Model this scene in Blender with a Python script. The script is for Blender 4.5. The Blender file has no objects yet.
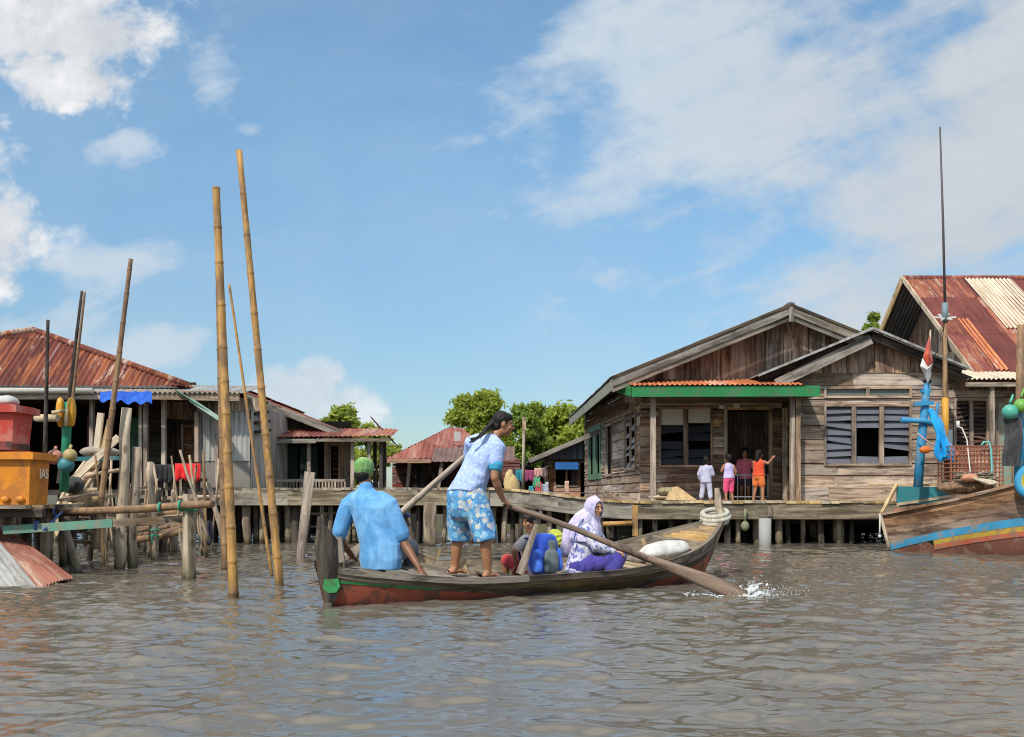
import bpy, math, random
import numpy as np
from mathutils import Vector, Matrix, noise
random.seed(7)
R = math.radians
PI = math.pi
V = Vector
scene = bpy.context.scene
C = scene.collection
F = 1000.0            # focal length in pixels of the photograph
HZ = 495.0            # row of the horizon
EYE = 1.0             # eye height over the water


def at(px, py, d):
    """world point of a photograph position at a chosen distance"""
    return V(((px - 512) / F * d, d, EYE - (py - HZ) / F * d))


def zz(py, d):
    return EYE - (py - HZ) / F * d


def xx(px, d):
    return (px - 512) / F * d


def rnd(a, b):
    return random.uniform(a, b)


ORG = {}


def props(o, label=None, cat=None, group=None, kind=None):
    for k, v in (('label', label), ('category', cat), ('group', group), ('kind', kind)):
        if v:
            o[k] = v
    return o


def thing(name, loc, label, cat, group=None):
    o = bpy.data.objects.new(name, None)
    o.empty_display_size = .2
    C.objects.link(o)
    o.location = loc
    ORG[o.name] = V(loc)
    return props(o, label, cat, group)


class MB:
    """collects faces of one mesh"""

    def __init__(self):
        self.v, self.f, self.uv, self.mi, self.sm = [], [], [], [], []

    def face(self, pts, uv, mat=0, smooth=False):
        b = len(self.v)
        self.v += [tuple(p) for p in pts]
        self.f.append(tuple(range(b, b + len(pts))))
        self.uv += uv
        self.mi.append(mat)
        self.sm.append(smooth)

    def grid(self, rows, uvrows, mat=0, smooth=True, close=False):
        """rows: lists of points, equal lengths"""
        b = len(self.v)
        n = len(rows[0])
        for r in rows:
            self.v += [tuple(p) for p in r]
        for i in range(len(rows) - 1):
            for j in range(n if close else n - 1):
                k = (j + 1) % n
                self.f.append((b + i * n + j, b + i * n + k, b + (i + 1) * n + k, b + (i + 1) * n + j))
                u = uvrows
                a0, a1 = u[i][j], u[i + 1][j]
                if close and k == 0:
                    b0, b1 = u[i][n], u[i + 1][n]
                else:
                    b0, b1 = u[i][k], u[i + 1][k]
                self.uv += [a0, b0, b1, a1]
                self.mi.append(mat if not callable(mat) else mat(i, j))
                self.sm.append(smooth)

    def hexa(self, c, g, mat=0):
        """c: 8 corners (bottom 4 ccw, top 4 ccw); g: grain direction"""
        b = len(self.v)
        c = [V(p) for p in c]
        self.v += [tuple(p) for p in c]
        g = V(g).normalized()
        cen = sum(c, V()) / 8
        off = (rnd(0, 40), rnd(0, 40))
        for q in ((3, 2, 1, 0), (4, 5, 6, 7), (0, 1, 5, 4), (1, 2, 6, 5), (2, 3, 7, 6), (3, 0, 4, 7)):
            p = [c[i] for i in q]
            n = (p[2] - p[0]).cross(p[3] - p[1])
            if n.length < 1e-12:
                n = V((0, 0, 1))
            n.normalize()
            if n.dot((p[0] + p[2]) / 2 - cen) < 0:
                q = q[::-1]
                p = p[::-1]
            w = n.cross(g)
            if w.length < .3:
                w = n.orthogonal()
                gg = n.cross(w)
            else:
                gg = g
            w.normalize()
            self.f.append(tuple(b + i for i in q))
            self.uv += [((x - cen).dot(gg) + off[0], (x - cen).dot(w) + off[1]) for x in p]
            self.mi.append(mat)
            self.sm.append(False)

    def box(self, lo, hi, g=None, mat=0):
        x0, y0, z0 = lo
        x1, y1, z1 = hi
        if g is None:
            s = [abs(x1 - x0), abs(y1 - y0), abs(z1 - z0)]
            g = [0, 0, 0]
            g[s.index(max(s))] = 1
        self.hexa([(x0, y0, z0), (x1, y0, z0), (x1, y1, z0), (x0, y1, z0),
                   (x0, y0, z1), (x1, y0, z1), (x1, y1, z1), (x0, y1, z1)], g, mat)

    def beam(self, a, b, w, h, up=(0, 0, 1), mat=0, w2=None, h2=None):
        a, b = V(a), V(b)
        d = (b - a).normalized()
        s = d.cross(V(up))
        if s.length < 1e-4:
            s = d.cross(V((0, 1, 0)))
        s.normalize()
        u = s.cross(d).normalized()
        w2 = w if w2 is None else w2
        h2 = h if h2 is None else h2
        c = []
        for q, ww, hh in ((a, w, h), (b, w2, h2)):
            c += [q - s * ww / 2 - u * hh / 2, q + s * ww / 2 - u * hh / 2, q + s * ww / 2 + u * hh / 2, q - s * ww / 2 + u * hh / 2]
        self.hexa(c, d, mat)

    def tube(self, pts, rad, n=8, mat=0, cap=True, smooth=True, flat=1.0, ref=None):
        pts = [V(p) for p in pts]
        if not hasattr(rad, '__len__'):
            rad = [rad] * len(pts)
        t0 = (pts[1] - pts[0]).normalized()
        e = V(ref) if ref is not None else t0.orthogonal()
        rows, uvr = [], []
        L = rnd(0, 20)
        ph = rnd(0, 20)
        for i, p in enumerate(pts):
            t = (pts[min(i + 1, len(pts) - 1)] - pts[max(i - 1, 0)]).normalized()
            e = (e - t * e.dot(t))
            if e.length < 1e-5:
                e = t.orthogonal()
            e.normalize()
            f = t.cross(e)
            if i:
                L += (p - pts[i - 1]).length
            r = rad[i]
            rows.append([p + e * math.cos(2 * PI * k / n) * r + f * math.sin(2 * PI * k / n) * r * flat for k in range(n)])
            uvr.append([(L, ph + 2 * PI * r * k / n) for k in range(n + 1)])
        b = len(self.v)
        self.grid(rows, uvr, mat, smooth, True)
        if cap:
            m = len(pts) - 1
            self.f.append(tuple(b + k for k in range(n))[::-1])
            self.f.append(tuple(b + m * n + k for k in range(n)))
            for q, s in ((rows[0][::-1], 0), (rows[-1], 0)):
                self.uv += [(0.02 * math.cos(k), 0.02 * math.sin(k) + ph) for k in range(n)]
                self.mi.append(mat)
                self.sm.append(False)

    def ball(self, c, r, n=14, m=9, mat=0):
        c = V(c)
        if not hasattr(r, '__len__'):
            r = (r, r, r)
        rows, uvr = [], []
        for i in range(m + 1):
            th = PI * (i + .02) / (m + .04)
            rows.append([c + V((r[0] * math.sin(th) * math.cos(2 * PI * k / n), r[1] * math.sin(th) * math.sin(2 * PI * k / n), -r[2] * math.cos(th))) for k in range(n)])
            uvr.append([(k * .05, i * .05) for k in range(n + 1)])
        self.grid(rows, uvr, mat, True, True)

    def torus(self, c, axis, Rr, r, n=28, m=10, mat=0):
        c, ax = V(c), V(axis).normalized()
        e = ax.orthogonal().normalized()
        f = ax.cross(e)
        rows, uvr = [], []
        for i in range(n + 1):
            a = 2 * PI * i / n
            d = e * math.cos(a) + f * math.sin(a)
            rows.append([c + d * (Rr + r * math.cos(2 * PI * k / m)) + ax * r * math.sin(2 * PI * k / m) for k in range(m)])
            uvr.append([(a * Rr, r * 2 * PI * k / m) for k in range(m + 1)])
        self.grid(rows, uvr, mat if not callable(mat) else mat, True, True)

    def build(self, name, mats, parent=None, loc=None, label=None, cat=None, group=None, kind=None):
        me = bpy.data.meshes.new(name)
        if parent is not None:
            org = ORG[parent.name]
        elif loc is not None:
            org = V(loc)
        else:
            a = np.array(self.v)
            org = V(((a[:, 0].min() + a[:, 0].max()) / 2, (a[:, 1].min() + a[:, 1].max()) / 2, a[:, 2].min()))
        vs = np.array(self.v, dtype=np.float64) - np.array(org)
        me.from_pydata(vs.tolist(), [], self.f)
        uvl = me.uv_layers.new(name='UVMap')
        uvl.data.foreach_set('uv', np.array(self.uv, dtype=np.float32).ravel())
        me.polygons.foreach_set('material_index', np.array(self.mi, dtype=np.int32))
        me.polygons.foreach_set('use_smooth', np.array(self.sm, dtype=bool))
        if not isinstance(mats, (list, tuple)):
            mats = [mats]
        for m in mats:
            me.materials.append(m)
        me.update()
        o = bpy.data.objects.new(name, me)
        C.objects.link(o)
        if parent is not None:
            o.parent = parent
        else:
            o.location = org
        ORG[o.name] = org
        return props(o, label, cat, group, kind)


class Fr:
    """a wall plane: s metres along, z up, n metres out towards its front"""

    def __init__(self, p0, p1):
        self.o = V((p0[0], p0[1], 0))
        d = V((p1[0] - p0[0], p1[1] - p0[1], 0))
        self.L = d.length
        self.d = d.normalized()
        self.n = V((self.d.y, -self.d.x, 0))

    def pt(self, s, z, n=0.0):
        p = self.o + self.d * s + self.n * n
        p.z = z
        return p

    def box(self, mb, s0, s1, z0, z1, n0, n1, g=None, mat=0):
        if g is None:
            g = 's' if (s1 - s0) > (z1 - z0) else 'z'
        gd = self.d if g == 's' else V((0, 0, 1))
        P = self.pt
        mb.hexa([P(s0, z0, n1), P(s1, z0, n1), P(s1, z0, n0), P(s0, z0, n0),
                 P(s0, z1, n1), P(s1, z1, n1), P(s1, z1, n0), P(s0, z1, n0)], gd, mat)

    def sx(self, px):
        """s of the photograph column px on this wall"""
        k = (px - 512) / F
        return (k * self.o.y - self.o.x) / (self.d.x - k * self.d.y)


def cut(segs, a, b):
    out = []
    for s0, s1 in segs:
        if b <= s0 or a >= s1:
            out.append((s0, s1))
        else:
            if a > s0:
                out.append((s0, a))
            if b < s1:
                out.append((b, s1))
    return out


def planks_h(mb, fr, z0, z1, ph=.2, openings=(), s0=0, s1=None, top=None, maxlen=2.6):
    """horizontal boards of uneven width, cut round the openings (s0, s1, z0, z1)"""
    s1 = fr.L if s1 is None else s1
    z = z0
    while z < z1 - .03:
        h = min(ph * rnd(.82, 1.2), z1 - z)
        if z1 - z - h < .06:
            h = z1 - z
        cuts = sorted({z, z + h} | {q for o in openings for q in o[2:4] if z < q < z + h})
        off = rnd(0, maxlen)
        joints = [s0 + off * .6 + k * maxlen * rnd(.8, 1.2) for k in range(-1, int((s1 - s0) / maxlen) + 3)]
        for za, zb in zip(cuts, cuts[1:]):
            segs = [(s0, s1)]
            for o in openings:
                if o[2] < zb - 1e-6 and o[3] > za + 1e-6:
                    segs = cut(segs, o[0], o[1])
            for j in joints:
                segs = [q for sg in segs for q in ([(sg[0], j), (j, sg[1])] if sg[0] + .2 < j < sg[1] - .2 else [sg])]
            for a, b in segs:
                n = rnd(-.006, .006)
                e = rnd(-.004, .004)
                g = .009
                P = fr.pt
                t0 = t1 = zb - g
                if top:
                    t0, t1 = min(t0, top(a)), min(t1, top(b))
                    if t0 <= za or t1 <= za:
                        continue
                mb.hexa([P(a + .002, za + e, n + .016), P(b - .002, za - e, n + .016), P(b - .002, za - e, n - .014), P(a + .002, za + e, n - .014),
                         P(a + .002, t0 + e, n), P(b - .002, t1 - e, n), P(b - .002, t1 - e, n - .026), P(a + .002, t0 + e, n - .026)], fr.d)
        z += h


def planks_v(mb, fr, z0, top, pw=.17, s0=0, s1=None, openings=(), jag=.0):
    s1 = fr.L if s1 is None else s1
    if not callable(z0):
        z0 = (lambda q: (lambda s: q))(z0)
    if not callable(top):
        top = (lambda q: (lambda s: q))(top)
    s = s0
    while s < s1 - .02:
        w = min(pw * rnd(.7, 1.35), s1 - s)
        a, b = s + .006, s + w - .006
        n = rnd(-.007, .007)
        j = rnd(-jag, 0)
        spans = [(0, 1)]
        lo0, lo1, hi0, hi1 = z0(a) + j, z0(b) + j, top(a), top(b)
        if min(hi0 - lo0, hi1 - lo1) > .01:
            parts = [(lo0, lo1, hi0, hi1)]
            for o in openings:
                if o[0] < (a + b) / 2 < o[1]:
                    nw = []
                    for q in parts:
                        if o[2] > q[0]:
                            nw.append((q[0], q[1], min(o[2], q[2]), min(o[2], q[3])))
                        if o[3] < q[2]:
                            nw.append((o[3], o[3], q[2], q[3]))
                    parts = nw
            for q in parts:
                P = fr.pt
                e = rnd(-.004, .004)
                mb.hexa([P(a, q[0], n), P(b, q[1], n), P(b, q[1], n - .022), P(a, q[0], n - .022),
                         P(a + e, q[2], n), P(b + e, q[3], n), P(b + e, q[3], n - .022), P(a + e, q[2], n - .022)], (0, 0, 1))
        s += w


def corr(mb, p0, p1, up, h, lam=.085, amp=.014, sheet=.72, row=1.9, seg=6, mat=0, lift=0.0, h0=None):
    """corrugated sheets laid from the eave p0-p1 along 'up'; h: length up the slope (number or function of s), h0: where it starts"""
    p0, p1 = V(p0), V(p1)
    d = p1 - p0
    L = d.length
    d.normalize()
    up = V(up).normalized()
    n = d.cross(up).normalized()
    if n.z < 0:
        n = -n
    hf = h if callable(h) else (lambda s: h)
    h0f = h0 if callable(h0) else (lambda s: h0 or 0.0)
    ds = lam / seg
    s = 0.0
    while s < L - .01:
        e = min(s + sheet, L)
        k = max(2, int((e - s) / ds))
        ss = [s + (e - s) * i / k for i in range(k + 1)]
        hm = max(hf(q) for q in ss)
        nr = max(1, int(math.ceil(hm / row)))
        off = (rnd(0, 60), rnd(0, 60))
        for r in range(nr):
            a, b = r * row - (.08 if r else 0), (r + 1) * row
            lf = lift + rnd(0, .006) + (.008 if r % 2 else 0) + (.004 if int(s / sheet) % 2 else 0)
            tl = rnd(-.006, .006)
            off2 = (off[0] + rnd(0, 9), off[1])
            rows, uvr = [], []
            for t in (0, .5, 1):
                rr, uu = [], []
                for q in ss:
                    lo, hi = max(a, h0f(q)), min(b, hf(q))
                    if hi < lo:
                        lo = hi = min(max(lo, h0f(q)), max(hf(q), h0f(q)))
                    y = lo + (hi - lo) * t
                    rr.append(p0 + d * q + up * y + n * (amp * math.sin(2 * PI * q / lam) + lf + tl * t))
                    uu.append((q + off2[0], y + off2[1]))
                rows.append(rr)
                uvr.append(uu)
            mb.grid(rows, uvr, mat, True)
        s = e


# ------------------------------------------------------------------ materials
class NT:
    def __init__(self, tree):
        self.t = tree
        self.n = tree.nodes

    def new(self, typ, **kw):
        nd = self.n.new(typ)
        for k, v in kw.items():
            setattr(nd, k, v)
        return nd

    def link(self, a, b):
        self.t.links.new(a, b)

    def val(self, x, sock):
        if isinstance(x, (int, float, tuple, list)):
            if isinstance(x, (tuple, list)) and len(x) == 3 and sock.type == 'RGBA':
                x = (*x, 1)
            sock.default_value = x
        else:
            self.link(x, sock)

    def math(self, op, a, b=0.0, c=None, clamp=False):
        nd = self.new('ShaderNodeMath', operation=op, use_clamp=clamp)
        self.val(a, nd.inputs[0])
        self.val(b, nd.inputs[1])
        if c is not None:
            self.val(c, nd.inputs[2])
        return nd.outputs[0]

    def step(self, x, lo, hi, a=0.0, b=1.0):
        nd = self.new('ShaderNodeMapRange', interpolation_type='SMOOTHSTEP')
        self.val(x, nd.inputs[0])
        for i, q in ((1, lo), (2, hi), (3, a), (4, b)):
            self.val(q, nd.inputs[i])
        return nd.outputs[0]

    def mix(self, f, a, b, mode='MIX'):
        nd = self.new('ShaderNodeMix', data_type='RGBA', blend_type=mode)
        self.val(f, nd.inputs[0])
        self.val(a, nd.inputs[6])
        self.val(b, nd.inputs[7])
        return nd.outputs[2]

    def noise(self, vec, scale=1.0, detail=4.0, rough=.6, dist=0.0, col=False):
        nd = self.new('ShaderNodeTexNoise')
        if vec is not None:
            self.link(vec, nd.inputs['Vector'])
        nd.inputs['Scale'].default_value = scale
        nd.inputs['Detail'].default_value = detail
        nd.inputs['Roughness'].default_value = rough
        nd.inputs['Distortion'].default_value = dist
        return nd.outputs['Color' if col else 'Fac']

    def vmul(self, vec, s, add=None):
        nd = self.new('ShaderNodeVectorMath', operation='MULTIPLY_ADD')
        self.val(vec, nd.inputs[0])
        nd.inputs[1].default_value = s
        if add is None:
            nd.inputs[2].default_value = (0, 0, 0)
        else:
            self.val(add, nd.inputs[2])
        return nd.outputs[0]

    def ramp(self, f, stops):
        nd = self.new('ShaderNodeValToRGB')
        e = nd.color_ramp.elements
        while len(e) < len(stops):
            e.new(.5)
        for el, (p, c) in zip(e, stops):
            el.position = p
            el.color = (*c, 1)
        self.val(f, nd.inputs[0])
        return nd.outputs[0]

    def uv(self):
        return self.new('ShaderNodeTexCoord').outputs['UV']

    def obj(self):
        return self.new('ShaderNodeTexCoord').outputs['Object']

    def island(self):
        return self.new('ShaderNodeNewGeometry').outputs['Random Per Island']

    def bump(self, h, strength=.4, dist=.01):
        nd = self.new('ShaderNodeBump')
        nd.inputs['Strength'].default_value = strength
        nd.inputs['Distance'].default_value = dist
        self.val(h, nd.inputs['Height'])
        return nd.outputs[0]


def newmat(name):
    m = bpy.data.materials.new(name)
    m.use_nodes = True
    nt = NT(m.node_tree)
    p = next(n for n in nt.n if n.type == 'BSDF_PRINCIPLED')
    return m, nt, p


MATS = {}


def wood(name, dark, light, island=.5, grain=16.0, stain=None, stain_amt=.5, bump=.5, rough=.88, tint=None, wet=False):
    if name in MATS:
        return MATS[name]
    m, nt, p = newmat(name)
    isl = nt.island()
    uv = nt.uv()
    wn = nt.new('ShaderNodeTexWhiteNoise', noise_dimensions='1D')
    nt.link(isl, wn.inputs['W'])
    base = nt.vmul(uv, (1, 1, 1), nt.vmul(wn.outputs['Color'], (30, 30, 30)))
    g = nt.noise(nt.vmul(base, (1.1, grain, 1)), 1.0, 6, .65, .6)
    g2 = nt.noise(nt.vmul(base, (.6, 4.0, 1)), 1.0, 4, .6)
    f = nt.step(nt.math('ADD', nt.math('MULTIPLY', g, .6), nt.math('MULTIPLY', g2, .45)), .42, .62)
    col = nt.mix(f, dark, light)
    # rain bleached and dirty blotches of hand size
    bl = nt.noise(nt.vmul(base, (1.6, 5.0, 1), (3, 8, 0)), 1.0, 5, .7, .5)
    col = nt.mix(nt.step(bl, .53, .66, 0, .75), col, tuple(c * .45 for c in dark))
    col = nt.mix(nt.step(bl, .46, .3, 0, .45), col, tuple(min(1, c * 1.35) for c in light))
    # knots and cracks
    cr = nt.noise(nt.vmul(base, (.9, 42.0, 1)), 1.0, 3, .5)
    crack = nt.step(cr, .66, .74)
    col = nt.mix(nt.math('MULTIPLY', crack, .4), col, tuple(c * .25 for c in dark))
    # island value variation
    v = nt.math('ADD', nt.math('MULTIPLY', isl, 2 * island), 1 - island)
    hs = nt.new('ShaderNodeHueSaturation')
    nt.link(col, hs.inputs['Color'])
    nt.link(v, hs.inputs['Value'])
    nt.link(nt.math('ADD', nt.math('MULTIPLY', wn.outputs['Value'], .7), .65), hs.inputs['Saturation'])
    col = hs.outputs[0]
    if stain:
        s = nt.step(nt.noise(nt.vmul(nt.obj(), (1.1, 1.1, .6)), 1.0, 5, .65, .4), .5, .68)
        col = nt.mix(nt.math('MULTIPLY', s, stain_amt), col, stain)
    if wet:
        z = nt.new('ShaderNodeSeparateXYZ')
        nt.link(nt.new('ShaderNodeNewGeometry').outputs['Position'], z.inputs[0])
        n3 = nt.noise(nt.vmul(nt.obj(), (6, 6, 2)), 1, 5, .65)
        zz_ = nt.math('ADD', z.outputs[2], nt.math('MULTIPLY', nt.math('SUBTRACT', n3, .5), .5))
        col = nt.mix(nt.step(zz_, .38, .12, 0, .55), col, (.115, .105, .05))
        col = nt.mix(nt.step(zz_, .17, .04, 0, .85), col, (.028, .02, .013))
        kn = nt.new('ShaderNodeTexVoronoi')
        nt.link(nt.vmul(nt.obj(), (5, 5, 2.5)), kn.inputs['Vector'])
        kn.inputs['Scale'].default_value = 1
        col = nt.mix(nt.step(kn.outputs['Distance'], .2, .1, 0, .7), col, tuple(c * .35 for c in dark))
    nt.link(col, p.inputs['Base Color'])
    p.inputs['Roughness'].default_value = rough
    p.inputs['Specular IOR Level'].default_value = .25
    nt.link(nt.bump(nt.math('SUBTRACT', g, nt.math('MULTIPLY', crack, .6)), bump, .012), p.inputs['Normal'])
    MATS[name] = m
    return m


def bamboo(name, c1=(.33, .165, .045), c2=(.52, .29, .085), node=(.12, .06, .025), wear=(.19, .115, .06)):
    if name in MATS:
        return MATS[name]
    m, nt, p = newmat(name)
    uv = nt.uv()
    f = nt.noise(nt.vmul(uv, (1.5, 40, 1)), 1, 4, .6)
    col = nt.mix(nt.step(f, .3, .7), c1, c2)
    s = nt.step(nt.noise(nt.vmul(nt.obj(), (7, 7, 2.6)), 1, 6, .75), .45, .6)
    col = nt.mix(nt.math('MULTIPLY', s, .85), col, wear)
    s2 = nt.step(nt.noise(nt.vmul(nt.obj(), (9, 9, 5)), 1, 4, .7), .6, .7)
    col = nt.mix(nt.math('MULTIPLY', s2, .6), col, node)
    z = nt.new('ShaderNodeSeparateXYZ')
    nt.link(nt.new('ShaderNodeNewGeometry').outputs['Position'], z.inputs[0])
    wet = nt.step(nt.math('ADD', z.outputs[2], nt.math('MULTIPLY', f, .2)), .08, .42, 1, 0)
    col = nt.mix(nt.math('MULTIPLY', wet, .8), col, (.06, .04, .022))
    nt.link(col, p.inputs['Base Color'])
    p.inputs['Roughness'].default_value = .6
    p.inputs['Specular IOR Level'].default_value = .35
    nt.link(nt.bump(f, .3, .006), p.inputs['Normal'])
    MATS[name] = m
    return m


def sheetmetal(name, c1, c2, patch=None, patch_amt=.5, pale=None, pale_amt=.3, metallic=0.0, rough=.65, island=.3):
    """weathered corrugated sheet"""
    if name in MATS:
        return MATS[name]
    m, nt, p = newmat(name)
    uv = nt.uv()
    isl = nt.island()
    f = nt.noise(nt.vmul(uv, (9, .8, 1)), 1, 6, .7, .3)
    f2 = nt.noise(nt.vmul(uv, (1.2, .9, 1)), 1, 5, .65)
    col = nt.mix(nt.step(nt.math('ADD', nt.math('MULTIPLY', f, .6), nt.math('MULTIPLY', f2, .4)), .36, .64), c1, c2)
    if patch:
        q = nt.noise(nt.vmul(uv, (5, .55, 1), (7, 3, 0)), 1, 6, .72, .5)
        s = nt.step(nt.math('ADD', q, nt.math('MULTIPLY', nt.math('SUBTRACT', isl, .5), .2)), .51, .6)
        col = nt.mix(nt.math('MULTIPLY', s, patch_amt), col, patch)
    if pale:
        q = nt.noise(nt.vmul(uv, (3.5, .7, 1), (17, 31, 0)), 1, 6, .75, .8)
        s = nt.step(nt.math('ADD', q, nt.math('MULTIPLY', nt.math('SUBTRACT', isl, .5), .24)), .575, .65)
        col = nt.mix(nt.math('MULTIPLY', s, pale_amt), col, pale)
    hs = nt.new('ShaderNodeHueSaturation')
    nt.link(col, hs.inputs['Color'])
    nt.link(nt.math('ADD', nt.math('MULTIPLY', isl, 2 * island), 1 - island), hs.inputs['Value'])
    nt.link(hs.outputs[0], p.inputs['Base Color'])
    p.inputs['Metallic'].default_value = metallic
    p.inputs['Roughness'].default_value = rough
    p.inputs['Specular IOR Level'].default_value = .35
    nt.link(nt.bump(f, .25, .004), p.inputs['Normal'])
    MATS[name] = m
    return m


def paint(name, col, rough=.55, wear=(.25, .2, .15), amt=.5, scale=6.0, lo=.56, hi=.66, spec=.4):
    """painted or plain surface with worn patches"""
    if name in MATS:
        return MATS[name]
    m, nt, p = newmat(name)
    o = nt.obj()
    f = nt.noise(nt.vmul(o, (scale, scale, scale)), 1, 6, .7, .3)
    g = nt.noise(nt.vmul(o, (1.3, 1.3, 1.3)), 1, 3, .6)
    c = nt.mix(nt.step(g, .3, .7), tuple(q * .8 for q in col), tuple(min(1, q * 1.12) for q in col))
    c = nt.mix(nt.math('MULTIPLY', nt.step(f, lo, hi), amt), c, wear)
    nt.link(c, p.inputs['Base Color'])
    p.inputs['Roughness'].default_value = rough
    p.inputs['Specular IOR Level'].default_value = spec
    nt.link(nt.bump(f, .2, .006), p.inputs['Normal'])
    MATS[name] = m
    return m


def plain(name, col, rough=.8, spec=.3, sss=0):
    if name in MATS:
        return MATS[name]
    m, nt, p = newmat(name)
    f = nt.noise(nt.vmul(nt.obj(), (14, 14, 14)), 1, 3, .6)
    c = nt.mix(f, tuple(q * .85 for q in col), tuple(min(1, q * 1.15) for q in col))
    nt.link(c, p.inputs['Base Color'])
    p.inputs['Roughness'].default_value = rough
    p.inputs['Specular IOR Level'].default_value = spec
    if sss:
        p.inputs['Subsurface Weight'].default_value = sss
        p.inputs['Subsurface Radius'].default_value = (.012, .005, .003)
    MATS[name] = m
    return m


def cloth(name, col, col2=None, scale=7.0, rough=.85):
    if name in MATS:
        return MATS[name]
    m, nt, p = newmat(name)
    o = nt.obj()
    f = nt.noise(nt.vmul(o, (scale, scale, scale * .6)), 1, 4, .6, .8)
    c = nt.mix(nt.step(f, .35, .68), col, col2 or tuple(min(1, q * 1.25) for q in col))
    nt.link(c, p.inputs['Base Color'])
    p.inputs['Roughness'].default_value = rough
    p.inputs['Specular IOR Level'].default_value = .2
    p.inputs['Sheen Weight'].default_value = .15
    nt.link(nt.bump(nt.noise(nt.vmul(o, (13, 13, 7)), 1, 3, .5, .8), .4, .018), p.inputs['Normal'])
    MATS[name] = m
    return m


def spotted(name, base, layers, rough=.85):
    """cloth printed with blots: layers of (colour, scale, threshold, seed)"""
    if name in MATS:
        return MATS[name]
    m, nt, p = newmat(name)
    o = nt.obj()
    c = base
    for col, sc, th, seed in layers:
        vo = nt.new('ShaderNodeTexVoronoi')
        nt.link(nt.vmul(o, (sc, sc, sc), (seed, seed * 2, seed * 3)), vo.inputs['Vector'])
        vo.inputs['Scale'].default_value = 1
        wob = nt.noise(nt.vmul(o, (sc * 3, sc * 3, sc * 3)), 1, 2, .5)
        d = nt.math('ADD', vo.outputs['Distance'], nt.math('MULTIPLY', nt.math('SUBTRACT', wob, .5), .45))
        c = nt.mix(nt.step(d, th - .04, th + .04, 1, 0), c, col)
    nt.link(c, p.inputs['Base Color'])
    p.inputs['Roughness'].default_value = rough
    p.inputs['Specular IOR Level'].default_value = .2
    nt.link(nt.bump(nt.noise(nt.vmul(o, (16, 16, 9)), 1, 4, .6, 1.2), .5, .02), p.inputs['Normal'])
    MATS[name] = m
    return m


W_GREY = wood('grey weathered board', (.155, .11, .085), (.41, .32, .25), .38, 15, (.15, .08, .045), .55)
W_WARM = wood('brown weathered board', (.12, .076, .055), (.34, .24, .175), .45, 14, (.07, .035, .02), .5)
W_GABLE = wood('gable board', (.16, .10, .075), (.46, .325, .245), .5, 14, (.2, .1, .06), .45)
W_DECKG = wood('grey deck board', (.12, .1, .075), (.34, .29, .22), .3, 14)
W_DECK = wood('deck board', (.24, .17, .09), (.52, .40, .24), .3, 14)
W_BEAM = wood('old grey beam', (.11, .085, .058), (.34, .285, .21), .2, 13, (.09, .075, .055), .6)
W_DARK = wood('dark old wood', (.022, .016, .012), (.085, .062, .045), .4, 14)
W_PILE = wood('pile wood', (.11, .085, .058), (.42, .305, .19), .38, 12, (.14, .08, .04), .65, wet=True)
W_PALE = wood('pale bleached wood', (.3, .21, .12), (.58, .44, .28), .25, 12, (.25, .17, .09), .5, wet=True)
W_POST = wood('post wood', (.16, .11, .08), (.44, .335, .245), .25, 13)
W_FRAME = wood('window frame wood', (.17, .12, .09), (.38, .29, .22), .2, 13)
W_BARGE = wood('bargeboard wood', (.10, .085, .07), (.29, .25, .205), .25, 12, (.12, .09, .06), .5)
BAM = bamboo('yellow bamboo')
BAM_D = bamboo('old brown bamboo', (.2, .11, .05), (.33, .2, .1), (.07, .04, .02), (.13, .08, .05))
RUST = sheetmetal('rusted roofing', (.08, .022, .016), (.18, .046, .03), (.35, .115, .045), .75, (.5, .38, .29), .75, 0, .85, .25)
RUST_B = sheetmetal('oxblood rusted roofing', (.105, .026, .021), (.195, .05, .04), (.38, .14, .065), .5, (.42, .34, .27), .35, 0, .8, .2)
RUST_O = sheetmetal('orange rusted roofing', (.35, .09, .035), (.62, .22, .08), (.28, .06, .04), .5, (.6, .5, .4), .4, 0, .8, .2)
ZINC = sheetmetal('grey zinc sheet', (.22, .215, .2), (.42, .41, .385), (.19, .13, .09), .55, None, 0, .15, .5, .16)
ZINC_D = sheetmetal('dull dark zinc', (.07, .07, .07), (.16, .16, .16), (.13, .085, .06), .4, None, 0, .1, .6, .2)
CREAM = sheetmetal('cream roofing', (.42, .36, .26), (.6, .54, .42), (.32, .2, .1), .35, None, 0, 0, .7, .12)
GREEN = paint('green painted board', (.015, .19, .055), .65, (.07, .13, .07), .7, 4, .48, .62)
BLACK = plain('painted inside shade', (.012, .011, .010), .95, .05)  # interior shade put into the colour of backing sheets and rear walls
SLAT = paint('blue grey louvre blade', (.105, .108, .125), .45, (.06, .055, .055), .4, 4)
# ------------------------------------------------------------------ camera, sky, sun
cam = bpy.data.cameras.new('camera')
cam.sensor_width = 36.0
cam.lens = 36.0 * F / 1024
cam.shift_y = (HZ - 368.5) / 1024
cam.clip_end = 3000
cam.clip_start = .1
co = bpy.data.objects.new('camera', cam)
C.objects.link(co)
co.location = (0, 0, EYE)
co.rotation_euler = (PI / 2, 0, 0)
scene.camera = co

TO_SUN = V((-.42, -.78, .98)).normalized()
sun = bpy.data.lights.new('sun', 'SUN')
sun.energy = 2.8
sun.angle = R(2.5)
sun.color = (1.0, .94, .84)
so = bpy.data.objects.new('sun', sun)
C.objects.link(so)
so.rotation_euler = (-TO_SUN).to_track_quat('-Z', 'Y').to_euler()

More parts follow.
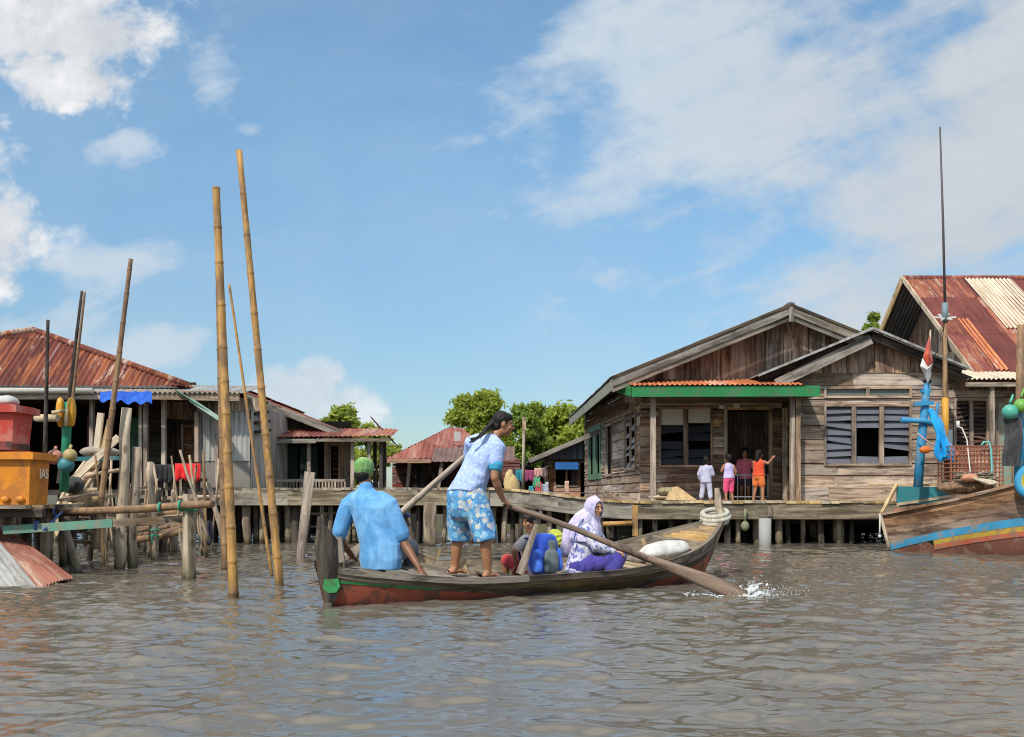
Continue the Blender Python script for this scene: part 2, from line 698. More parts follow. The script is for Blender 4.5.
world = bpy.data.worlds.new('World')
scene.world = world
world.use_nodes = True
wt = NT(world.node_tree)
for nd in list(wt.n):
    wt.n.remove(nd)
sky = wt.new('ShaderNodeTexSky', sky_type='NISHITA')
sky.sun_disc = False
sky.sun_elevation = math.asin(TO_SUN.z)
sky.sun_rotation = math.atan2(TO_SUN.x, TO_SUN.y)
sky.air_density = 1.0
sky.dust_density = .6
sky.ozone_density = 1.6
dirv = wt.new('ShaderNodeTexCoord').outputs['Generated']
sp = wt.new('ShaderNodeSeparateXYZ')
wt.link(dirv, sp.inputs[0])
DX, DY, DZ = sp.outputs
den = wt.math('MAXIMUM', DY, .12)
U = wt.math('DIVIDE', DX, den)
W = wt.math('DIVIDE', DZ, den)
front = wt.step(DY, .1, .3)
uvw = wt.new('ShaderNodeCombineXYZ')
wt.link(U, uvw.inputs[0])
wt.link(W, uvw.inputs[1])
UV = uvw.outputs[0]
# wobbling noises of the cloud fields
n_big = wt.noise(wt.vmul(UV, (6, 7, 1)), 1, 9, .6, .15)
n_fine = wt.noise(wt.vmul(UV, (19, 21, 1), (3, 1, 0)), 1, 9, .64, .2)
n_wisp = wt.noise(wt.vmul(UV, (4.2, 6.4, 1), (2, 7, 0)), 1, 9, .6, .25)
# streaks that climb to the right
srot = wt.new('ShaderNodeVectorRotate', rotation_type='Z_AXIS')
wt.link(UV, srot.inputs['Vector'])
srot.inputs['Angle'].default_value = R(-24)
n_str = wt.noise(wt.vmul(srot.outputs[0], (3.2, 17, 1), (5, 3, 0)), 1, 8, .6, .35)


def c_(n, k):
    return wt.math('MULTIPLY', wt.math('SUBTRACT', n, .5), k)


def blob(px, py, rx, ry, wob):
    """soft ellipse: 1 at its centre, 0 at the rim, negative outside"""
    a = wt.math('DIVIDE', wt.math('SUBTRACT', U, (px - 512) / F), rx / F)
    b = wt.math('DIVIDE', wt.math('SUBTRACT', W, (HZ - py) / F), ry / F)
    d = wt.math('SQRT', wt.math('ADD', wt.math('MULTIPLY', a, a), wt.math('MULTIPLY', b, b)))
    return wt.math('ADD', wt.math('SUBTRACT', 1.0, d), wob)


def mx(*a):
    r = a[0]
    for q in a[1:]:
        r = wt.math('MAXIMUM', r, q)
    return r


wob_c = wt.math('ADD', c_(n_big, 2.6), c_(n_fine, 1.7))
cum = mx(blob(30, 10, 125, 80, wob_c), blob(105, 38, 75, 45, wob_c), blob(85, 80, 70, 42, wob_c), blob(-45, 150, 60, 95, wob_c), blob(-30, 240, 75, 60, wob_c),
         blob(60, -110, 190, 70, wob_c))
cum_m = wt.step(cum, -.14, .5)
wob_s = wt.math('ADD', c_(n_big, 2.0), c_(n_fine, 2.2))
cum_small = mx(blob(300, 396, 55, 34, wob_s), blob(318, 380, 30, 26, wob_s), blob(345, 415, 55, 34, wob_s))
cum_small_m = wt.step(cum_small, -.1, .7, 0, .75)
wob_w = wt.math('ADD', c_(n_wisp, 3.6), wt.math('ADD', c_(n_str, 1.6), c_(n_fine, .7)))
veil = mx(blob(1010, 190, 330, 230, wob_w), blob(740, 80, 250, 120, wob_w), blob(1200, 60, 330, 330, wob_w), blob(1060, 300, 230, 130, wob_w))
veil_m = wt.step(veil, -.4, .7, 0, .92)
wob_v = wt.math('ADD', c_(n_wisp, 4.2), wt.math('ADD', c_(n_str, 2.0), c_(n_fine, 1.2)))
wisp = mx(blob(212, 80, 50, 90, wob_v), blob(75, 262, 130, 45, wob_v), blob(-10, 325, 170, 50, wob_v), blob(150, 346, 80, 25, wob_v), blob(540, 120, 90, 80, wob_v), blob(250, 130, 26, 14, wob_v), blob(130, 145, 60, 24, wob_v))
wisp_m = wt.step(wisp, .0, 1.1, 0, .8)
# the rest of the sky, beside and behind the photograph
n_all = wt.noise(wt.vmul(dirv, (2.2, 2.2, 4.5)), 1, 7, .6, .3)
rest = wt.math('MULTIPLY', wt.step(n_all, .46, .64, 0, .85), wt.math('SUBTRACT', 1.0, front))
above = wt.math('MULTIPLY', wt.step(W, .40, 1.0, 0, .95), wt.step(n_all, .3, .5, .6, 1))  # cloud above the view, added to brighten what the water reflects
mask = mx(wt.math('MULTIPLY', mx(wt.step(n_wisp, .25, .75, .05, .22), cum_m, cum_small_m, veil_m, wisp_m, above), front), rest)
mask = wt.math('MULTIPLY', mask, wt.step(DZ, -.02, .05))
# cloud colour: bright rims, greyer bellies
shade = wt.math('ADD', wt.math('MULTIPLY', wt.step(n_fine, .36, .62), .55), wt.math('MULTIPLY', wt.step(n_big, .36, .64), .45))
thick = wt.step(wt.noise(wt.vmul(UV, (7, 9, 1), (11, 4, 0)), 1, 6, .6, .2), .4, .6)
cc = wt.mix(shade, (.62, .65, .69), (1, 1, 1))
cc = wt.mix(wt.math('MULTIPLY', thick, .6), cc, (.56, .6, .655))
cv = wt.mix(wt.step(U, .0, .5), (.57, .68, .78), (.57, .60, .63))
cv = wt.mix(wt.math('MULTIPLY', wt.step(wt.math('ADD', wt.math('MULTIPLY', n_wisp, .5), wt.math('MULTIPLY', n_str, .5)), .35, .65), .5), cv, (.68, .72, .76))
ccol = wt.mix(wt.math('MAXIMUM', cum_m, cum_small_m), cv, cc)
ccol = wt.mix(wt.step(W, .48, 1.3), ccol, (1.7, 1.67, 1.6))  # cloud above the view made overbright for the water's reflections
bg1 = wt.new('ShaderNodeBackground')
bg1.inputs['Strength'].default_value = .114
tint = wt.mix(1.0, sky.outputs[0], wt.mix(wt.step(DZ, .0, .42), (.50, .58, .62), (.70, .95, .97)), 'MULTIPLY')
wt.link(tint, bg1.inputs['Color'])
bg2 = wt.new('ShaderNodeBackground')
bg2.inputs['Strength'].default_value = .67
wt.link(ccol, bg2.inputs['Color'])
ms = wt.new('ShaderNodeMixShader')
wt.link(mask, ms.inputs[0])
wt.link(bg1.outputs[0], ms.inputs[1])
wt.link(bg2.outputs[0], ms.inputs[2])
wo = wt.new('ShaderNodeOutputWorld')
wt.link(ms.outputs[0], wo.inputs['Surface'])

vs = scene.view_settings
vs.view_transform = 'Standard'
vs.look = 'None'
vs.exposure = 0.62
vs.gamma = 1.0
vs.use_curve_mapping = False
scene.render.engine = 'CYCLES'
scene.cycles.use_denoising = True
scene.cycles.pixel_filter_type = 'BLACKMAN_HARRIS'
scene.cycles.filter_width = 1.1
scene.cycles.max_bounces = 6
scene.cycles.caustics_reflective = False
scene.cycles.caustics_refractive = False
scene.cycles.sample_clamp_indirect = 4.0

# ------------------------------------------------------------------ the rowing boat's outline (the water needs it)
BS, BB = V((-1.66, 9.0, 0)), V((2.50, 12.12, 0))
BL = (BB - BS).length
BA = (BB - BS).normalized()
BN = V((BA.y, -BA.x, 0))      # towards the photographer


def b_half(t):
    return max(.035, .66 * (1 - abs((t - .43) / (.57 if t > .43 else .50)) ** (4.2 if t > .43 else 2.5))) if 0 <= t <= 1 else .03


def b_sheer(t):
    return .265 + .46 * max(0, (t - .52) / .48) ** 2.1 + .10 * max(0, (.25 - t) / .25) ** 1.5


def b_keel(t):
    return -.14 + .34 * max(0, (t - .8) / .2) ** 2 + .1 * max(0, (.1 - t) / .1) ** 2


HEEL = .07


def b_pt(t, u, side):
    """hull point: u 0 keel .. 1 gunwale, side +1 towards the photographer"""
    k, s = b_keel(t), b_sheer(t)
    z = k + (s - k) * u
    y = b_half(t) * (u ** .38) * side
    rake = .0 + .28 * max(0, (t - .86) / .14) ** 2 * (u - .75) - .03 * max(0, (.08 - t) / .08) * (u - .5)
    p = BS + BA * (t * BL + rake) + BN * y
    p.z = z - HEEL * y
    return p


# ------------------------------------------------------------------ water
def water_axis(lo, hi, step, ext, grow=1.16):
    a = list(np.arange(lo, hi, step))
    s, x = step, lo
    left = []
    while x > ext[0]:
        s *= grow
        x -= s
        left.append(x)
    s, x = step, a[-1]
    right = []
    while x < ext[1]:
        s *= grow
        x += s
        right.append(x)
    return np.array(left[::-1] + a + right)


def wave_height(X, Y):
    rs = np.random.RandomState(5)
    Z = np.zeros_like(X)
    n = 150
    for i in range(n):
        lam = .09 * (1.3 / .09) ** ((i + rs.rand()) / n)
        th = rs.normal(0, .6) + 1.45
        k = 2 * PI / lam
        amp = .19 * math.sqrt(2 / n) * lam / (2 * PI) * (1.35 if lam < .3 else (1.0 if lam < .5 else .6))
        ph = rs.rand() * 2 * PI
        # slow variation of strength so the chop comes in patches
        q = .65 + .5 * np.sin(X * rs.uniform(.15, .6) + Y * rs.uniform(.15, .6) + rs.rand() * 6)
        w = np.sin(k * (X * math.cos(th) + Y * math.sin(th)) + ph + .6 * np.sin(.7 * X + .5 * Y + i))
        Z += amp * q * (w + .45 * w * w)
    return Z


ax = water_axis(-12.0, 11.5, .034, (-500, 500), 1.25)
ys, y = [], 3.2
while y < 27:
    ys.append(y)
    y += max(.016, y * .0036)
ay = water_axis(0, 1, 1, (0, 1))
back = [3.2 - .05 * 1.5 ** k for k in range(1, 20)]
far = [27 + .15 * 1.4 ** k for k in range(1, 26)]
ay = np.array(back[::-1] + ys + far)
gx, gy = np.meshgrid(ax, ay)
gz = wave_height(gx, gy)
fade = np.clip((30 - gy) / 6, 0, 1) * np.clip((17 - np.abs(gx)) / 3.5, 0, 1) * np.clip((gy + 3) / 4, 0, 1)
gz *= fade
# the hull presses the water down inside the boat; oar and hull stir it a little beside
rel = np.stack([gx - BS.x, gy - BS.y], -1)
ta = (rel[..., 0] * BA.x + rel[..., 1] * BA.y) / BL
la = rel[..., 0] * BN.x + rel[..., 1] * BN.y
hb = np.vectorize(b_half)(np.clip(ta, 0, 1)) * .72
inside = (ta > .03) & (ta < .9) & (np.abs(la) < hb - .03)
gz[inside] = -.45
d2 = (gx - 2.33) ** 2 + (gy - 9.8) ** 2
gz += .05 * np.exp(-d2 / .02) * np.sin(np.sqrt(d2) * 40) * (np.abs(gx) < 5)
gz += np.where(d2 < 1.2, .018 * np.exp(-d2 / .25) * np.sin(np.sqrt(d2) * 26), 0)
nx, ny = len(ax), len(ay)
me = bpy.data.meshes.new('water')
co_ = np.stack([gx, gy, gz], -1).reshape(-1, 3)
i = np.arange(nx * ny).reshape(ny, nx)
fc = np.stack([i[:-1, :-1], i[:-1, 1:], i[1:, 1:], i[1:, :-1]], -1).reshape(-1, 4)
me.vertices.add(len(co_))
me.vertices.foreach_set('co', co_.ravel())
me.loops.add(fc.size)
me.loops.foreach_set('vertex_index', fc.ravel())
me.polygons.add(len(fc))
me.polygons.foreach_set('loop_start', np.arange(0, fc.size, 4))
me.polygons.foreach_set('loop_total', np.full(len(fc), 4))
me.update(calc_edges=True)
me.polygons.foreach_set('use_smooth', np.ones(len(fc), dtype=bool))
m, nt, p = newmat('murky river water')
ob = nt.obj()
bn = nt.noise(nt.vmul(ob, (9, 15, 1)), 1, 5, .65, .3)
silt = nt.noise(nt.vmul(ob, (.35, .5, 1)), 1, 4, .6, .5)
nt.link(nt.mix(silt, (.095, .083, .064), (.135, .118, .093)), p.inputs['Base Color'])
p.inputs['Roughness'].default_value = .015
p.inputs['IOR'].default_value = 1.42
p.inputs['Specular IOR Level'].default_value = .5
nt.link(nt.bump(bn, .22, .006), p.inputs['Normal'])
me.materials.append(m)
wob_ = bpy.data.objects.new('water', me)
C.objects.link(wob_)
props(wob_, 'grey brown rippled river water', 'water', None, 'structure')

# ------------------------------------------------------------------ mud bank and ground behind the houses
g = MB()
prof = [(24.5, -1.2), (26.5, -.15), (27.5, .35), (28.5, .62), (32, .72), (60, .8), (200, 1.0), (900, 1.0)]
xs_ = [-900, -200, -80] + list(np.arange(-40, 41, 2.0)) + [80, 200, 900]
rows, uvr = [], []
for d, z in prof:
    rows.append([V((x, d + (rnd(-.5, .5) if d < 33 else 0), z + (rnd(-.08, .08) if d < 61 else 0))) for x in xs_])
    uvr.append([(x, d) for x in xs_])
g.grid(rows, uvr)
m, nt, p = newmat('mud and grass')
f = nt.noise(nt.vmul(nt.obj(), (.8, .8, .8)), 1, 6, .7)
nt.link(nt.ramp(f, [(.35, (.05, .038, .025)), (.55, (.07, .06, .032)), (.68, (.06, .085, .025))]), p.inputs['Base Color'])
p.inputs['Roughness'].default_value = .9
g.build('ground', m, loc=(0, 0, 0), kind='structure', label='dark mud bank and ground behind the stilt houses', cat='ground')
# ------------------------------------------------------------------ shared building pieces
def louvre(par, fr, s0, s1, z0, z1, n=8, bays=1, slat=SLAT, frame=W_FRAME, fw=.05, missing=(), tilt=.5, upper=None, backing=True, mull=.05):
    """a window: frame with mullions, slats as its sub-part"""
    f = MB()
    fr.box(f, s0 - fw, s0, z0 - fw, z1 + fw, -.03, .035, 'z')
    fr.box(f, s1, s1 + fw, z0 - fw, z1 + fw, -.03, .035, 'z')
    fr.box(f, s0, s1, z1, z1 + fw, -.03, .035, 's')
    fr.box(f, s0, s1, z0 - fw, z0, -.03, .045, 's')
    bw = (s1 - s0) / bays
    for b in range(1, bays):
        fr.box(f, s0 + b * bw - mull / 2, s0 + b * bw + mull / 2, z0 + .001, z1 - .001, -.03, .03, 'z')
    wo_ = f.build('window', frame, par)
    if n:
        g = MB()
        for b in range(bays):
            a0, a1 = s0 + b * bw + (mull / 2 if b else 0) + .006, s0 + (b + 1) * bw - (mull / 2 if b < bays - 1 else 0) - .006
            for k in range(n):
                if (b, k) in missing:
                    continue
                zc = z0 + (k + .5) * (z1 - z0) / n
                hh = (z1 - z0) / n * .56
                tl = tilt + rnd(-.08, .08)
                if rnd(0, 1) < .12:
                    tl += rnd(-.3, .3)
                sk = rnd(-.012, .012) if rnd(0, 1) < .7 else rnd(-.04, .04)
                dz, dn = math.cos(tl) * hh, math.sin(tl) * hh
                P = fr.pt
                g.hexa([P(a0, zc - dz - sk, dn - .02), P(a1, zc - dz + sk, dn - .02), P(a1, zc - dz + sk + .004, dn - .028), P(a0, zc - dz - sk + .004, dn - .028),
                        P(a0, zc + dz - sk, -dn - .02), P(a1, zc + dz + sk, -dn - .02), P(a1, zc + dz + sk, -dn - .028), P(a0, zc + dz - sk, -dn - .028)], fr.d)
        g.build('louvre', slat, wo_)
    if upper:
        g = MB()
        for b in range(bays):
            a0, a1 = s0 + b * bw + (mull / 2 if b else 0) + .004, s0 + (b + 1) * bw - (mull / 2 if b < bays - 1 else 0) - .004
            fr.box(g, a0, a1, upper[b % len(upper)], z1 - .004, -.02, .005, 's')
        g.build('panel', plain('pale board', (.42, .40, .37), .8), wo_)
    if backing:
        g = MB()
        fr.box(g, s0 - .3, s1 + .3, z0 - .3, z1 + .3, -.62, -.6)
        g.build('pane', BLACK, wo_)  # black board added behind the opening, standing for the dark room
    return wo_


def part(name, par, m, fn, *a):
    b = MB()
    fn(b, *a)
    return b.build(name, m, par)


def one(name, mat, par, fn):
    b = MB()
    fn(b)
    return b.build(name, mat, par)


def rough_pole(b, p0, p1, r0, r1=None, n=7, wob=.02, seg=5):
    p0, p1 = V(p0), V(p1)
    r1 = r1 if r1 is not None else r0 * .9
    L = (p1 - p0).length
    pts, rr = [], []
    for i in range(seg + 1):
        t = i / seg
        pts.append(p0.lerp(p1, t) + V((rnd(-1, 1), rnd(-1, 1), 0)) * (wob * min(1, L * .4) if 0 < i < seg else 0))
        rr.append((r0 + (r1 - r0) * t) * rnd(.94, 1.06))
    b.tube(pts, rr, n)


# ------------------------------------------------------------------ house with the green porch fascia
DW = 21.8
hF = thing('stilt_house', (5.6, 20.9, .8), 'wooden stilt house with green porch fascia and open dark doorway', 'house', 'stilt houses of the village')
fw = Fr((xx(640, DW), DW), (xx(799, DW), DW))
zt = 3.42
wo1 = (fw.sx(661), fw.sx(710.5), zz(465, DW), zz(409, DW))
dr = (fw.sx(727), fw.sx(769), .86, zz(410, DW))
one('wall', W_WARM, hF, lambda b: planks_h(b, fw, .86, zt, .2, [wo1, dr]))
louvre(hF, fw, *wo1, n=7, bays=2, slat=plain('dark louvre', (.03, .032, .04), .5), fw=.045, mull=.1, missing=[(0, 6), (1, 6), (0, 5), (1, 5), (1, 2), (0, 3)], frame=W_WARM, upper=[zz(425, DW), zz(423, DW)])


def door_frame(b):
    fw.box(b, dr[0] - .07, dr[0], .86, dr[3] + .08, -.04, .04)
    fw.box(b, dr[1], dr[1] + .07, .86, dr[3] + .08, -.04, .04)
    fw.box(b, dr[0], dr[1], dr[3], dr[3] + .08, -.04, .04)


dfo = one('door_frame', W_FRAME, hF, door_frame)


def door_leaf(b):
    planks_v(b, Fr((fw.pt(dr[0], 0).x, DW + .55), (fw.pt(dr[1], 0).x + .1, DW + .4)), .86, dr[3], .16)


one('door', W_DARK, hF, door_leaf)


def open_leaf(b):
    q = Fr((xx(782, 21.5), 21.5), (xx(788, 21.3), 21.25))
    planks_v(b, q, .87, zz(408, 21.4), .12)
    q.box(b, q.L - .03, q.L, 1.9, 2.06, .0, .05)


one('door_leaf', W_POST, hF, open_leaf)


def gate(b):
    d = 21.55
    x0, x1, z0, z1 = xx(730, d), xx(768, d), .88, zz(475, d)
    for k in range(6):
        x = x0 + (x1 - x0) * k / 5
        b.tube([(x, d, z0), (x, d, z1)], .012, 6)
    for z in (z0 + .08, z1):
        b.tube([(x0, d, z), (x1, d, z)], .014, 6)


one('gate', plain('pale steel', (.4, .42, .44), .4), hF, gate)
sideR = (2.20, 30.2)
fs = Fr(sideR, (xx(640, DW), DW))


def side_open(a, c, y0, y1):
    s0, s1 = fs.sx(a), fs.sx(c)
    dm = (fs.pt(s0, 0).y + fs.pt(s1, 0).y) / 2
    return (s0, s1, zz(y1, dm), zz(y0, dm))


so1 = side_open(590, 600.5, 431, 474)
so2 = side_open(607, 612, 426, 474)
so3 = side_open(625.5, 636, 413, 468)
one('wall', W_GREY, hF, lambda b: planks_h(b, fs, .86, 3.47, .21, [so1, so2, so3]))
louvre(hF, fs, *so1, n=0, bays=2, frame=paint('green window frame', (.10, .20, .13), .6, (.25, .2, .15), .5, 5), fw=.16, mull=.5)
louvre(hF, fs, *so2, n=0, bays=1, frame=W_FRAME, fw=.06)
louvre(hF, fs, *so3, n=9, bays=2, slat=plain('pale louvre', (.25, .25, .25), .5), frame=W_FRAME, fw=.05, missing=[(0, 1), (1, 2), (0, 4), (1, 5), (0, 6), (1, 7)])
one('vent', plain('pale board', (.42, .40, .37), .8), hF, lambda b: fs.box(b, fs.sx(626), fs.sx(636), zz(399, 22.5), zz(391, 22.5), -.01, .03))
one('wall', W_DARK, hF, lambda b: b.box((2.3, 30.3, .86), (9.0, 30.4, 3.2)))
one('shade_sheet', BLACK, hF, lambda b: b.box((xx(715, 22.9), 22.85, .86), (xx(790, 22.9), 22.9, 3.3)))  # added black sheet that gives the doorway its darkness
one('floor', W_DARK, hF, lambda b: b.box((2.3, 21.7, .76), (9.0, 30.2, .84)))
# gable
RX, RZ, SL = 5.66, 4.87, .405
fg = Fr((2.35, 20.9), (9.1, 20.9))
one('gable_shade_sheet', BLACK, hF, lambda b: planks_v(b, Fr((2.5, 21.0), (9.0, 21.0)), 3.3, lambda s: RZ - .2 - SL * abs(2.5 + s - 5.72), .9))  # black layer added behind the gable boards to darken their gaps
one('gable', W_GABLE, hF, lambda b: planks_v(b, fg, 3.36, lambda s: RZ - .13 - SL * abs(2.35 + s - 5.72), .165, jag=.03))


def main_roof(b):
    n = .913
    ln = (RX - 2.0) / math.cos(math.atan(SL))
    corr(b, (2.0, 20.3, RZ - SL * (RX - 2.0)), (1.72, 30.6, RZ - SL * (RX - 1.72) + .08), (1, 0, SL), ln)
    corr(b, (9.35, 30.6, RZ - SL * (9.35 - RX)), (9.35, 20.3, RZ - SL * (9.35 - RX)), (-1, 0, SL), ln)


rf = one('roof', ZINC_D, hF, main_roof)
one('ridge_cap', ZINC_D, rf, lambda b: b.tube([(RX, 20.28, RZ + .0), (RX, 30.5, RZ + .0)], .09, 8, flat=.5, ref=(1, 0, 0)))
one('shade_sheet', BLACK, hF, lambda b: fs.box(b, .15, fs.L - .15, .87, 3.42, -.3, -.28))  # added black sheet, stops skylight showing through the side wall gaps


def barge(b):
    for sg in (-1, 1):
        e = 2.02 if sg < 0 else 7.2
        a0, a1 = V((e, 20.27, RZ - SL * abs(e - RX) - .13)), V((RX, 20.27, RZ - .13))
        b.beam(a0, a1 - V((sg * .004, 0, 0)), .03, .15, (0, 0, 1))
        b.beam(a0 + V((0, .035, -.12)), a1 + V((-sg * .004, .035, -.12)), .03, .13, (0, 0, 1))
        b.beam(a0 + V((0, -.01, .11)), a1 + V((-sg * .004, -.01, .11)), .06, .05, (0, 0, 1), mat=1)


b = MB()
barge(b)
b.box((RX - .05, 20.235, RZ - .36), (RX + .05, 20.25, RZ - .02))
b.build('bargeboard', [W_BARGE, W_DARK], rf)
one('eave_board', paint('faded green board', (.23, .24, .19), .7, (.13, .1, .07), .5, 6), rf, lambda b: b.beam((2.04, 20.3, 3.24), (1.76, 30.5, 3.22), .03, .22))


for k in range(16):
    y = 20.5 + k * .62
    x = 2.1 - (y - 20.3) * .028
    one('rafter', W_DARK, rf, lambda b: b.beam((x, y, 3.3), (x + .95, y, 3.3 + .95 * SL), .05, .08))
# porch roof and fascia
pd = 19.95
x0, x1 = xx(632, pd), xx(820, pd)
one('porch_roof', RUST_O, hF, lambda b: corr(b, (x0 - .03, pd - .05, zz(385.5, pd)), (xx(805, pd), pd - .05, zz(385, pd)), (0, .95, .21), 1.05, lam=.1, amp=.014, row=9))


def fascia(b):
    b.beam((x0, pd, zz(391.5, pd)), (x1, pd, zz(391, pd)), .03, .215)
    b.beam((x0 - .02, pd + .02, zz(391, pd)), (x0 - .22, pd + 1.35, zz(391, pd) + .22), .025, .2)


one('fascia', GREEN, hF, fascia)
one('ceiling', W_DARK, hF, lambda b: b.box((2.8, 20.05, 3.0), (6.1, 21.7, 3.03)))
one('beam', W_FRAME, hF, lambda b: fw.box(b, 0, fw.L, zz(405, DW), zz(398, DW), .02, .07))
one('post', W_POST, hF, lambda b: b.box((xx(650.5, 20.3), 20.25, .87), (xx(655.5, 20.3), 20.35, 3.02)))
one('post', W_POST, hF, lambda b: (b.box((xx(790, 20.3), 20.25, .87), (xx(794.3, 20.3), 20.34, 3.02)), b.box((xx(795, 20.3), 20.22, .87), (xx(799.5, 20.3), 20.35, 3.02))))
for px in (646, 660, 676, 690, 702, 716, 733, 752, 771, 787):
    one('stilt', W_DARK if rnd(0, 1) < .6 else W_PILE, hF, lambda b: rough_pole(b, (xx(px, 21.3), rnd(21.0, 22.4), -.5), (xx(px, 21.3) + rnd(-.05, .05), 21.9, .78), rnd(.05, .1)))
for k in range(8):
    one('stilt', W_DARK, hF, lambda b: rough_pole(b, (2.6 + k * .85, rnd(23.5, 26), -.6), (2.6 + k * .85, 24.5, .78), .09))
one('lamp', plain('white cap', (.6, .6, .58), .5), hF, lambda b: (fw.box(b, fw.sx(718), fw.sx(723), zz(409, DW), zz(406, DW), .07, .16), fw.box(b, fw.sx(733), fw.sx(738), zz(408, DW), zz(404, DW), .07, .15)))

# ------------------------------------------------------------------ annex with the three louvred windows
DG = 20.6
hG = thing('stilt_house', (7.4, DG, .8), 'smaller gabled wooden house with three louvred windows and thin zinc roof edge', 'house', 'stilt houses of the village')
fG = Fr((xx(799, DG), DG), (xx(946, DG), DG))
lw = (fG.sx(826), fG.sx(909), zz(463.5, DG), zz(406.5, DG))
vw = (fG.sx(826), fG.sx(909), zz(396, DG), zz(389, DG))
gx_, gz_ = xx(872, 20.2), zz(328.5, 20.2)
sl2, sr2 = .41, .413
topG = lambda s: gz_ - .12 - (sl2 if fG.o.x + s < gx_ else sr2) * abs(fG.o.x + s - gx_)
one('wall', W_GREY, hG, lambda b: planks_h(b, fG, .86, zz(371, DG), .27, [lw, vw]))
one('gable', W_GABLE, hG, lambda b: planks_v(b, Fr((fG.o.x - .7, DG - .02), (fG.o.x + fG.L + .02, DG - .02)), zz(372.5, DG), lambda s: topG(s - .7), .2, jag=.02))
louvre(hG, fG, *lw, n=8, bays=3, slat=SLAT, frame=W_FRAME, fw=.045, mull=.09, missing=[(1, 1), (1, 2), (1, 3), (1, 4), (2, 1)], tilt=.42)
louvre(hG, fG, *vw, n=0, bays=2, frame=W_POST, fw=.045, mull=.07, backing=False)
one('vent_pane', paint('grey glass', (.13, .14, .13), .35, (.2, .2, .2), .3), hG, lambda b: fG.box(b, vw[0], vw[1], vw[2], vw[3], -.05, -.03))
one('wall', W_GREY, hG, lambda b: planks_h(b, Fr((fG.o.x + fG.L, DG + .03), (fG.o.x + fG.L, 27.5)), .86, 3.5, .27))
one('wall', W_DARK, hG, lambda b: planks_h(b, Fr((fG.o.x - .02, 20.75), (fG.o.x - .02, 21.8)), .86, 3.4, .27))
one('corner_board', W_POST, hG, lambda b: b.box((fG.o.x + fG.L - .1, DG - .055, .86), (fG.o.x + fG.L + .01, DG - .03, 3.5)))
lx, rx_ = xx(757, 20.2), xx(968, 20.2)


def roofG(b):
    corr(b, (lx, 20.15, gz_ - sl2 * (gx_ - lx)), (lx, 27.5, gz_ - sl2 * (gx_ - lx)), (1, 0, sl2), (gx_ - lx) * math.sqrt(1 + sl2 ** 2))
    corr(b, (rx_, 27.5, gz_ - sr2 * (rx_ - gx_)), (rx_, 20.15, gz_ - sr2 * (rx_ - gx_)), (-1, 0, sr2), (rx_ - gx_) * math.sqrt(1 + sr2 ** 2))


rg = one('roof', ZINC, hG, roofG)
one('ridge_cap', ZINC, rg, lambda b: b.tube([(gx_, 20.16, gz_ - .01), (gx_, 27.4, gz_ - .01)], .07, 8, flat=.5, ref=(1, 0, 0)))
one('ridge_edge', ZINC, rg, lambda b: (b.beam((lx, 20.13, gz_ - sl2 * (gx_ - lx) - .01), (gx_, 20.13, gz_ - .005), .03, .045), b.beam((gx_ + .01, 20.13, gz_ - .005), (rx_, 20.13, gz_ - sr2 * (rx_ - gx_) - .01), .03, .045)))
one('bargeboard', W_BARGE, rg, lambda b: b.beam((xx(776, 20.25), 20.25, zz(384, 20.25)), (xx(871, 20.25), 20.25, zz(339, 20.25)), .03, .2))
one('rafter', W_DARK, rg, lambda b: (b.beam((gx_ + .02, 20.3, gz_ - .13), (rx_ - .1, 20.3, gz_ - .13 - sr2 * (rx_ - .1 - gx_)), .05, .14), b.beam((lx + .1, 20.4, gz_ - .1 - sl2 * (gx_ - lx - .1)), (gx_ - .02, 20.4, gz_ - .1), .05, .12)))
one('floor', W_DARK, hG, lambda b: b.box((fG.o.x, 20.62, .74), (fG.o.x + fG.L, 27, .82)))
for px in (806, 817, 829, 846, 858, 868, 884, 897, 915, 935):
    one('stilt', W_PILE if rnd(0, 1) < .4 else W_DARK, hG, lambda b: rough_pole(b, (xx(px, 21), rnd(20.9, 22.5), -.5), (xx(px, 21) + rnd(-.05, .05), 21.4, .75), rnd(.05, .1)))

# ------------------------------------------------------------------ house with the big red roof
hH = thing('stilt_house', (12, 24, .8), 'weathered plank house under a big oxblood corrugated roof with cream sheets', 'house', 'stilt houses of the village')
ex, er = 10.17, 16.8
ze, zr = zz(373, 22.0), zz(278, 26.0)
sl = (zr - ze) / 4.0
ln = 4.0 * math.sqrt(1 + sl * sl)
rh = one('roof', RUST_B, hH, lambda b: (corr(b, (ex, 22.0, ze), (er, 22.0, ze), (0, 1, sl), ln, lam=.1, amp=.02), corr(b, (er, 30.0, ze), (ex, 30.0, ze), (0, -1, sl), ln, lam=.1, amp=.02)))
up = V((0, 1, sl)).normalized()


def slopept(x, k, lift=0):
    return V((x, 22.0, ze)) + up * (ln * k) + V((0, -sl, 1)).normalized() * lift


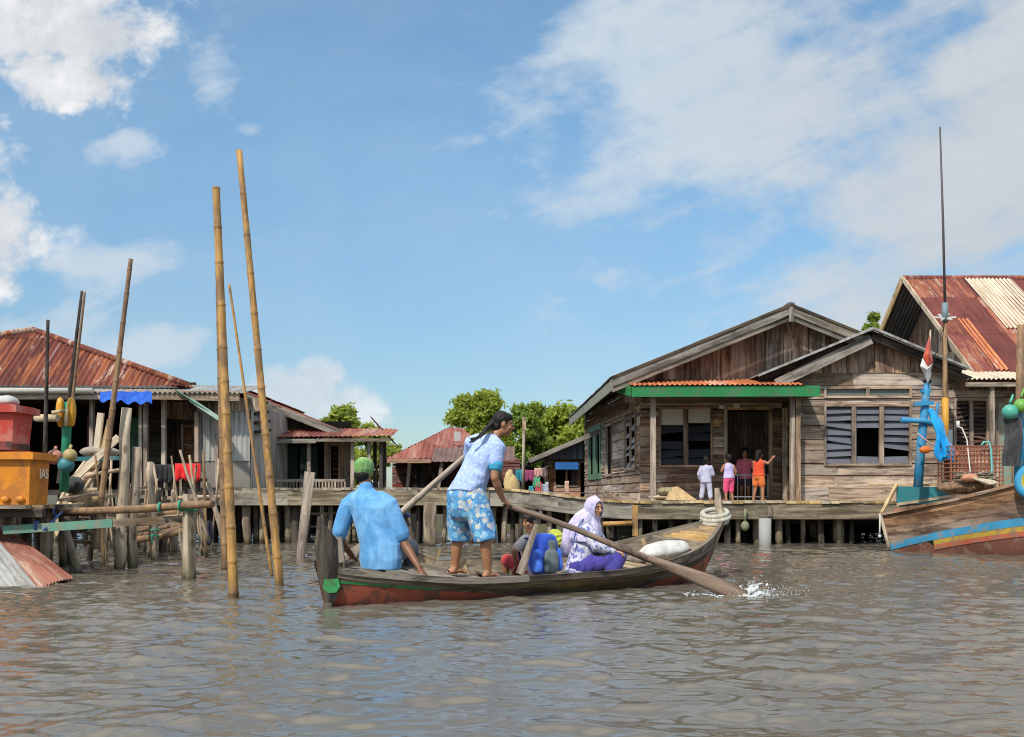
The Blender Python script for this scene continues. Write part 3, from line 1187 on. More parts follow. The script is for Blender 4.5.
one('roof_sheet', CREAM, rh, lambda b: (corr(b, slopept(11.72, .42, .03), slopept(12.92, .42, .03), up, ln * .56, lam=.1, amp=.02, row=9),
                                       corr(b, slopept(11.95, .05, .03), slopept(12.9, .05, .03), up, ln * .24, lam=.1, amp=.02, row=9)))
one('roof_patch', RUST_O, rh, lambda b: corr(b, slopept(10.72, .02, .022), slopept(10.98, .02, .022), up, ln * .5, lam=.1, amp=.02, row=9))
one('ridge_cap', RUST_B, rh, lambda b: b.tube([(ex, 26, zr + .0), (er, 26, zr + .0)], .07, 8))
one('bargeboard', W_PALE, rh, lambda b: (b.beam((ex - .02, 22.0, ze - .02), (ex - .02, 25.99, zr - .02), .03, .12), b.beam((ex - .02, 30.0, ze - .02), (ex - .02, 26.01, zr - .02), .03, .22)))
one('purlin', W_DARK, rh, lambda b: [b.beam((ex + .02, 26 + 4 * k * sg, zr - sl * 4 * k - .1), (ex + 1.1, 26 + 4 * k * sg, zr - sl * 4 * k - .1), .06, .1) for k in (.03, .45, .9) for sg in (1, -1)])
one('soffit', ZINC_D, rh, lambda b: (corr(b, (ex + .05, 22.0, ze - .06), (11.2, 22.0, ze - .06), (0, 1, sl), ln, lam=.1, amp=.02), corr(b, (11.2, 30.0, ze - .06), (ex + .05, 30.0, ze - .06), (0, -1, sl), ln, lam=.1, amp=.02)))
fgH = Fr((11.0, 29.6), (11.0, 22.4))
one('gable', W_GABLE, hH, lambda b: planks_v(b, fgH, 3.2, lambda s: zr - .1 - sl * abs(29.6 - s - 26), .2))
DH = 21.8
fH = Fr((9.25, DH), (13.6, DH))
hw = (fH.sx(956), fH.sx(986), zz(447, DH), zz(401, DH))
hd = (fH.sx(998), fH.sx(1012), .9, zz(402, DH))
one('wall', W_GREY, hH, lambda b: planks_h(b, fH, .86, zz(390, DH), .22, [hw, hd]))
one('wall', W_GABLE, hH, lambda b: planks_v(b, Fr((9.0, DH + .3), (13.6, DH + .3)), zz(400, DH), zz(374, DH), .16, jag=.05))
louvre(hH, fH, *hw, n=11, bays=2, slat=wood('brown shutter', (.05, .03, .025), (.13, .085, .065), .3), frame=W_FRAME, fw=.06, mull=.08, tilt=.6)
one('door', paint('flaking mint door', (.22, .33, .27), .6, (.3, .2, .12), .8, 9, .48, .55), hH, lambda b: fH.box(b, hd[0], hd[1], hd[2], hd[3], -.05, -.02))
one('door_frame', W_POST, hH, lambda b: (fH.box(b, hd[0] - .09, hd[0], .9, hd[3] + .08, -.02, .04), fH.box(b, hd[1], hd[1] + .09, .9, hd[3] + .08, -.02, .04), fH.box(b, hd[0], hd[1], hd[3], hd[3] + .08, -.02, .04)))
one('porch_roof', CREAM, hH, lambda b: corr(b, (xx(964, 21), 21.0, zz(379, 21)), (14.5, 21.0, zz(379, 21)), (0, .96, .25), 1.3, lam=.1, amp=.02, row=9))
one('eave_board', W_POST, hH, lambda b: b.beam((xx(966, 21.05), 21.06, zz(384, 21)), (14.5, 21.06, zz(384, 21)), .03, .09))
one('post', W_POST, hH, lambda b: b.box((xx(990, 21.15), 21.12, .87), (xx(994, 21.15), 21.2, 3.3)))
one('wall', BLACK, hH, lambda b: b.box((9.3, 29.4, .86), (16, 29.5, 3.6)))  # rear wall, interior shade put into its black colour
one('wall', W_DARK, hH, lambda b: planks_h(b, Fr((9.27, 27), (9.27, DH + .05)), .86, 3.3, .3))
one('shade_sheet', BLACK, hH, lambda b: b.box((9.4, 23.0, .86), (13.5, 23.05, 3.5)))  # black sheet added as interior shade behind window and door
for k in range(6):
    one('stilt', W_DARK, hH, lambda b: rough_pole(b, (9.4 + k * .7, 22, -.5), (9.4 + k * .7, 22, .9), .09))
one('floor', W_DARK, hH, lambda b: b.box((9.3, 21.85, .74), (16, 29, .83)))

# ------------------------------------------------------------------ walkways
def deck_z(x):
    if x < -.45:
        return 1.145
    if x < 2.4:
        t = (x + .45) / 2.85
        t = t * t * (3 - 2 * t)
        return 1.145 + (.885 - 1.145) * t
    return .885


def deck(root, xa, xb, d0, d1):
    b = MB()
    x = xa
    while x < xb:
        w = rnd(.16, .24)
        z0, z1 = deck_z(x), deck_z(x + w)
        e = rnd(-.008, .008)
        a, c = d0 + rnd(-.03, .02), d1
        th = .05
        b.hexa([(x + .004, a, z0 - th + e), (x + w - .004, a, z1 - th + e), (x + w - .004, c, z1 - th + e), (x + .004, c, z0 - th + e),
                (x + .004, a, z0 + e), (x + w - .004, a, z1 + e), (x + w - .004, c, z1 + e), (x + .004, c, z0 + e)], (0, 1, 0))
        x += w
    b.build('decking', W_DECK if xb > 0 else W_DECKG, root)


def edge_beam(root, xs, dz0, dz1, d, m):
    b = MB()
    for xa, xb in zip(xs, xs[1:]):
        if -.45 <= xa and xb <= 2.4:
            rows, uvr = [], []
            for i in range(9):
                p = xa + (xb - xa) * i / 8
                z = deck_z(p)
                rows.append([(p, d, z - dz0), (p, d, z - dz1), (p, d + .09, z - dz1), (p, d + .09, z - dz0)])
                uvr.append([(p, .3 * q) for q in range(5)])
            b.grid(rows, uvr, 0, False, True)
            continue
        k = 1
        for i in range(k):
            p, q = xa + (xb - xa) * i / k, xa + (xb - xa) * (i + 1) / k
            za, zb = deck_z(p), deck_z(q)
            ga = 0.0
            b.hexa([(p + ga, d, za - dz1), (q, d, zb - dz1), (q, d + .09, zb - dz1), (p + ga, d + .09, za - dz1),
                    (p + ga, d, za - dz0), (q, d, zb - dz0), (q, d + .09, zb - dz0), (p + ga, d + .09, za - dz0)], (1, 0, 0))
    b.build('beam', m, root)


DK = 19.6
wR = thing('walkway', (7, DK, 0), 'plank walkway with pale board ends in front of the green porch house', 'walkway', 'raised plank walkways')
deck(wR, -.45, 12.8, DK, 22.0)
edge_beam(wR, [-.45, .9, 2.4, 5.1, 7.6, 10.2, 12.8], .055, .36, DK + .03, W_BEAM)
one('beam', W_DARK, wR, lambda b: b.box((-.4, 20.8, .4), (12.8, 20.9, .75)))
for px, r, mt in ((640, .05, W_PILE), (655, .06, W_PILE), (671, .07, W_DARK), (690, .06, W_PILE), (727, .075, W_DARK), (738, .055, W_PILE), (756, .09, W_PILE), (778, .08, W_PILE), (787, .05, W_DARK),
                  (803, .055, W_PILE), (820, .07, W_DARK), (838, .12, W_PILE), (852, .05, W_DARK), (602, .06, W_PILE), (585, .07, W_PILE), (567, .06, W_PILE), (549, .06, W_PILE), (532, .07, W_PILE), (522, .05, W_DARK), (618, .05, W_DARK)):
    d = DK + .16 + r + rnd(0, .25)
    one('piling', mt, wR, lambda b: rough_pole(b, (xx(px, d) + rnd(-.05, .05), d, -.5), (xx(px, d), d, deck_z(xx(px, d)) - .06), r))
one('piling', paint('concrete pile', (.27, .27, .25), .8, (.2, .19, .17), .5, 7), wR, lambda b: b.tube([(xx(765, DK - .1), DK - .1, -.5), (xx(765, DK - .1), DK - .1, .545)], .12, 14))
for k in range(26):
    x = -.2 + k * .5 + rnd(-.15, .15)
    one('piling', W_DARK, wR, lambda b: rough_pole(b, (x + rnd(-.1, .1), rnd(20.4, 21.9), -.5), (x, 21.2, deck_z(x) - .08), rnd(.04, .09)))
one('bracket', W_WARM, wR, lambda b: b.box((xx(768, DK), DK - .03, .58), (xx(772, DK), DK + .025, .78)))

wL = thing('walkway', (-3.4, DK, 0), 'higher grey beam walkway crossing behind the man in the green cap', 'walkway', 'raised plank walkways')
deck(wL, -7.4, -.47, DK, 21.6)
edge_beam(wL, [-6.5, -4.4, -2.3, -.45], .05, .345, DK + .0, W_BEAM)
one('beam', W_DARK, wL, lambda b: b.box((-7.4, 21, .6), (-.5, 21.1, 1.0)))
for px, r, top_, mt in ((246, .09, 0, W_PILE), (256, .055, 0, W_PILE), (263, .06, 0, W_PILE), (287, .085, 0, W_PILE), (296, .11, 0, W_DARK), (322, .04, 0, W_PILE), (331, .05, 0, W_PILE), (347, .05, 0, W_PILE), (408, .06, 0, W_PILE),
                        (418, .05, 0, W_DARK), (446, .05, 0, W_PILE), (455, .06, 0, W_DARK), (470, .05, 0, W_PILE), (483, .06, 0, W_PILE), (495, .05, 0, W_PILE), (506, .06, 0, W_PILE), (514, .05, 0, W_DARK), (278, .05, 0, W_DARK), (225, .06, 0, W_PILE), (212, .06, 0, W_DARK)):
    d = DK + .12 + r + rnd(0, .3)
    one('piling', mt, wL, lambda b: rough_pole(b, (xx(px, d) + rnd(-.06, .06), d, -.5), (xx(px, d), d, deck_z(xx(px, d)) - .06), r))
one('piling', W_PILE, wL, lambda b: rough_pole(b, (xx(430, 18.9), 18.9, -.5), (xx(430, 18.9), 18.9, zz(503, 18.9)), .13, .125, 10, .01))
for k in range(15):
    x = -7.2 + k * .47 + rnd(-.15, .15)
    one('piling', W_DARK, wL, lambda b: rough_pole(b, (x + rnd(-.1, .1), rnd(20.6, 22.5), -.5), (x, 21.2, deck_z(x) - .08), rnd(.04, .08)))
one('rail', W_PILE, wL, lambda b: (b.tube([(xx(300, 20.2), 20.2, .62), (xx(420, 20.2), 20.2, .66)], .035, 6), b.tube([(xx(310, 20.4), 20.4, .36), (xx(390, 20.4), 20.4, .3)], .03, 6)))

# bamboo ladder rail by the bow of the rowing boat
b = MB()
b.beam(at(635, 536, 18.9), at(635, 505, 18.9), .1, .04, (0, 1, 0))
b.tube([at(603, 524, 18.85), at(632, 523, 18.85)], .045, 8)
b.build('bamboo_rail', BAM, label='short yellow bamboo rail and upright against the walkway beyond the headscarfed girl', cat='rail')

# hanging float under the walkway
fb = MB()
p = at(745, 526, DK - .05)
fb.ball(p, (.085, .085, .1))
fb.tube([p + V((0, 0, .08)), p + V((.01, 0, .34))], .03, 6)
fb.build('net_float', paint('mossy float', (.2, .2, .11), .8, (.35, .32, .25), .5, 9), label='mossy ball float hanging under the plank walkway', cat='float')
# ------------------------------------------------------------------ house with the rusty hip roof
hA = thing('stilt_house', (-10, 22, 1), 'house with a rust streaked hip roof and long zinc verandah roof', 'house', 'stilt houses of the village')
ap = at(33, 331, 22.5)
E0, E1 = V((-17.2, 20.9, 3.28)), V((xx(187, 20.9), 20.9, 3.28))
upv = V((0, ap.y - 20.9, ap.z - 3.28))
ln = upv.length


def hipA(b):
    sa = ap.x - E0.x
    corr(b, E0, E1, upv, lambda s: ln * (min(s / sa, 1) if s < sa else max(0, (E1.x - E0.x - s) / (E1.x - ap.x))), lam=.12, amp=.022, sheet=.8)
    B1 = V((E1.x, 29.5, 3.28))
    up2 = V((ap.x - E1.x, 0, ap.z - 3.28))
    corr(b, E1, B1, up2, lambda s: up2.length * (min(s / 4.1, 1) if s < 4.1 else max(0, (8.6 - s) / 4.5)), lam=.12, amp=.022, sheet=.8)


ra = one('roof', RUST, hA, hipA)
one('ridge_cap', RUST, ra, lambda b: (b.tube([E1 + V((0, 0, .03)), ap + V((0, 0, .03))], .07, 7), b.tube([E0 + V((0, 0, .03)), ap + V((0, 0, .03))], .07, 7)))
vz = zz(391, 20.2)
one('porch_roof', ZINC, hA, lambda b: corr(b, (-15, 20.1, vz + .02), (xx(241, 20.1), 20.1, vz - .06), (0, .98, .17), 2.2, lam=.1, amp=.02, row=9))
one('fascia', W_GREY, hA, lambda b: (b.beam((-15, 20.16, zz(394.5, 20.2)), (xx(120, 20.2), 20.16, zz(395, 20.2)), .03, .19), b.beam((xx(120.3, 20.2), 20.165, zz(394.5, 20.2)), (xx(240, 20.2), 20.165, zz(396.5, 20.2)), .03, .19)))
one('gutter', plain('pale pipe', (.5, .47, .4), .6), hA, lambda b: b.tube([(-14, 20.06, zz(391, 20.1)), (xx(93, 20.06), 20.06, zz(391, 20.1))], .06, 8))
fA = Fr((-14.5, 23.0), (xx(196, 23.0), 23.0))
lv = (fA.sx(183.5), fA.sx(193), zz(466, 23), zz(427, 23))
dA = (fA.sx(164), fA.sx(182), 1.15, zz(418, 23))
dB = (fA.sx(20), fA.sx(136), 1.15, zz(404, 23))
one('wall', W_DARK, hA, lambda b: planks_h(b, fA, 1.1, 3.6, .22, [lv, dA, dB]))
one('wall', W_WARM, hA, lambda b: planks_v(b, Fr((xx(165, 22.2), 22.2), (xx(196, 22.2), 22.2)), zz(418, 22.2), zz(402, 22.2), .15, jag=.1))
one('wall', BLACK, hA, lambda b: b.box((-14.5, 26.5, 1.0), (-6.9, 26.6, 3.3)))  # rear wall coloured black so the interior looks dark
one('ceiling', W_DARK, hA, lambda b: b.box((-17, 21.0, 3.2), (-6.95, 29.4, 3.25)))  # unseen dark box added to keep skylight out of the rooms
louvre(hA, fA, *lv, n=12, slat=wood('tan shutter', (.2, .09, .045), (.34, .18, .1), .2), frame=W_WARM, fw=.05)
one('door', W_DARK, hA, lambda b: planks_v(b, Fr((xx(166, 23.2), 23.2), (xx(183, 23.2), 23.2)), 1.15, zz(418, 23), .14))
one('door', paint('dull red door', (.16, .05, .04), .7, (.08, .05, .04), .5), hA, lambda b: b.box((xx(87, 22.8), 22.8, 1.15), (xx(98, 22.8), 22.84, zz(415, 22.8))))
one('curtain', cloth('green curtain', (.05, .12, .08), (.1, .2, .13)), hA, lambda b: b.box((xx(130, 22.9), 22.9, 1.5), (xx(141, 22.9), 22.93, zz(418, 22.9))))
one('floor', W_DARK, hA, lambda b: b.box((-15, 20.3, 1.0), (xx(262, 22), 27, 1.1)))
for px, w in ((92, 4), (146, 3.5), (141, 3), (164, 4), (217, 3), (12, 4), (64, 3)):
    one('post', W_POST if px not in (12, 64) else W_DARK, hA, lambda b: b.box((xx(px - w / 2, 20.6), 20.55, 1.1), (xx(px + w / 2, 20.6), 20.65, zz(400, 20.6))))
for k in range(12):
    one('stilt', W_DARK if k % 3 else W_PILE, hA, lambda b: rough_pole(b, (-11 + k * .5, rnd(20.4, 22.5), -.5), (-11 + k * .5 + rnd(-.1, .1), 21.2, 1.02), rnd(.05, .1)))
one('red_post', paint('red strip', (.35, .09, .04), .7), hA, lambda b: b.box((xx(194, 22), 22, 1.1), (xx(197, 22), 22.05, zz(422, 22))))

# blue awning cloth
b = MB()
rows, uvr = [], []
for i in range(5):
    y = i / 4
    rows.append([at(100 + 52 * k / 20, 391.5 + (9.5 + 1.1 * math.sin(k * 1.3) + (2 if k > 8 else 0)) * y + .6 * math.sin(k * 1.3), 20.02 - .22 * y) for k in range(21)])
    uvr.append([(k, i) for k in range(21)])
b.grid(rows, uvr)
b.build('awning_cloth', cloth('blue tarp', (.01, .06, .36), (.02, .11, .5)), label='blue cloth awning hung from the zinc verandah roof edge', cat='awning')

# ------------------------------------------------------------------ zinc clad shed
DB = 20.7
hB = thing('stilt_house', (xx(230, DB), DB, 1), 'zinc clad shed with grey cement lower wall and small green awning', 'shed', 'stilt houses of the village')
fB = Fr((xx(197, DB), DB), (xx(250, DB), DB))
one('wall', ZINC, hB, lambda b: corr(b, fB.pt(0, zz(461, DB)), fB.pt(fB.L, zz(461, DB)), (0, 0, 1), zz(404, DB) - zz(461, DB), lam=.11, amp=.018, row=9))
one('wall', paint('cement panel', (.2, .18, .16), .9, (.12, .1, .09), .6, 3), hB, lambda b: fB.box(b, .03, fB.L, 1.13, zz(460, DB), -.06, -.02))
fB2 = Fr((xx(250.5, DB), DB), (xx(250.5, DB) + .12, 23.5))
one('wall', ZINC, hB, lambda b: corr(b, fB2.pt(0, 1.13), fB2.pt(fB2.L, 1.13), (0, 0, 1), 1.75, lam=.11, amp=.014, row=9))
one('gable', W_GREY, hB, lambda b: planks_v(b, Fr((xx(200, DB), DB - .05), (xx(264, DB), DB - .05)), zz(411, DB), zz(398, DB), .2))
one('eave', W_DARK, hB, lambda b: [b.beam(at(251 + 2 * k, 405 + 9 * k, 20.9), at(266 + k, 403 + 9 * k, 21.4), .12, .06) for k in range(4)])
ag = one('awning', paint('faded green sheet', (.1, .22, .15), .6, (.3, .3, .25), .4), hB, lambda b: corr(b, at(219, 418, 19.8), at(214, 416.5, 21), at(188, 399, 20.2) - at(217, 417.5, 20.2), 1.0, lam=.1, amp=.016))
one('awning_edge', plain('pale green edge', (.3, .4, .33), .7), ag, lambda b: b.beam(at(219, 418.5, 19.78), at(190, 399.5, 19.9), .03, .08))
one('bracket', W_WARM, hB, lambda b: b.beam(at(197, 462, 20.6), at(197, 412, 20.6), .08, .08, (0, 1, 0)))
for px in (203, 215, 229, 241, 249):
    one('stilt', W_DARK, hB, lambda b: rough_pole(b, (xx(px, 21), 21, -.5), (xx(px, 21), 21, 1.05), .08))

# ------------------------------------------------------------------ wooden house with rusty porch roof
DC = 24.0
hC = thing('stilt_house', (xx(330, DC), DC, 1), 'dark wooden house with rusty porch roof sagging at its end', 'house', 'stilt houses of the village')
fC = Fr((xx(250, DC), DC), (xx(395, DC), DC))
gt = lambda s: zz(391, DC) - (fC.o.x + s - xx(245, DC)) * .40
one('gable', W_DARK, hC, lambda b: planks_v(b, fC, zz(432, DC), lambda s: gt(s) - .08, .2, 0, 2.2))
rc = one('roof', RUST_B, hC, lambda b: (corr(b, (xx(341, 23.5), 23.4, zz(431, 23.5)), (xx(341, 23.5), 31, zz(431, 23.5)), (-1, 0, .4), 2.55),
                                        corr(b, (-9.0, 31, zz(431, 23.5)), (-9.0, 23.4, zz(431, 23.5)), (1, 0, .4), 2.8)))
one('bargeboard', W_BARGE, rc, lambda b: b.beam((xx(246, 23.4), 23.36, zz(397, 23.4)), (xx(341, 23.4), 23.36, zz(434, 23.4)), .03, .16))


def porchC(b):
    a0, a1 = at(276, 437, 22.6), at(394, 436, 22.6)
    corr(b, a0, a1, (0, 1, .2), lambda s: 1.35 if s < 2.2 else 1.35 - (s - 2.2) * .5, lam=.11, amp=.012, row=9)
    corr(b, at(386, 433.5, 23.1), at(397, 446, 23.2), (-.3, 1, .25), 2.6, lam=.11, amp=.02, row=9)


one('porch_roof', RUST_B, hC, porchC)
one('eave_board', W_BARGE, hC, lambda b: (b.beam(at(276, 441, 22.65), at(316, 441, 22.65), .03, .1), b.beam(at(316.5, 440, 22.65), at(390, 440, 22.65), .03, .07)))
dC = (fC.sx(278), fC.sx(323), 1.1, zz(441, DC))
w2C = (fC.sx(333), fC.sx(337), zz(480, DC), zz(446, DC))
w3C = (fC.sx(342), fC.sx(344.5), zz(484, DC), zz(455, DC))
one('wall', wood('sunlit tan board', (.2, .12, .08), (.42, .3, .22), .45, 14), hC, lambda b: planks_v(b, fC, 1.05, zz(433, DC), .14, fC.sx(324), fC.sx(353), [w2C, w3C]))  # tan boards, lighter than the brown ones further along
one('wall', W_WARM, hC, lambda b: planks_v(b, fC, 1.05, zz(433, DC), .14, fC.sx(264), fC.sx(278)))
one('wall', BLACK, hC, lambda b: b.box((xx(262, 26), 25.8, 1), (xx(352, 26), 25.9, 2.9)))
one('window', W_DARK, hC, lambda b: [fC.box(b, w2C[0], w2C[1], w2C[2] + .12 * k, w2C[2] + .12 * k + .05, -.02, .0) for k in range(7)])
one('door', paint('dark green door', (.015, .04, .03), .6, (.1, .1, .1), .2), hC, lambda b: (b.box((xx(300, 24.6), 24.6, 1.1), (xx(317, 24.6), 24.65, zz(446, 24.6))), b.box((xx(286, 24.7), 24.7, 1.1), (xx(297, 24.7), 24.75, zz(446, 24.6)))))
for px, d in ((309, 23), (352.5, 23), (369, 22.9), (375, 23.6), (381, 22.9), (384.5, 23.4)):
    one('post', W_POST if px < 370 else W_DARK, hC, lambda b: b.box((xx(px, d) - .04, d - .04, 1.0), (xx(px, d) + .04, d + .04, zz(441, d))))
one('railing', W_POST, hC, lambda b: (b.box((xx(262, 22.5), 22.5, 1.3), (xx(345, 22.5), 22.54, 1.36)), [b.box((xx(264 + k * 3.2, 22.5), 22.5, 1.1), (xx(264 + k * 3.2, 22.5) + .035, 22.54, 1.3)) for k in range(26)]))
one('floor', W_DARK, hC, lambda b: b.box((xx(255, 23), 22.5, .95), (xx(392, 23), 30, 1.05)))
for k in range(9):
    one('stilt', W_DARK if k % 2 else W_PILE, hC, lambda b: rough_pole(b, (xx(262 + k * 15, 22.7), rnd(22.6, 24), -.5), (xx(262 + k * 15, 22.7), 23, .97), .07))

# ------------------------------------------------------------------ red roofed house in the middle distance
DD = 33.0
hD = thing('stilt_house', (xx(455, DD), DD, .8), 'dark red house with a faded red metal hip roof and curtained windows', 'house', 'stilt houses of the village')
RED = sheetmetal('faded red metal roof', (.16, .035, .025), (.29, .085, .06), (.3, .16, .12), .5, (.4, .3, .24), .3, 0, .7, .2)


def roofD(b):
    e0, e1 = at(386, 459, 31.0), at(499, 459, 31.0)
    a = at(449, 428, 35.0)
    u = V((0, a.y - 31, a.z - e0.z))
    sa = a.x - e0.x
    corr(b, e0, e1, u, lambda s: u.length * (min(1, s / sa) if s < sa else max(0, (e1.x - e0.x - s) / (e1.x - a.x) * 1.35 if (e1.x - e0.x - s) / (e1.x - a.x) < .74 else 1)), lam=.16, amp=.016, sheet=1.0, row=9)
    a2, f0, f1 = at(425, 440, 31.4), at(387, 458.5, 30.2), at(468, 458.5, 30.2)
    u2 = V((0, a2.y - 30.2, a2.z - f0.z))
    s2 = a2.x - f0.x
    corr(b, f0, f1, u2, lambda s: u2.length * (s / s2 if s < s2 else max(0, (f1.x - f0.x - s) / (f1.x - a2.x))), lam=.16, amp=.016, sheet=1.0, row=9)
    g0 = at(386, 459, 31.0)
    corr(b, g0 + V((0, 8, 0)), g0, V((sa, 0, a.z - e0.z)), lambda s: math.hypot(sa, a.z - e0.z) * (1 - abs(s - 4) / 4), lam=.2, amp=.03, row=9)


rd = one('roof', RED, hD, roofD)
one('vent', plain('pale board', (.42, .40, .37), .8), rd, lambda b: b.box(at(454, 441, 32.2), at(461, 432, 32.4)))
one('eave_board', wood('orange eave board', (.28, .12, .05), (.42, .22, .1), .2), hD, lambda b: b.beam(at(387, 461, 30.15), at(431, 461, 30.15), .05, .12))
one('porch_roof', sheetmetal('brown sheet', (.09, .05, .04), (.17, .1, .085), None, 0, None, 0, 0, .7), hD, lambda b: corr(b, at(431, 462, 29.2), at(515, 461, 29.2), (0, 1, .34), 1.5, lam=.16, amp=.014, row=9))
fD = Fr((xx(394, DD), 32.5), (xx(520, DD), 32.5))
ww = [(fD.sx(411), fD.sx(427), .95, zz(463, 32.5)), (fD.sx(431), fD.sx(440), .95, zz(466, 32.5)), (fD.sx(442), fD.sx(449), 1.0, zz(466, 32.5))]
one('shade_sheet', BLACK, hD, lambda b: b.box((xx(395, 33), 33.2, .6), (xx(519, 33), 33.3, 2.1)))  # added black sheet, keeps daylight from showing through the wall gaps
one('wall', wood('dark red wall', (.09, .03, .025), (.19, .075, .06), .3), hD, lambda b: planks_h(b, fD, .6, zz(458, 32.5), .25, ww))
for o_ in ww:
    one('window', W_DARK, hD, lambda b: (fD.box(b, o_[0], o_[1], o_[3] - .05, o_[3], -.02, .02), fD.box(b, (o_[0] + o_[1]) / 2 - .03, (o_[0] + o_[1]) / 2 + .03, o_[2], o_[3] - .06, -.02, .02)))
    one('curtain', cloth('sheer grey curtain', (.07, .07, .07), (.2, .2, .2), 9), hD, lambda b: fD.box(b, o_[0], o_[1], o_[2], o_[3], -.12, -.1, 'z'))
one('post', W_PALE, hD, lambda b: b.beam(at(407, 490, 31), at(410, 461, 31), .1, .1, (0, 1, 0)))
one('post', W_FRAME, hD, lambda b: b.beam(at(438, 490, 29.4), at(442, 462, 29.4), .1, .1, (0, 1, 0)))
one('post', W_DARK, hD, lambda b: b.beam(at(500, 490, 29.4), at(500, 462, 29.4), .1, .1, (0, 1, 0)))
one('wall', W_DARK, hD, lambda b: planks_h(b, Fr((xx(520, DD), 32.6), (xx(520, DD) + 1, 39)), .6, 2.0, .3))
one('floor', W_DARK, hD, lambda b: b.box((xx(394, 32), 29.3, .7), (xx(520, 32), 39, .85)))

# ------------------------------------------------------------------ small house with a blue awning
DE = 31.5
hE = thing('stilt_house', (xx(570, DE), DE, .8), 'small brown house with dark gable and blue window awning', 'house', 'stilt houses of the village')
fE = Fr((xx(546, DE), DE), (xx(596, DE), DE))
wE = (fE.sx(556), fE.sx(578), zz(485, DE), zz(466, DE))
dE = (fE.sx(580.5), fE.sx(588), .95, zz(463, DE))
one('wall', wood('orange brown board', (.2, .095, .055), (.38, .21, .13), .35), hE, lambda b: planks_h(b, fE, .9, zz(456, DE), .2, [wE, dE]))
one('gable', ZINC_D, hE, lambda b: corr(b, at(536, 459, 31.3), at(596, 459, 31.3), (0, 0, 1), lambda s: max(.02, .42 * s + .02), lam=.2, amp=.02, row=9))
re_ = one('roof', ZINC_D, hE, lambda b: corr(b, (xx(529, 30.8), 38, zz(460, 30.8)), (xx(529, 30.8), 30.8, zz(460, 30.8)), (1, 0, .40), 2.6, row=9))
one('bargeboard', W_BARGE, re_, lambda b: b.beam(at(529, 461, 26.78), at(600, 431, 26.78), .03, .12))
one('awning', paint('blue board', (.02, .13, .42), .6, (.1, .2, .4), .3), hE, lambda b: b.beam(at(555, 466, 31.2), at(578, 466, 31.2), .3, .22))
one('window', W_FRAME, hE, lambda b: (fE.box(b, wE[0], wE[1], wE[2] - .06, wE[2], -.02, .04), fE.box(b, wE[0] + .3, wE[0] + .36, wE[2], wE[3], -.02, .02)))
one('pane', BLACK, hE, lambda b: fE.box(b, wE[0] - .1, dE[1] + .1, .9, wE[3] + .2, -.4, -.38))  # black board behind window and door, standing for interior shade
one('shutter', wood('brown shutter', (.05, .03, .025), (.13, .085, .065), .3), hE, lambda b: fE.box(b, wE[1] - .22, wE[1], wE[2], wE[3], -.05, -.02))
one('post', W_DARK, hE, lambda b: b.beam(at(546, 496, 31.2), at(546, 458, 31.2), .12, .12, (0, 1, 0)))
one('floor', W_GREY, hE, lambda b: b.box((xx(535, 31), 30.4, .75), (xx(600, 31), 37, .88)))
one('wall', W_DARK, hE, lambda b: planks_h(b, Fr((xx(546, DE), 37), (xx(546, DE), DE + .05)), .9, 2.1, .25))
for k in range(5):
    one('stilt', W_DARK, hE, lambda b: rough_pole(b, (xx(540 + k * 12, 30.6), 30.6, -.2), (xx(540 + k * 12, 30.6), 30.6, .78), .07))

# washing on lines
ln_ = MB()
ln_.tube([at(515, 468, 25.5), at(532, 471.5, 25.5), at(549, 466, 25.5)], .008, 4)
ln_.tube([at(500, 492, 25.4), at(584, 493, 25.4)], .012, 4)
ln_.build('washing_line', plain('line', (.3, .3, .28), .7), label='thin washing lines strung before the trees', cat='line')


def hang(nm, px0, px1, py0, py1, col, label, d=25.45):
    b = MB()
    rows, uvr = [], []
    n = 12
    for i in range(6):
        t = i / 5
        rows.append([at(px0 + (px1 - px0) * k / n, py0 + (py1 - py0) * t + 1.2 * math.sin(k * .8) * t, d + .04 * math.sin(k * 1.7 + i) * t) for k in range(n + 1)])
        uvr.append([(k * .1, i * .1) for k in range(n + 1)])
    b.grid(rows, uvr)
    o = b.build(nm, cloth(nm + label[:9], col), label=label, cat='laundry', group='washing hung on lines')
    md = o.modifiers.new('thick', 'SOLIDIFY')
    md.thickness = .015


hang('hanging_cloth', 516, 523, 470, 482, (.02, .2, .25), 'teal cloth hanging on the washing line')
hang('hanging_cloth', 524, 534, 470, 481, (.25, .05, .12), 'maroon cloth hanging on the washing line')
hang('hanging_cloth', 534.5, 546, 468, 477, (.5, .28, .25), 'salmon pink cloth hanging on the washing line')
hang('hanging_cloth', 533, 540, 477, 487, (.08, .38, .2), 'bright green cloth hanging low on the washing line')
hang('hanging_shirt', 535.5, 541.5, 482, 493, (.6, .1, .12), 'red shirt hanging on the lower line')
hang('hanging_shirt', 542, 545, 484, 494, (.62, .62, .66), 'white shirt hanging on the lower line')
hang('hanging_shirt', 545.5, 548.5, 482, 494, (.4, .42, .5), 'grey striped shirt hanging on the lower line')
hang('hanging_shirt', 529, 534, 486, 494, (.04, .25, .3), 'turquoise shirt hanging on the lower line')
hang('hanging_shirt', 565, 569, 481, 494, (.55, .36, .27), 'peach shirt hanging before the blue awning window', 26.3)
b = MB()
b.ball(at(512, 492, 24.2), (.2, .18, .45))
b.ball(at(509, 482, 24.2), (.13, .13, .3))
for k in range(len(b.v)):
    q = V(b.v[k])
    b.v[k] = tuple(q + V((1, 1, .4)) * .05 * noise.noise(q * 6))
b.build('sack', cloth('straw sack', (.42, .3, .13), (.55, .42, .2)), label='tall straw coloured sack standing behind the barefoot woman', cat='sack')
b = MB()
b.tube([at(523, 494, 24.5), at(524, 417, 24.5)], [.045, .03], 7)
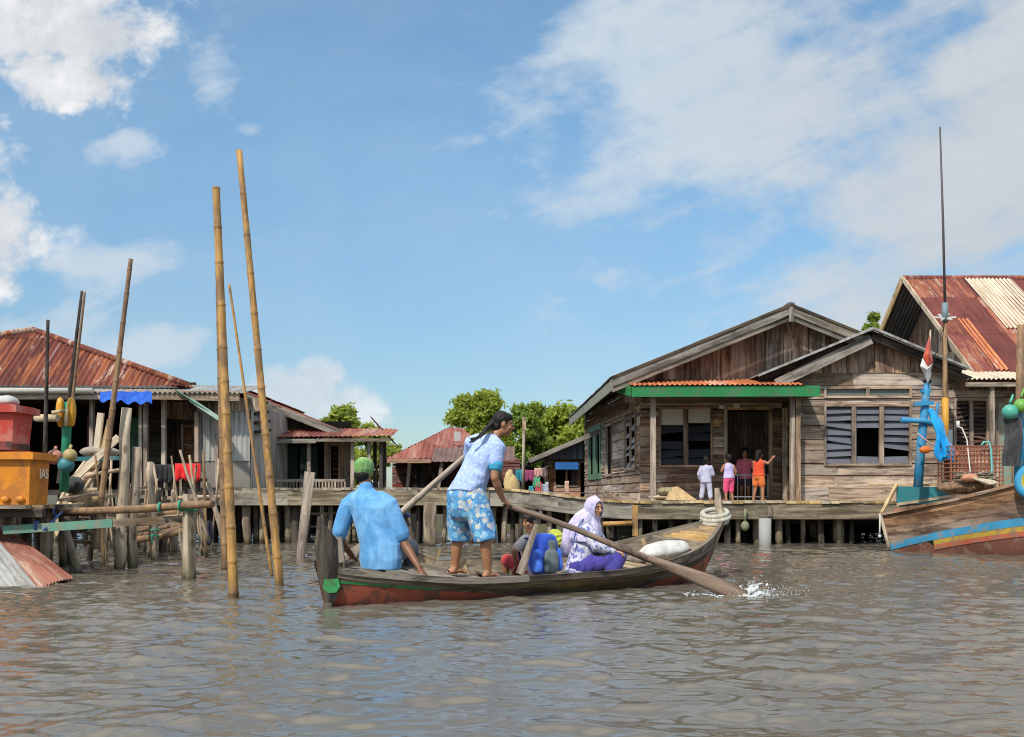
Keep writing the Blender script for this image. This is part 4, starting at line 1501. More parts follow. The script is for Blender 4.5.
b.box(at(522.6, 430, 24.46) , at(526, 417, 24.5))
b.build('utility_pole', W_POST, label='slim grey pole with pale top before the trees', cat='pole')


# ------------------------------------------------------------------ trees
def leafmat(name, c1, c2, c3):
    m, nt, p = newmat(name)
    isl = nt.island()
    col = nt.ramp(isl, [(0, c1), (.5, c2), (1, c3)])
    nt.link(col, p.inputs['Base Color'])
    p.inputs['Roughness'].default_value = .55
    tr = nt.new('ShaderNodeBsdfTranslucent')
    nt.link(col, tr.inputs['Color'])
    mxs = nt.new('ShaderNodeMixShader')
    mxs.inputs[0].default_value = .5
    out = next(n for n in nt.n if n.type == 'OUTPUT_MATERIAL')
    nt.link(p.outputs[0], mxs.inputs[1])
    nt.link(tr.outputs[0], mxs.inputs[2])
    nt.link(mxs.outputs[0], out.inputs[0])
    return m


LEAF_Y = leafmat('yellow green leaves', (.16, .22, .025), (.31, .38, .045), (.44, .47, .07))
LEAF_G = leafmat('fresh green leaves', (.11, .19, .025), (.23, .31, .04), (.34, .41, .06))


def tree(px0, px1, py_top, py_bot, d, nclump, nleaf, leaf, mat, label, base=.6, lsz=.16):
    cx = xx((px0 + px1) / 2, d)
    hw_ = (px1 - px0) / 2 / F * d
    ztop, zbot = zz(py_top, d), zz(py_bot, d)
    root = thing('tree', (cx, d, base), label, 'tree', 'trees behind the houses')
    cl = []
    for k in range(nclump):
        a = rnd(0, 2 * PI)
        r = math.sqrt(rnd(0, 1))
        t = rnd(0, 1)
        env = math.sqrt(max(.05, 1 - (2 * t - 1) ** 2 * .8)) if t > .4 else 1.0
        cr = hw_ * rnd(.24, .42)
        p = V((cx + math.cos(a) * r * (hw_ - cr * .6) * env, d + math.sin(a) * r * hw_ * .8 * env, zbot + cr * .5 + (ztop - zbot - cr * 1.1) * t))
        cl.append((p, cr))
    tb = MB()
    top = V((cx, d, (ztop + zbot) / 2))
    tb.tube([(cx, d, base - .3), (cx + rnd(-.1, .1), d, (base + zbot) / 2 + .2), top], [hw_ * .09 + .06, hw_ * .07 + .04, hw_ * .03 + .03], 8)
    for p, cr in cl[::2]:
        s = V((cx, d, rnd(base + (zbot - base) * .5, top.z)))
        mid = s.lerp(p, .5) + V((0, 0, .15))
        tb.tube([s, mid, p], [.07, .05, .02], 5)
    tb.build('trunk', W_DARK, root)
    lb = MB()
    for p, cr in cl:
        for k in range(nleaf):
            q = V((random.gauss(0, 1), random.gauss(0, 1), random.gauss(0, 1))).normalized() * cr * rnd(.1, 1.0) ** .55
            if rnd(0, 1) < .16:
                q *= rnd(1.05, 1.6)
            q.z *= .75
            c = p + q
            u = (V((rnd(-1, 1), rnd(-1, 1), rnd(-1, 1))) + q.normalized() * .5 + V((0, 0, .3))).normalized()
            e = u.orthogonal().normalized()
            e.rotate(Matrix.Rotation(rnd(0, 6.28), 3, u))
            f = u.cross(e)
            L, w = leaf * rnd(.5, 1.4), leaf * rnd(.25, .5)
            lb.face([c - e * L, c + f * w, c + e * L, c - f * w], [(0, 0), (1, 0), (1, 1), (0, 1)])
    lb.build('crown', mat, root)


tree(445, 512, 391, 470, 44, 34, 420, .15, LEAF_Y, 'tallest yellow green tree rising behind the red hip roof', .7)
tree(500, 556, 404, 490, 40, 32, 380, .14, LEAF_G, 'bushy green tree directly behind the washing line', .7)
tree(524, 600, 402, 488, 43, 36, 400, .15, LEAF_Y, 'broad yellow green tree behind the house with the blue awning', .7)
tree(318, 366, 402, 470, 37, 18, 330, .13, LEAF_Y, 'light green tree above the sagging rusty porch roof', .7)
tree(348, 402, 424, 492, 34, 18, 300, .12, LEAF_Y, 'low leafy tree seen through the porch posts', .7)
tree(858, 890, 310, 350, 38, 8, 260, .12, LEAF_G, 'small treetop showing between the two gabled roofs', .7)
tree(468, 520, 418, 492, 48, 18, 300, .16, LEAF_G, 'darker green tree between the taller crowns', .7)
# ------------------------------------------------------------------ the rowing boat
M_RED = paint('red bottom paint', (.35, .085, .048), .65, (.11, .055, .038), .85, 6, .47, .6)
M_GRN = paint('green paint blot', (.03, .25, .07), .55, (.06, .06, .04), .7, 8, .45, .6)
W_HULL = wood('wet brown hull board', (.035, .026, .018), (.17, .125, .08), .3, 10, (.25, .17, .08), .45, .5, .6)
W_GUN = wood('worn gunwale board', (.055, .045, .034), (.25, .2, .15), .2, 12, (.04, .03, .022), .5)
W_IN = wood('boat inside board', (.11, .08, .055), (.34, .26, .17), .35, 10, (.08, .05, .03), .4)
W_TAN = wood('tan bench board', (.26, .17, .08), (.5, .36, .2), .3, 10, (.2, .13, .06), .4)
rb = thing('rowing_boat', BS + BA * BL / 2, 'long wooden rowing boat with red bottom carrying four people', 'boat', None)
TS = [i / 44 for i in range(45)]


def z_red(t):
    return max(.0, .235 - .21 * min(1, t / .46)) + .47 * max(0, (t - .58) / .42) ** 1.5


def u_at(t, z):
    k, s = b_keel(t), b_sheer(t)
    return min(max((z - k) / (s - k), 0), 1)


def hull_mesh(side):
    b = MB()
    bands = [(lambda t: 0.0, lambda t: u_at(t, z_red(t)), 0),
             (lambda t: u_at(t, z_red(t)) - .0, lambda t: u_at(t, z_red(t)) + (1 - u_at(t, z_red(t))) * .42, 1),
             (lambda t: u_at(t, z_red(t)) + (1 - u_at(t, z_red(t))) * .42 - .03, lambda t: .83, 1),
             (lambda t: .80, lambda t: 1.0, 2)]
    for j, (lo, hi, m_) in enumerate(bands):
        brk = [0, 44] if j == 0 else [0, 13 + j * 3, 27 + j * 2, 44]
        for a0, a1 in zip(brk, brk[1:]):
            rows, uvr = [], []
            off = rnd(0, 30)
            for t in TS[a0:a1 + 1]:
                l, h = lo(t), hi(t)
                pr, ur = [], []
                for q in range(6):
                    u = l + (h - l) * q / 5
                    w = .004 + .007 * j + (.004 if a0 else 0)
                    jag = .006 * noise.noise(V((t * 30, j * 5 + off, side))) if q in (0, 5) else 0
                    p = b_pt(t, max(0, min(1, u + jag)), side) + BN * side * w
                    pr.append(p)
                    ur.append((t * BL + off, u * .5 + off))
                rows.append(pr)
                uvr.append(ur)

            def mm(i, q, m_=m_, a0=a0, j=j):
                t = TS[a0 + i]
                if j == 1 and t < .14 and q < 2:
                    return 3
                return m_
            b.grid(rows, uvr, mm, True)
    # inside skin
    rows, uvr = [], []
    for t in TS:
        pr, ur = [], []
        for q in range(8):
            u = q / 7
            pr.append(b_pt(t, u, side) - BN * side * min(.03, b_half(t) * .5))
            ur.append((t * BL, u * .6))
        rows.append(pr)
        uvr.append(ur)
    b.grid(rows, uvr, 4, True)
    return b


for side in (1, -1):
    hull_mesh(side).build('hull', [M_RED, W_HULL, W_GUN, M_GRN, W_IN], rb)
    g = MB()
    for a, c in ((0, 15), (15, 30), (30, 43)):
        rows, uvr = [], []
        off = rnd(0, 20)
        for t in TS[a:c + 1]:
            p = b_pt(t, 1, side)
            o, w = BN * side, .03
            z = V((0, 0, 1))
            tap = min(1, b_half(t) / .1)
            rows.append([p + o * w * .9 - z * .045, p + o * w, p - o * w * tap + z * .012, p - o * w * tap - z * .045])
            rows[-1][1] = rows[-1][1] + z * .012
            uvr.append([(t * BL + off, q * .05) for q in range(5)])
        g.grid(rows, uvr, 0, False, True)
    g.build('gunwale', W_GUN, rb)


def across(b, t, w, z, th=.03, inset=.97):
    u = u_at(t, z)
    p, q = b_pt(t, u, 1), b_pt(t, u, -1)
    p = p.lerp(q, (1 - inset) / 2)
    q = q.lerp(p, (1 - inset) / 2)
    b.beam(q, p, w, th)


for t, z, m_ in ((.09, .27, W_GUN), (.14, .27, W_GUN), (.19, .26, W_GUN), (.30, .17, W_IN), (.40, .15, W_IN), (.50, .16, W_IN), (.635, .17, W_TAN), (.675, .16, W_TAN), (.715, .18, W_TAN), (.755, .19, W_TAN), (.80, .22, W_TAN)):
    one('thwart', m_, rb, lambda b: across(b, t, .17, z))


def floorb(b):
    for k in range(7):
        f = (k - 3) / 3.6
        for t0, t1 in ((.1, .33), (.335, .6), (.605, .86)):
            p, q = [BS + BA * t * BL + BN * b_half(t) * .62 * f for t in (t0, t1)]
            p.z = q.z = .05 - HEEL * b_half(.4) * .6 * f + rnd(-.004, .004)
            b.beam(p, q, .12, .02)


one('floor_board', W_IN, rb, floorb)
for t in (.24, .36, .46, .56, .66, .77, .84):
    for side in (1, -1):
        def rib(b):
            for u0, u1 in ((.25, .5), (.5, .75), (.75, .97)):
                b.beam(b_pt(t, u0, side) - BN * side * .045, b_pt(t, u1, side) - BN * side * .045, .035, .03, BA)
        one('rib', W_IN, rb, rib)


def fore(b):
    t = .872
    while t < .975:
        across(b, t + .008, .115, b_sheer(t) - .05, .03, .99)
        t += .0178


one('foredeck', W_TAN, rb, fore)
one('breast_board', W_IN, rb, lambda b: b.beam(b_pt(.868, .9, -1), b_pt(.868, .9, 1), .03, .1))
# stern post
b = MB()
poly = [(319, 516), (324, 525), (336, 540), (338, 588), (333, 602), (326, 603), (320, 578), (317.5, 560), (316, 546), (318, 530)]
fr_ = [at(x, y, 8.86) + BN * .035 for x, y in poly]
bk_ = [q - BN * .07 for q in fr_]
b.face(fr_[::-1], [(y / 100, x / 100) for x, y in poly][::-1])
b.face(bk_, [(y / 100, x / 100) for x, y in poly])
for k in range(len(poly)):
    k2 = (k + 1) % len(poly)
    b.face([fr_[k], fr_[k2], bk_[k2], bk_[k]], [(k * .1, 0), (k * .1 + .1, 0), (k * .1 + .1, .07), (k * .1, .07)])
sp_ = b.build('stern_post', wood('charred stern wood', (.016, .013, .011), (.10, .078, .056), .1, 9), rb)
one('paint_blot', M_GRN, sp_, lambda b: b.face([at(x, y, 8.86) + BN * .042 for x, y in ((321, 588), (326, 593), (334, 592), (338, 586), (336, 578), (327, 579), (322, 579))], [(x / 50, .3) for x in range(7)]))
one('stern_knee', W_GUN, rb, lambda b: (b.beam(at(338, 537, 9.25), at(342, 568, 9.25), .07, .06, (0, 1, 0)), b.beam(at(334, 566, 9.2), at(352, 563, 9.35), .09, .06)))
# stem post at the bow
b = MB()
pts = [b_pt(1, .02, 0), b_pt(1, .35, 0), b_pt(1, .7, 0), b_pt(1, 1.0, 0), at(718.5, 505, 12.2), at(717, 488, 12.2)]
b.tube(pts, [.04, .055, .06, .065, .06, .035], 8, flat=.75, smooth=True)
b.build('stem_post', W_PILE, rb)


def seam(b):
    b.tube([b_pt(t, .985, 1) + BN * .03 for t in TS[1:44]], .008, 5)


# oar pegs
one('oar_peg', W_POST, rb, lambda b: b.beam(at(520, 574, 9.86), at(541, 511, 9.86), .085, .05, (0, 1, 0), w2=.035))
one('oar_peg', W_PILE, rb, lambda b: b.beam(at(419, 561, 10.55), at(402, 508, 10.55), .07, .05, (0, 1, 0), w2=.05))
one('lashing', plain('blue cord', (.05, .09, .25), .8), rb, lambda b: b.torus(at(404, 515, 10.55), (.1, .2, 1), .05, .02, 12, 6))
one('grip_block', W_IN, rb, lambda b: (b.beam(at(424, 566, 9.75), at(446, 572, 9.75), .1, .07), b.beam(at(436, 560, 9.8), at(440, 548, 9.8), .04, .03, (0, 1, 0)), b.beam(at(452, 572, 9.9), at(462, 560, 10.0), .12, .05), b.beam(at(418, 556, 9.9), at(434, 562, 9.9), .1, .08)))

# rope ring on the bow, sack and bags
b = MB()
pc = at(715, 517, 12.2)
for k in range(3):
    b.torus(pc + V((rnd(-.01, .01), 0, .045 * k - .045)), (-.12, -.3, 1), .15 + .01 * (k % 2), .032, 26, 8)
b.build('rope_coil', cloth('twisted rope', (.36, .33, .27), (.5, .47, .39), 30), label='thick pale rope coiled round the bow post of the rowing boat', cat='rope')


def pillow(b, c, ax, ay_, az_, n=18, m=12, e=.55):
    c = V(c)
    rows, uvr = [], []

    def pw(x):
        return math.copysign(abs(x) ** e, x)
    for i in range(m + 1):
        th = -PI / 2 + PI * i / m
        rr, uu = [], []
        for k in range(n):
            a = 2 * PI * k / n
            q = V((pw(math.cos(th)) * pw(math.cos(a)), pw(math.cos(th)) * pw(math.sin(a)), math.sin(th)))
            edge = 1 - .35 * max(abs(q.x), abs(q.y)) ** 3
            p = c + V(ax) * q.x + V(ay_) * q.y + V(az_) * q.z * edge
            p += V(az_).normalized() * .02 * noise.noise(p * 7)
            rr.append(p)
            uu.append((q.x, q.y))
        rows.append(rr)
        uvr.append(uu + [uu[0]])
    b.grid(rows, uvr, 0, True, True)


b = MB()
sc = BS + BA * BL * .825 + V((0, 0, .36))
pillow(b, sc, BA * .29 + BN * .03 + V((0, 0, .03)), BN * .19, (0, 0, .105))
b.build('sack', cloth('white woven sack', (.42, .41, .38), (.6, .59, .56), 9), label='full white sack lying in the bow of the rowing boat', cat='sack')
b = MB()
pillow(b, BS + BA * BL * .79 - BN * .2 + V((0, 0, .27)), BA * .14, BN * .12, (0, 0, .08))
b.build('bundle', cloth('grey bundle', (.2, .17, .15), (.3, .26, .22)), label='small grey brown bundle behind the white sack', cat='bundle')


# oars
def oar(pts, rads, flats, label, mat):
    b = MB()
    pts = [V(p) for p in pts]
    d = (pts[-1] - pts[0]).normalized()
    e = (V((0, 0, 1)) - d * d.z).normalized()
    rows, uvr = [], []
    f = d.cross(e)
    L = 0
    for i, p in enumerate(pts):
        L += (p - pts[i - 1]).length if i else 0
        rows.append([p + e * math.cos(2 * PI * k / 10) * rads[i] + f * math.sin(2 * PI * k / 10) * rads[i] * flats[i] for k in range(10)])
        uvr.append([(L, rads[i] * 6.28 * k / 10) for k in range(11)])
    b.grid(rows, uvr, 0, True, True)
    for r_ in (rows[0][::-1], rows[-1]):
        b.face(r_, [(math.cos(k), math.sin(k)) for k in range(10)])
    return b.build('oar', mat, label=label, cat='oar', group='oars of the rowing boat')


OA, OB = at(503, 505, 9.80), at(748, 601, 9.72)
W_OAR = wood('wet brown oar', (.05, .028, .018), (.27, .165, .1), .1, 9, (.3, .22, .15), .35, .5, .5)
pp = [OA.lerp(OB, t) + V((0, 0, .015 * math.sin(t * 9) + .045 * math.sin(t * PI))) for t in (0, .03, .15, .3, .45, .6, .68, .75, .85, .94, .985, 1)]
oar(pp, [.018, .026, .028, .029, .031, .036, .046, .06, .078, .086, .078, .04], [1, 1, 1, 1, 1, .9, .7, .5, .35, .28, .25, .2], 'heavy brown oar whose blade splashes beside the bow', W_OAR)
PA, PB = at(470, 452, 10.05), at(330, 575, 10.9)
pp = [PA.lerp(PB, t) for t in (0, .1, .3, .5, .7, .85, 1)]
oar(pp, [.024, .03, .033, .036, .04, .08, .09], [1, 1, 1, 1, 1, .3, .25], 'paler oar running behind the woman towards the man at the stern', W_POST)

# (the splash is built with the people, where the fusing helper lives)
# ------------------------------------------------------------------ fishing boat
at_far = at


def at(px, py, d):
    """things on the fishing boat stand a little nearer"""
    return at_far(px, py, d - .72)


FO, FD, FN = V((6.77, 17.6, 0)), V((.82, -.572, 0)).normalized(), V((-.572, -.82, 0)).normalized()
FL = 7.4


def f_half(s):
    return max(.04, .5 + .62 * math.sin(min(1, s / 3.2) * PI / 2) - 1.1 * max(0, (s - 4.0) / 3.4) ** 1.8)


def f_sheer(s):
    return .66 + .205 * s + .02 * min(s, 4.5) ** 2 + (.05 * max(0, s - 4.5) ** 2)


def f_keel(s):
    return -.3 + .9 * max(0, (s - 5.2) / 2.2) ** 2


def f_pt(s, z, side, out=0.0):
    k, h = f_keel(s), f_sheer(s)
    u = min(1, max(0, (z - k) / (h - k)))
    rake = -.22 * (z - .1) * max(0, 1 - s / 1.2)
    p = FO + FD * (s + rake) + FN * side * (f_half(s) * (.0 + 1.0 * u ** .24) + out)
    p.z = z
    return p


fb_ = thing('fishing_boat', FO + FD * 3.5, 'weathered wooden fishing boat with blue yellow and red stripes', 'boat')
blue_hi = lambda s: .16 + .30 * s - .033 * s * s
blue_lo = lambda s: .05 + .29 * s - .033 * s * s
W_FB = wood('scuffed fishing boat plank', (.115, .062, .036), (.40, .255, .165), .3, 9, (.09, .045, .028), .7)
mats = [paint('red brown bottom paint', (.19, .075, .05), .65, (.3, .2, .15), .6, 5, .5, .62), paint('coral stripe', (.5, .13, .07), .65, (.3, .17, .12), .8, 7, .48, .6),
        paint('yellow stripe', (.5, .33, .05), .65, (.3, .2, .12), .8, 7, .48, .6), paint('sky blue stripe', (.05, .29, .5), .6, (.28, .24, .2), .8, 7, .5, .62), W_FB, W_IN]


def fhull(side):
    b = MB()
    fr1 = lambda q: (lambda s: blue_hi(s) + (f_sheer(s) - blue_hi(s)) * q)
    bands = [(lambda s: f_keel(s), lambda s: max(f_keel(s), blue_lo(s) - .16) if s > .75 else blue_lo(s), 0, 0, FL),
             (lambda s: blue_lo(s) - .165, lambda s: blue_lo(s) - .085, 1, .75, FL), (lambda s: blue_lo(s) - .085, lambda s: blue_lo(s), 2, .75, FL),
             (blue_lo, blue_hi, 3, 0, FL), (blue_hi, fr1(.26), 4, 0, FL), (fr1(.26), fr1(.5), 4, 0, FL), (fr1(.5), fr1(.76), 4, 0, FL), (fr1(.76), fr1(1), 4, 0, FL)]
    for j, (lo, hi, m_, sa, sb) in enumerate(bands):
        for a, c in ((sa, 2.1 + (j % 3) * .3), (2.1 + (j % 3) * .3, 4.6 + (j % 2) * .5), (4.6 + (j % 2) * .5, sb)):
            off = rnd(0, 20)
            rows, uvr = [], []
            n = 16
            for i in range(n + 1):
                s = a + (c - a) * i / n
                l, h = lo(s), max(hi(s), lo(s) + .003)
                l, h = max(l, f_keel(s)), max(h, f_keel(s))
                h = min(h, f_sheer(s))
                rows.append([f_pt(s, l + (h - l) * q / 4, side, .004 * (j % 2) + (.006 if m_ in (1, 2, 3) else 0)) for q in range(5)])
                uvr.append([(s + off, (l + (h - l) * q / 4) + off) for q in range(5)])
            b.grid(rows, uvr, m_, True)
    rows, uvr = [], []
    for i in range(31):
        s = FL * i / 30
        rows.append([f_pt(s, f_keel(s) + (f_sheer(s) - f_keel(s)) * (.3 + .7 * q / 5), side, -.05) for q in range(6)])
        uvr.append([(s, q * .2) for q in range(6)])
    b.grid(rows, uvr, 5, True)
    return b


for side in (1, -1):
    fhull(side).build('hull', mats, fb_)
    g = MB()
    for a, c in ((0, 2.4), (2.4, 5), (5, 7.3)):
        pts = [f_pt(a + (c - a) * i / 10, f_sheer(a + (c - a) * i / 10), side) + V((0, 0, .01)) for i in range(11)]
        for p, q in zip(pts, pts[1:]):
            g.beam(p, q, .09, .05)
    g.build('gunwale', W_FB, fb_)
# transom
b = MB()
zs = [-.28, -.1, .1, .3, .48, f_sheer(0)]
rows = [[f_pt(0, z, 1), f_pt(0, z, 0), f_pt(0, z, -1)] for z in zs]
b.grid(rows, [[(k * .5, z) for k in range(3)] for z in zs], 0, False)
b.build('transom', [W_FB], fb_)
pn, pf = f_pt(0, f_sheer(0), 1), f_pt(0, f_sheer(0), -1)
one('transom_trim', W_PALE, fb_, lambda b: (b.beam(f_pt(0, .1, 1) + FN * .02 - FD * .02, pn + FN * .02 - FD * .02 + V((0, 0, .03)), .05, .05, FD), b.beam(pn + V((0, 0, .03)), pf + V((0, 0, .52)), .05, .05)))
TEAL = paint('teal bulwark', (.02, .17, .2), .5, (.1, .12, .1), .35, 6)


def bulwark(b):
    for a, c in ((0, .8), (.82, 1.7)):
        p = [f_pt(s, f_sheer(s), -1, -.02) for s in (a, c)]
        b.hexa([p[0] + V((0, 0, .2)), p[1] + V((0, 0, -.02)), p[1] + V((0, 0, -.02)) - FN * .03, p[0] + V((0, 0, .2)) - FN * .03,
                p[0] + V((0, 0, .5 - .25 * a)), p[1] + V((0, 0, .5 - .25 * c)), p[1] + V((0, 0, .5 - .25 * c)) - FN * .03, p[0] + V((0, 0, .5 - .25 * a)) - FN * .03], FD)


one('bulwark', TEAL, fb_, bulwark)
one('bulwark_rail', W_PALE, fb_, lambda b: (b.beam(f_pt(0, f_sheer(0), -1) + V((0, 0, .17)), f_pt(1.5, f_sheer(1.5), -1) + V((0, 0, .1)), .05, .05), b.beam(f_pt(0, f_sheer(0), -1) + V((0, 0, .52)) - FD * .5, f_pt(1.5, f_sheer(1.5), -1) + V((0, 0, .16)), .04, .035)))


def fdeck(b):
    s = .12
    while s < 6.6:
        z = f_sheer(s) - (.16 if s < 1.0 else .1)
        b.beam(f_pt(s, z, -1, -.06), f_pt(s, z, 1, -.06), .15, .03)
        s += .158


one('decking', W_TAN, fb_, fdeck)
BLU = paint('worn blue mast paint', (.03, .24, .46), .6, (.22, .26, .26), .6, 6, .5, .62)
md = 18.1
mast = one('mast', BLU, fb_, lambda b: b.tube([at(918, 487, md), at(921.5, 440, md), at(926, 395, md), at(928, 376, md)], [.085, .08, .07, .04], 8))
one('crossbar', BLU, mast, lambda b: (b.beam(at(914, 404, md - .08), at(933, 403, md - .08), .07, .07), b.tube([at(901, 420, md - .05), at(925, 421, md - .1), at(932, 424, md - .1)], .05, 7), b.tube([at(936, 420, md), at(938, 403, md)], .025, 6), b.beam(at(921, 391, md), at(930, 391, md), .09, .05)))
one('band', plain('black band', (.02, .02, .02), .6), mast, lambda b: b.torus(at(927, 381, md), (.1, 0, 1), .05, .03, 14, 6))
one('mast_head', W_PALE, mast, lambda b: b.tube([at(928, 378, md), at(930.5, 330, md)], [.02, .014], 6))
# antenna pole
ad = 17.9
pole_ = one('antenna_pole', BAM_D, fb_, lambda b: b.tube([at(947, 490, ad), at(946, 440, ad), at(945, 385, ad), at(945, 320, ad)], [.05, .05, .045, .03], 8))
one('pole_sleeve', paint('yellow sleeve', (.55, .27, .03), .6), pole_, lambda b: b.tube([at(946.2, 452, ad - .01), at(945.2, 398, ad - .01)], .056, 8))
one('pole_box', paint('grey blue box', (.16, .22, .25), .6), pole_, lambda b: b.box(at(941, 461, ad - .06), at(950, 430, ad + .04)))
one('pole_clamp', paint('grey blue box', (.16, .22, .25), .6), pole_, lambda b: b.tube([at(945, 322, ad), at(945, 303, ad)], .055, 8))
one('radial', plain('white insulator', (.6, .6, .58), .5), pole_, lambda b: [b.beam(at(945, 318, ad), at(945 + 11 * math.cos(a), 318 - 3 * math.sin(a) - 1, ad + .2 * math.sin(a)), .025, .025) for a in (0, 1.2, 2.2, 3.2, 4.4, 5.4)])
one('whip', plain('dark rod', (.08, .07, .07), .5), pole_, lambda b: b.tube([at(945, 305, ad), at(943, 220, ad), at(940, 127, ad)], [.022, .02, .014], 6))
one('stay', plain('dark cord', (.04, .04, .04), .8), pole_, lambda b: (b.tube([at(945, 322, ad), at(938, 345, ad), at(931, 372, ad)], .008, 4), b.tube([at(945, 330, ad), at(950, 352, ad)], .02, 5)))
# flag
b = MB()
for (pts, mt) in (([(930, 335), (931.5, 352), (933, 362), (928, 366), (923.5, 357), (926.5, 347)], 0), ([(923, 358), (928, 367), (933, 363), (931, 376), (928, 383), (925, 374), (920.5, 366)], 1)):
    cen = at(sum(p[0] for p in pts) / len(pts), sum(p[1] for p in pts) / len(pts), md - .2)
    ring = [at(x, y, md - .08 + .05 * math.sin(x)) for x, y in pts]
    ringb = [p + V((.01, .05, 0)) for p in ring]
    for k in range(len(ring)):
        k2 = (k + 1) % len(ring)
        b.face([cen, ring[k2], ring[k]], [(0, 0), (1, 0), (1, 1)], mt, True)
        b.face([ring[k], ring[k2], ringb[k2], ringb[k]], [(0, 0), (1, 0), (1, 1), (0, 1)], mt, True)
    b.face(ringb, [(0, 0)] * len(ringb), mt)
b.build('flag', [cloth('flag red', (.5, .05, .03), (.6, .12, .06)), cloth('flag white', (.6, .58, .54))], label='drooping red over white flag at the blue mast head', cat='flag')
# blue tarp
b = MB()
rows, uvr = [], []
for i in range(13):
    t = i / 12
    c = V(at(931 + 17 * t + 2 * math.sin(t * 4), 411 + 47 * t, md - .55))
    w = .045 + .095 * t + .02 * math.sin(t * 9)
    rows.append([c + V((math.cos(a) * w * (1 + .35 * math.sin(5 * a + t * 7)), math.sin(a) * w * .6 * (1 + .3 * math.sin(4 * a)), math.sin(a) * .05 + .07 * t ** 4 * math.sin(3 * a + 1))) for a in [2 * PI * k / 18 for k in range(18)]])
    uvr.append([(k * .1, t) for k in range(19)])
b.grid(rows, uvr, 0, True, True)
b.face(rows[0][::-1], [(0, 0)] * 18)
b.face(rows[-1], [(0, 0)] * 18)
b.build('tarp', cloth('bright blue tarp', (.0, .24, .62), (.03, .42, .8), 5, .5), label='bright blue tarp gathered and hung from the fishing boat mast', cat='tarp')
# small clutter on the fishing boat
ORANGE = paint('orange float', (.65, .16, .03), .5, (.4, .2, .1), .3)
b = MB()
pillow(b, at(925, 450, md - .3), (.09, 0, 0), (0, .06, 0), (0, 0, .065))
b.build('float', ORANGE, label='orange float tied below the blue mast arm', cat='float')
b = MB()
pillow(b, at(955, 455, ad - .2), (.06, 0, 0), (0, .05, 0), (0, 0, .05))
b.build('float', ORANGE, label='small orange float beside the grey blue pole box', cat='float')
b = MB()
b.tube([at(917, 433, md - .2), at(930, 443, md - .3), at(943, 452, md - .25), at(950, 460, md - .25)], .014, 5)
b.build('rope', paint('striped rope', (.3, .36, .14), .8, (.5, .2, .3), .9, 20, .45, .5), label='thin coloured rope slung from the mast to the pole', cat='rope')
cd = 16.6
b = MB()
cx0, cx1, cz0, cz1 = xx(951, cd), xx(1003, cd), zz(489, cd), zz(446, cd)
for k in range(15):
    x = cx0 + (cx1 - cx0) * k / 14
    b.beam((x, cd, cz0), (x, cd, cz1), .014, .014, (0, 1, 0))
    b.beam((x, cd + .5, cz0), (x, cd + .5, cz1), .014, .014, (0, 1, 0))
    b.beam((x, cd, cz1), (x, cd + .5, cz1), .014, .014)
for k in range(11):
    z = cz0 + (cz1 - cz0) * k / 10
    b.beam((cx0, cd - .01, z), (cx1, cd - .01, z), .014, .014)
    b.beam((cx0, cd + .51, z), (cx1, cd + .51, z), .014, .014)
    b.beam((cx0 - .01, cd, z), (cx0 - .01, cd + .5, z), .014, .014)
    b.beam((cx1 + .01, cd, z), (cx1 + .01, cd + .5, z), .014, .014)
cg = b.build('fish_cage', plain('rusty red wire', (.33, .12, .07), .8), label='rusty red wire fish cage standing on the fishing boat', cat='cage')
b = MB()
pillow(b, at(969, 478, 17.0), (.14, 0, 0), (0, .1, 0), (0, 0, .075))
b.build('crate', paint('salmon box', (.5, .22, .13), .7), label='salmon coloured box in front of the wire cage', cat='box')
b = MB()
for k in range(4):
    b.torus(at(988 - 3 * k, 482 - k * .8, 16.9), (.1 * k, -.3, 1), .11 - .01 * k, .022, 18, 6)
b.build('rope_coil', cloth('pale rope', (.4, .34, .24), (.55, .48, .36), 20), label='loose pale rope coil on the fishing boat deck', cat='rope')
b = MB()
pts = [at(981, 446, 17.2), at(984, 442, 17.2), at(989, 442, 17.2), at(991, 450, 17.2), at(992, 468, 17.15), at(991, 482, 17.1)]
b.tube(pts, .018, 7)
b.build('hose', plain('turquoise hose', (.15, .45, .42), .5), label='turquoise hose bent over the wire cage', cat='hose')
b = MB()
pts = [at(957, 426, 17.6), at(962, 428, 17.5), at(967, 440, 17.4), at(970, 470, 17.1), at(970, 480, 17.1)]
b.tube(pts, .011, 6)
b.tube([at(958, 421, 17.6), at(958, 428, 17.6)], .03, 8)
b.build('hose', plain('white hose', (.55, .52, .46), .6), label='thin white hose running down before the wire cage', cat='hose')
for (px0, py0, px1, py1, d) in ((938, 487, 972, 479, 17.4), (946, 491, 962, 481, 17.3), (955, 488, 985, 484, 17.2), (950, 484, 955, 472, 17.5)):
    pass
b = MB()
for (px0, py0, px1, py1, d) in ((938, 489, 972, 480, 17.4), (946, 492, 962, 482, 17.3), (955, 489, 987, 485, 17.2), (944, 480, 958, 490, 17.4), (960, 486, 990, 480, 17.5)):
    b.beam(at(px0, py0, d), at(px1, py1, d), .1, .06)
b.build('plank_pile', W_DARK, label='pile of dark planks at the foot of the wire cage', cat='planks')
b = MB()
for q in range(5):
    pts = [at(962 + 5 * q, 483, 17.2)]
    for k in range(14):
        pts.append(at(952 + 48 * rnd(0, 1), 484 - 7 * rnd(0, 1) - 1.5 * q, 17.05 + rnd(-.1, .1)))
    b.tube(pts, .009, 5)
b.build('rope_tangle', cloth('tangled rope', (.25, .2, .13), (.45, .38, .27), 20), label='tangle of thin tan ropes lying against the wire cage', cat='rope')
b = MB()
pillow(b, at(958, 488, 17.2), (.3, 0, 0), (0, .2, 0), (0, 0, .1))
pillow(b, at(978, 486, 17.15), (.22, 0, 0), (0, .2, 0), (0, 0, .08))
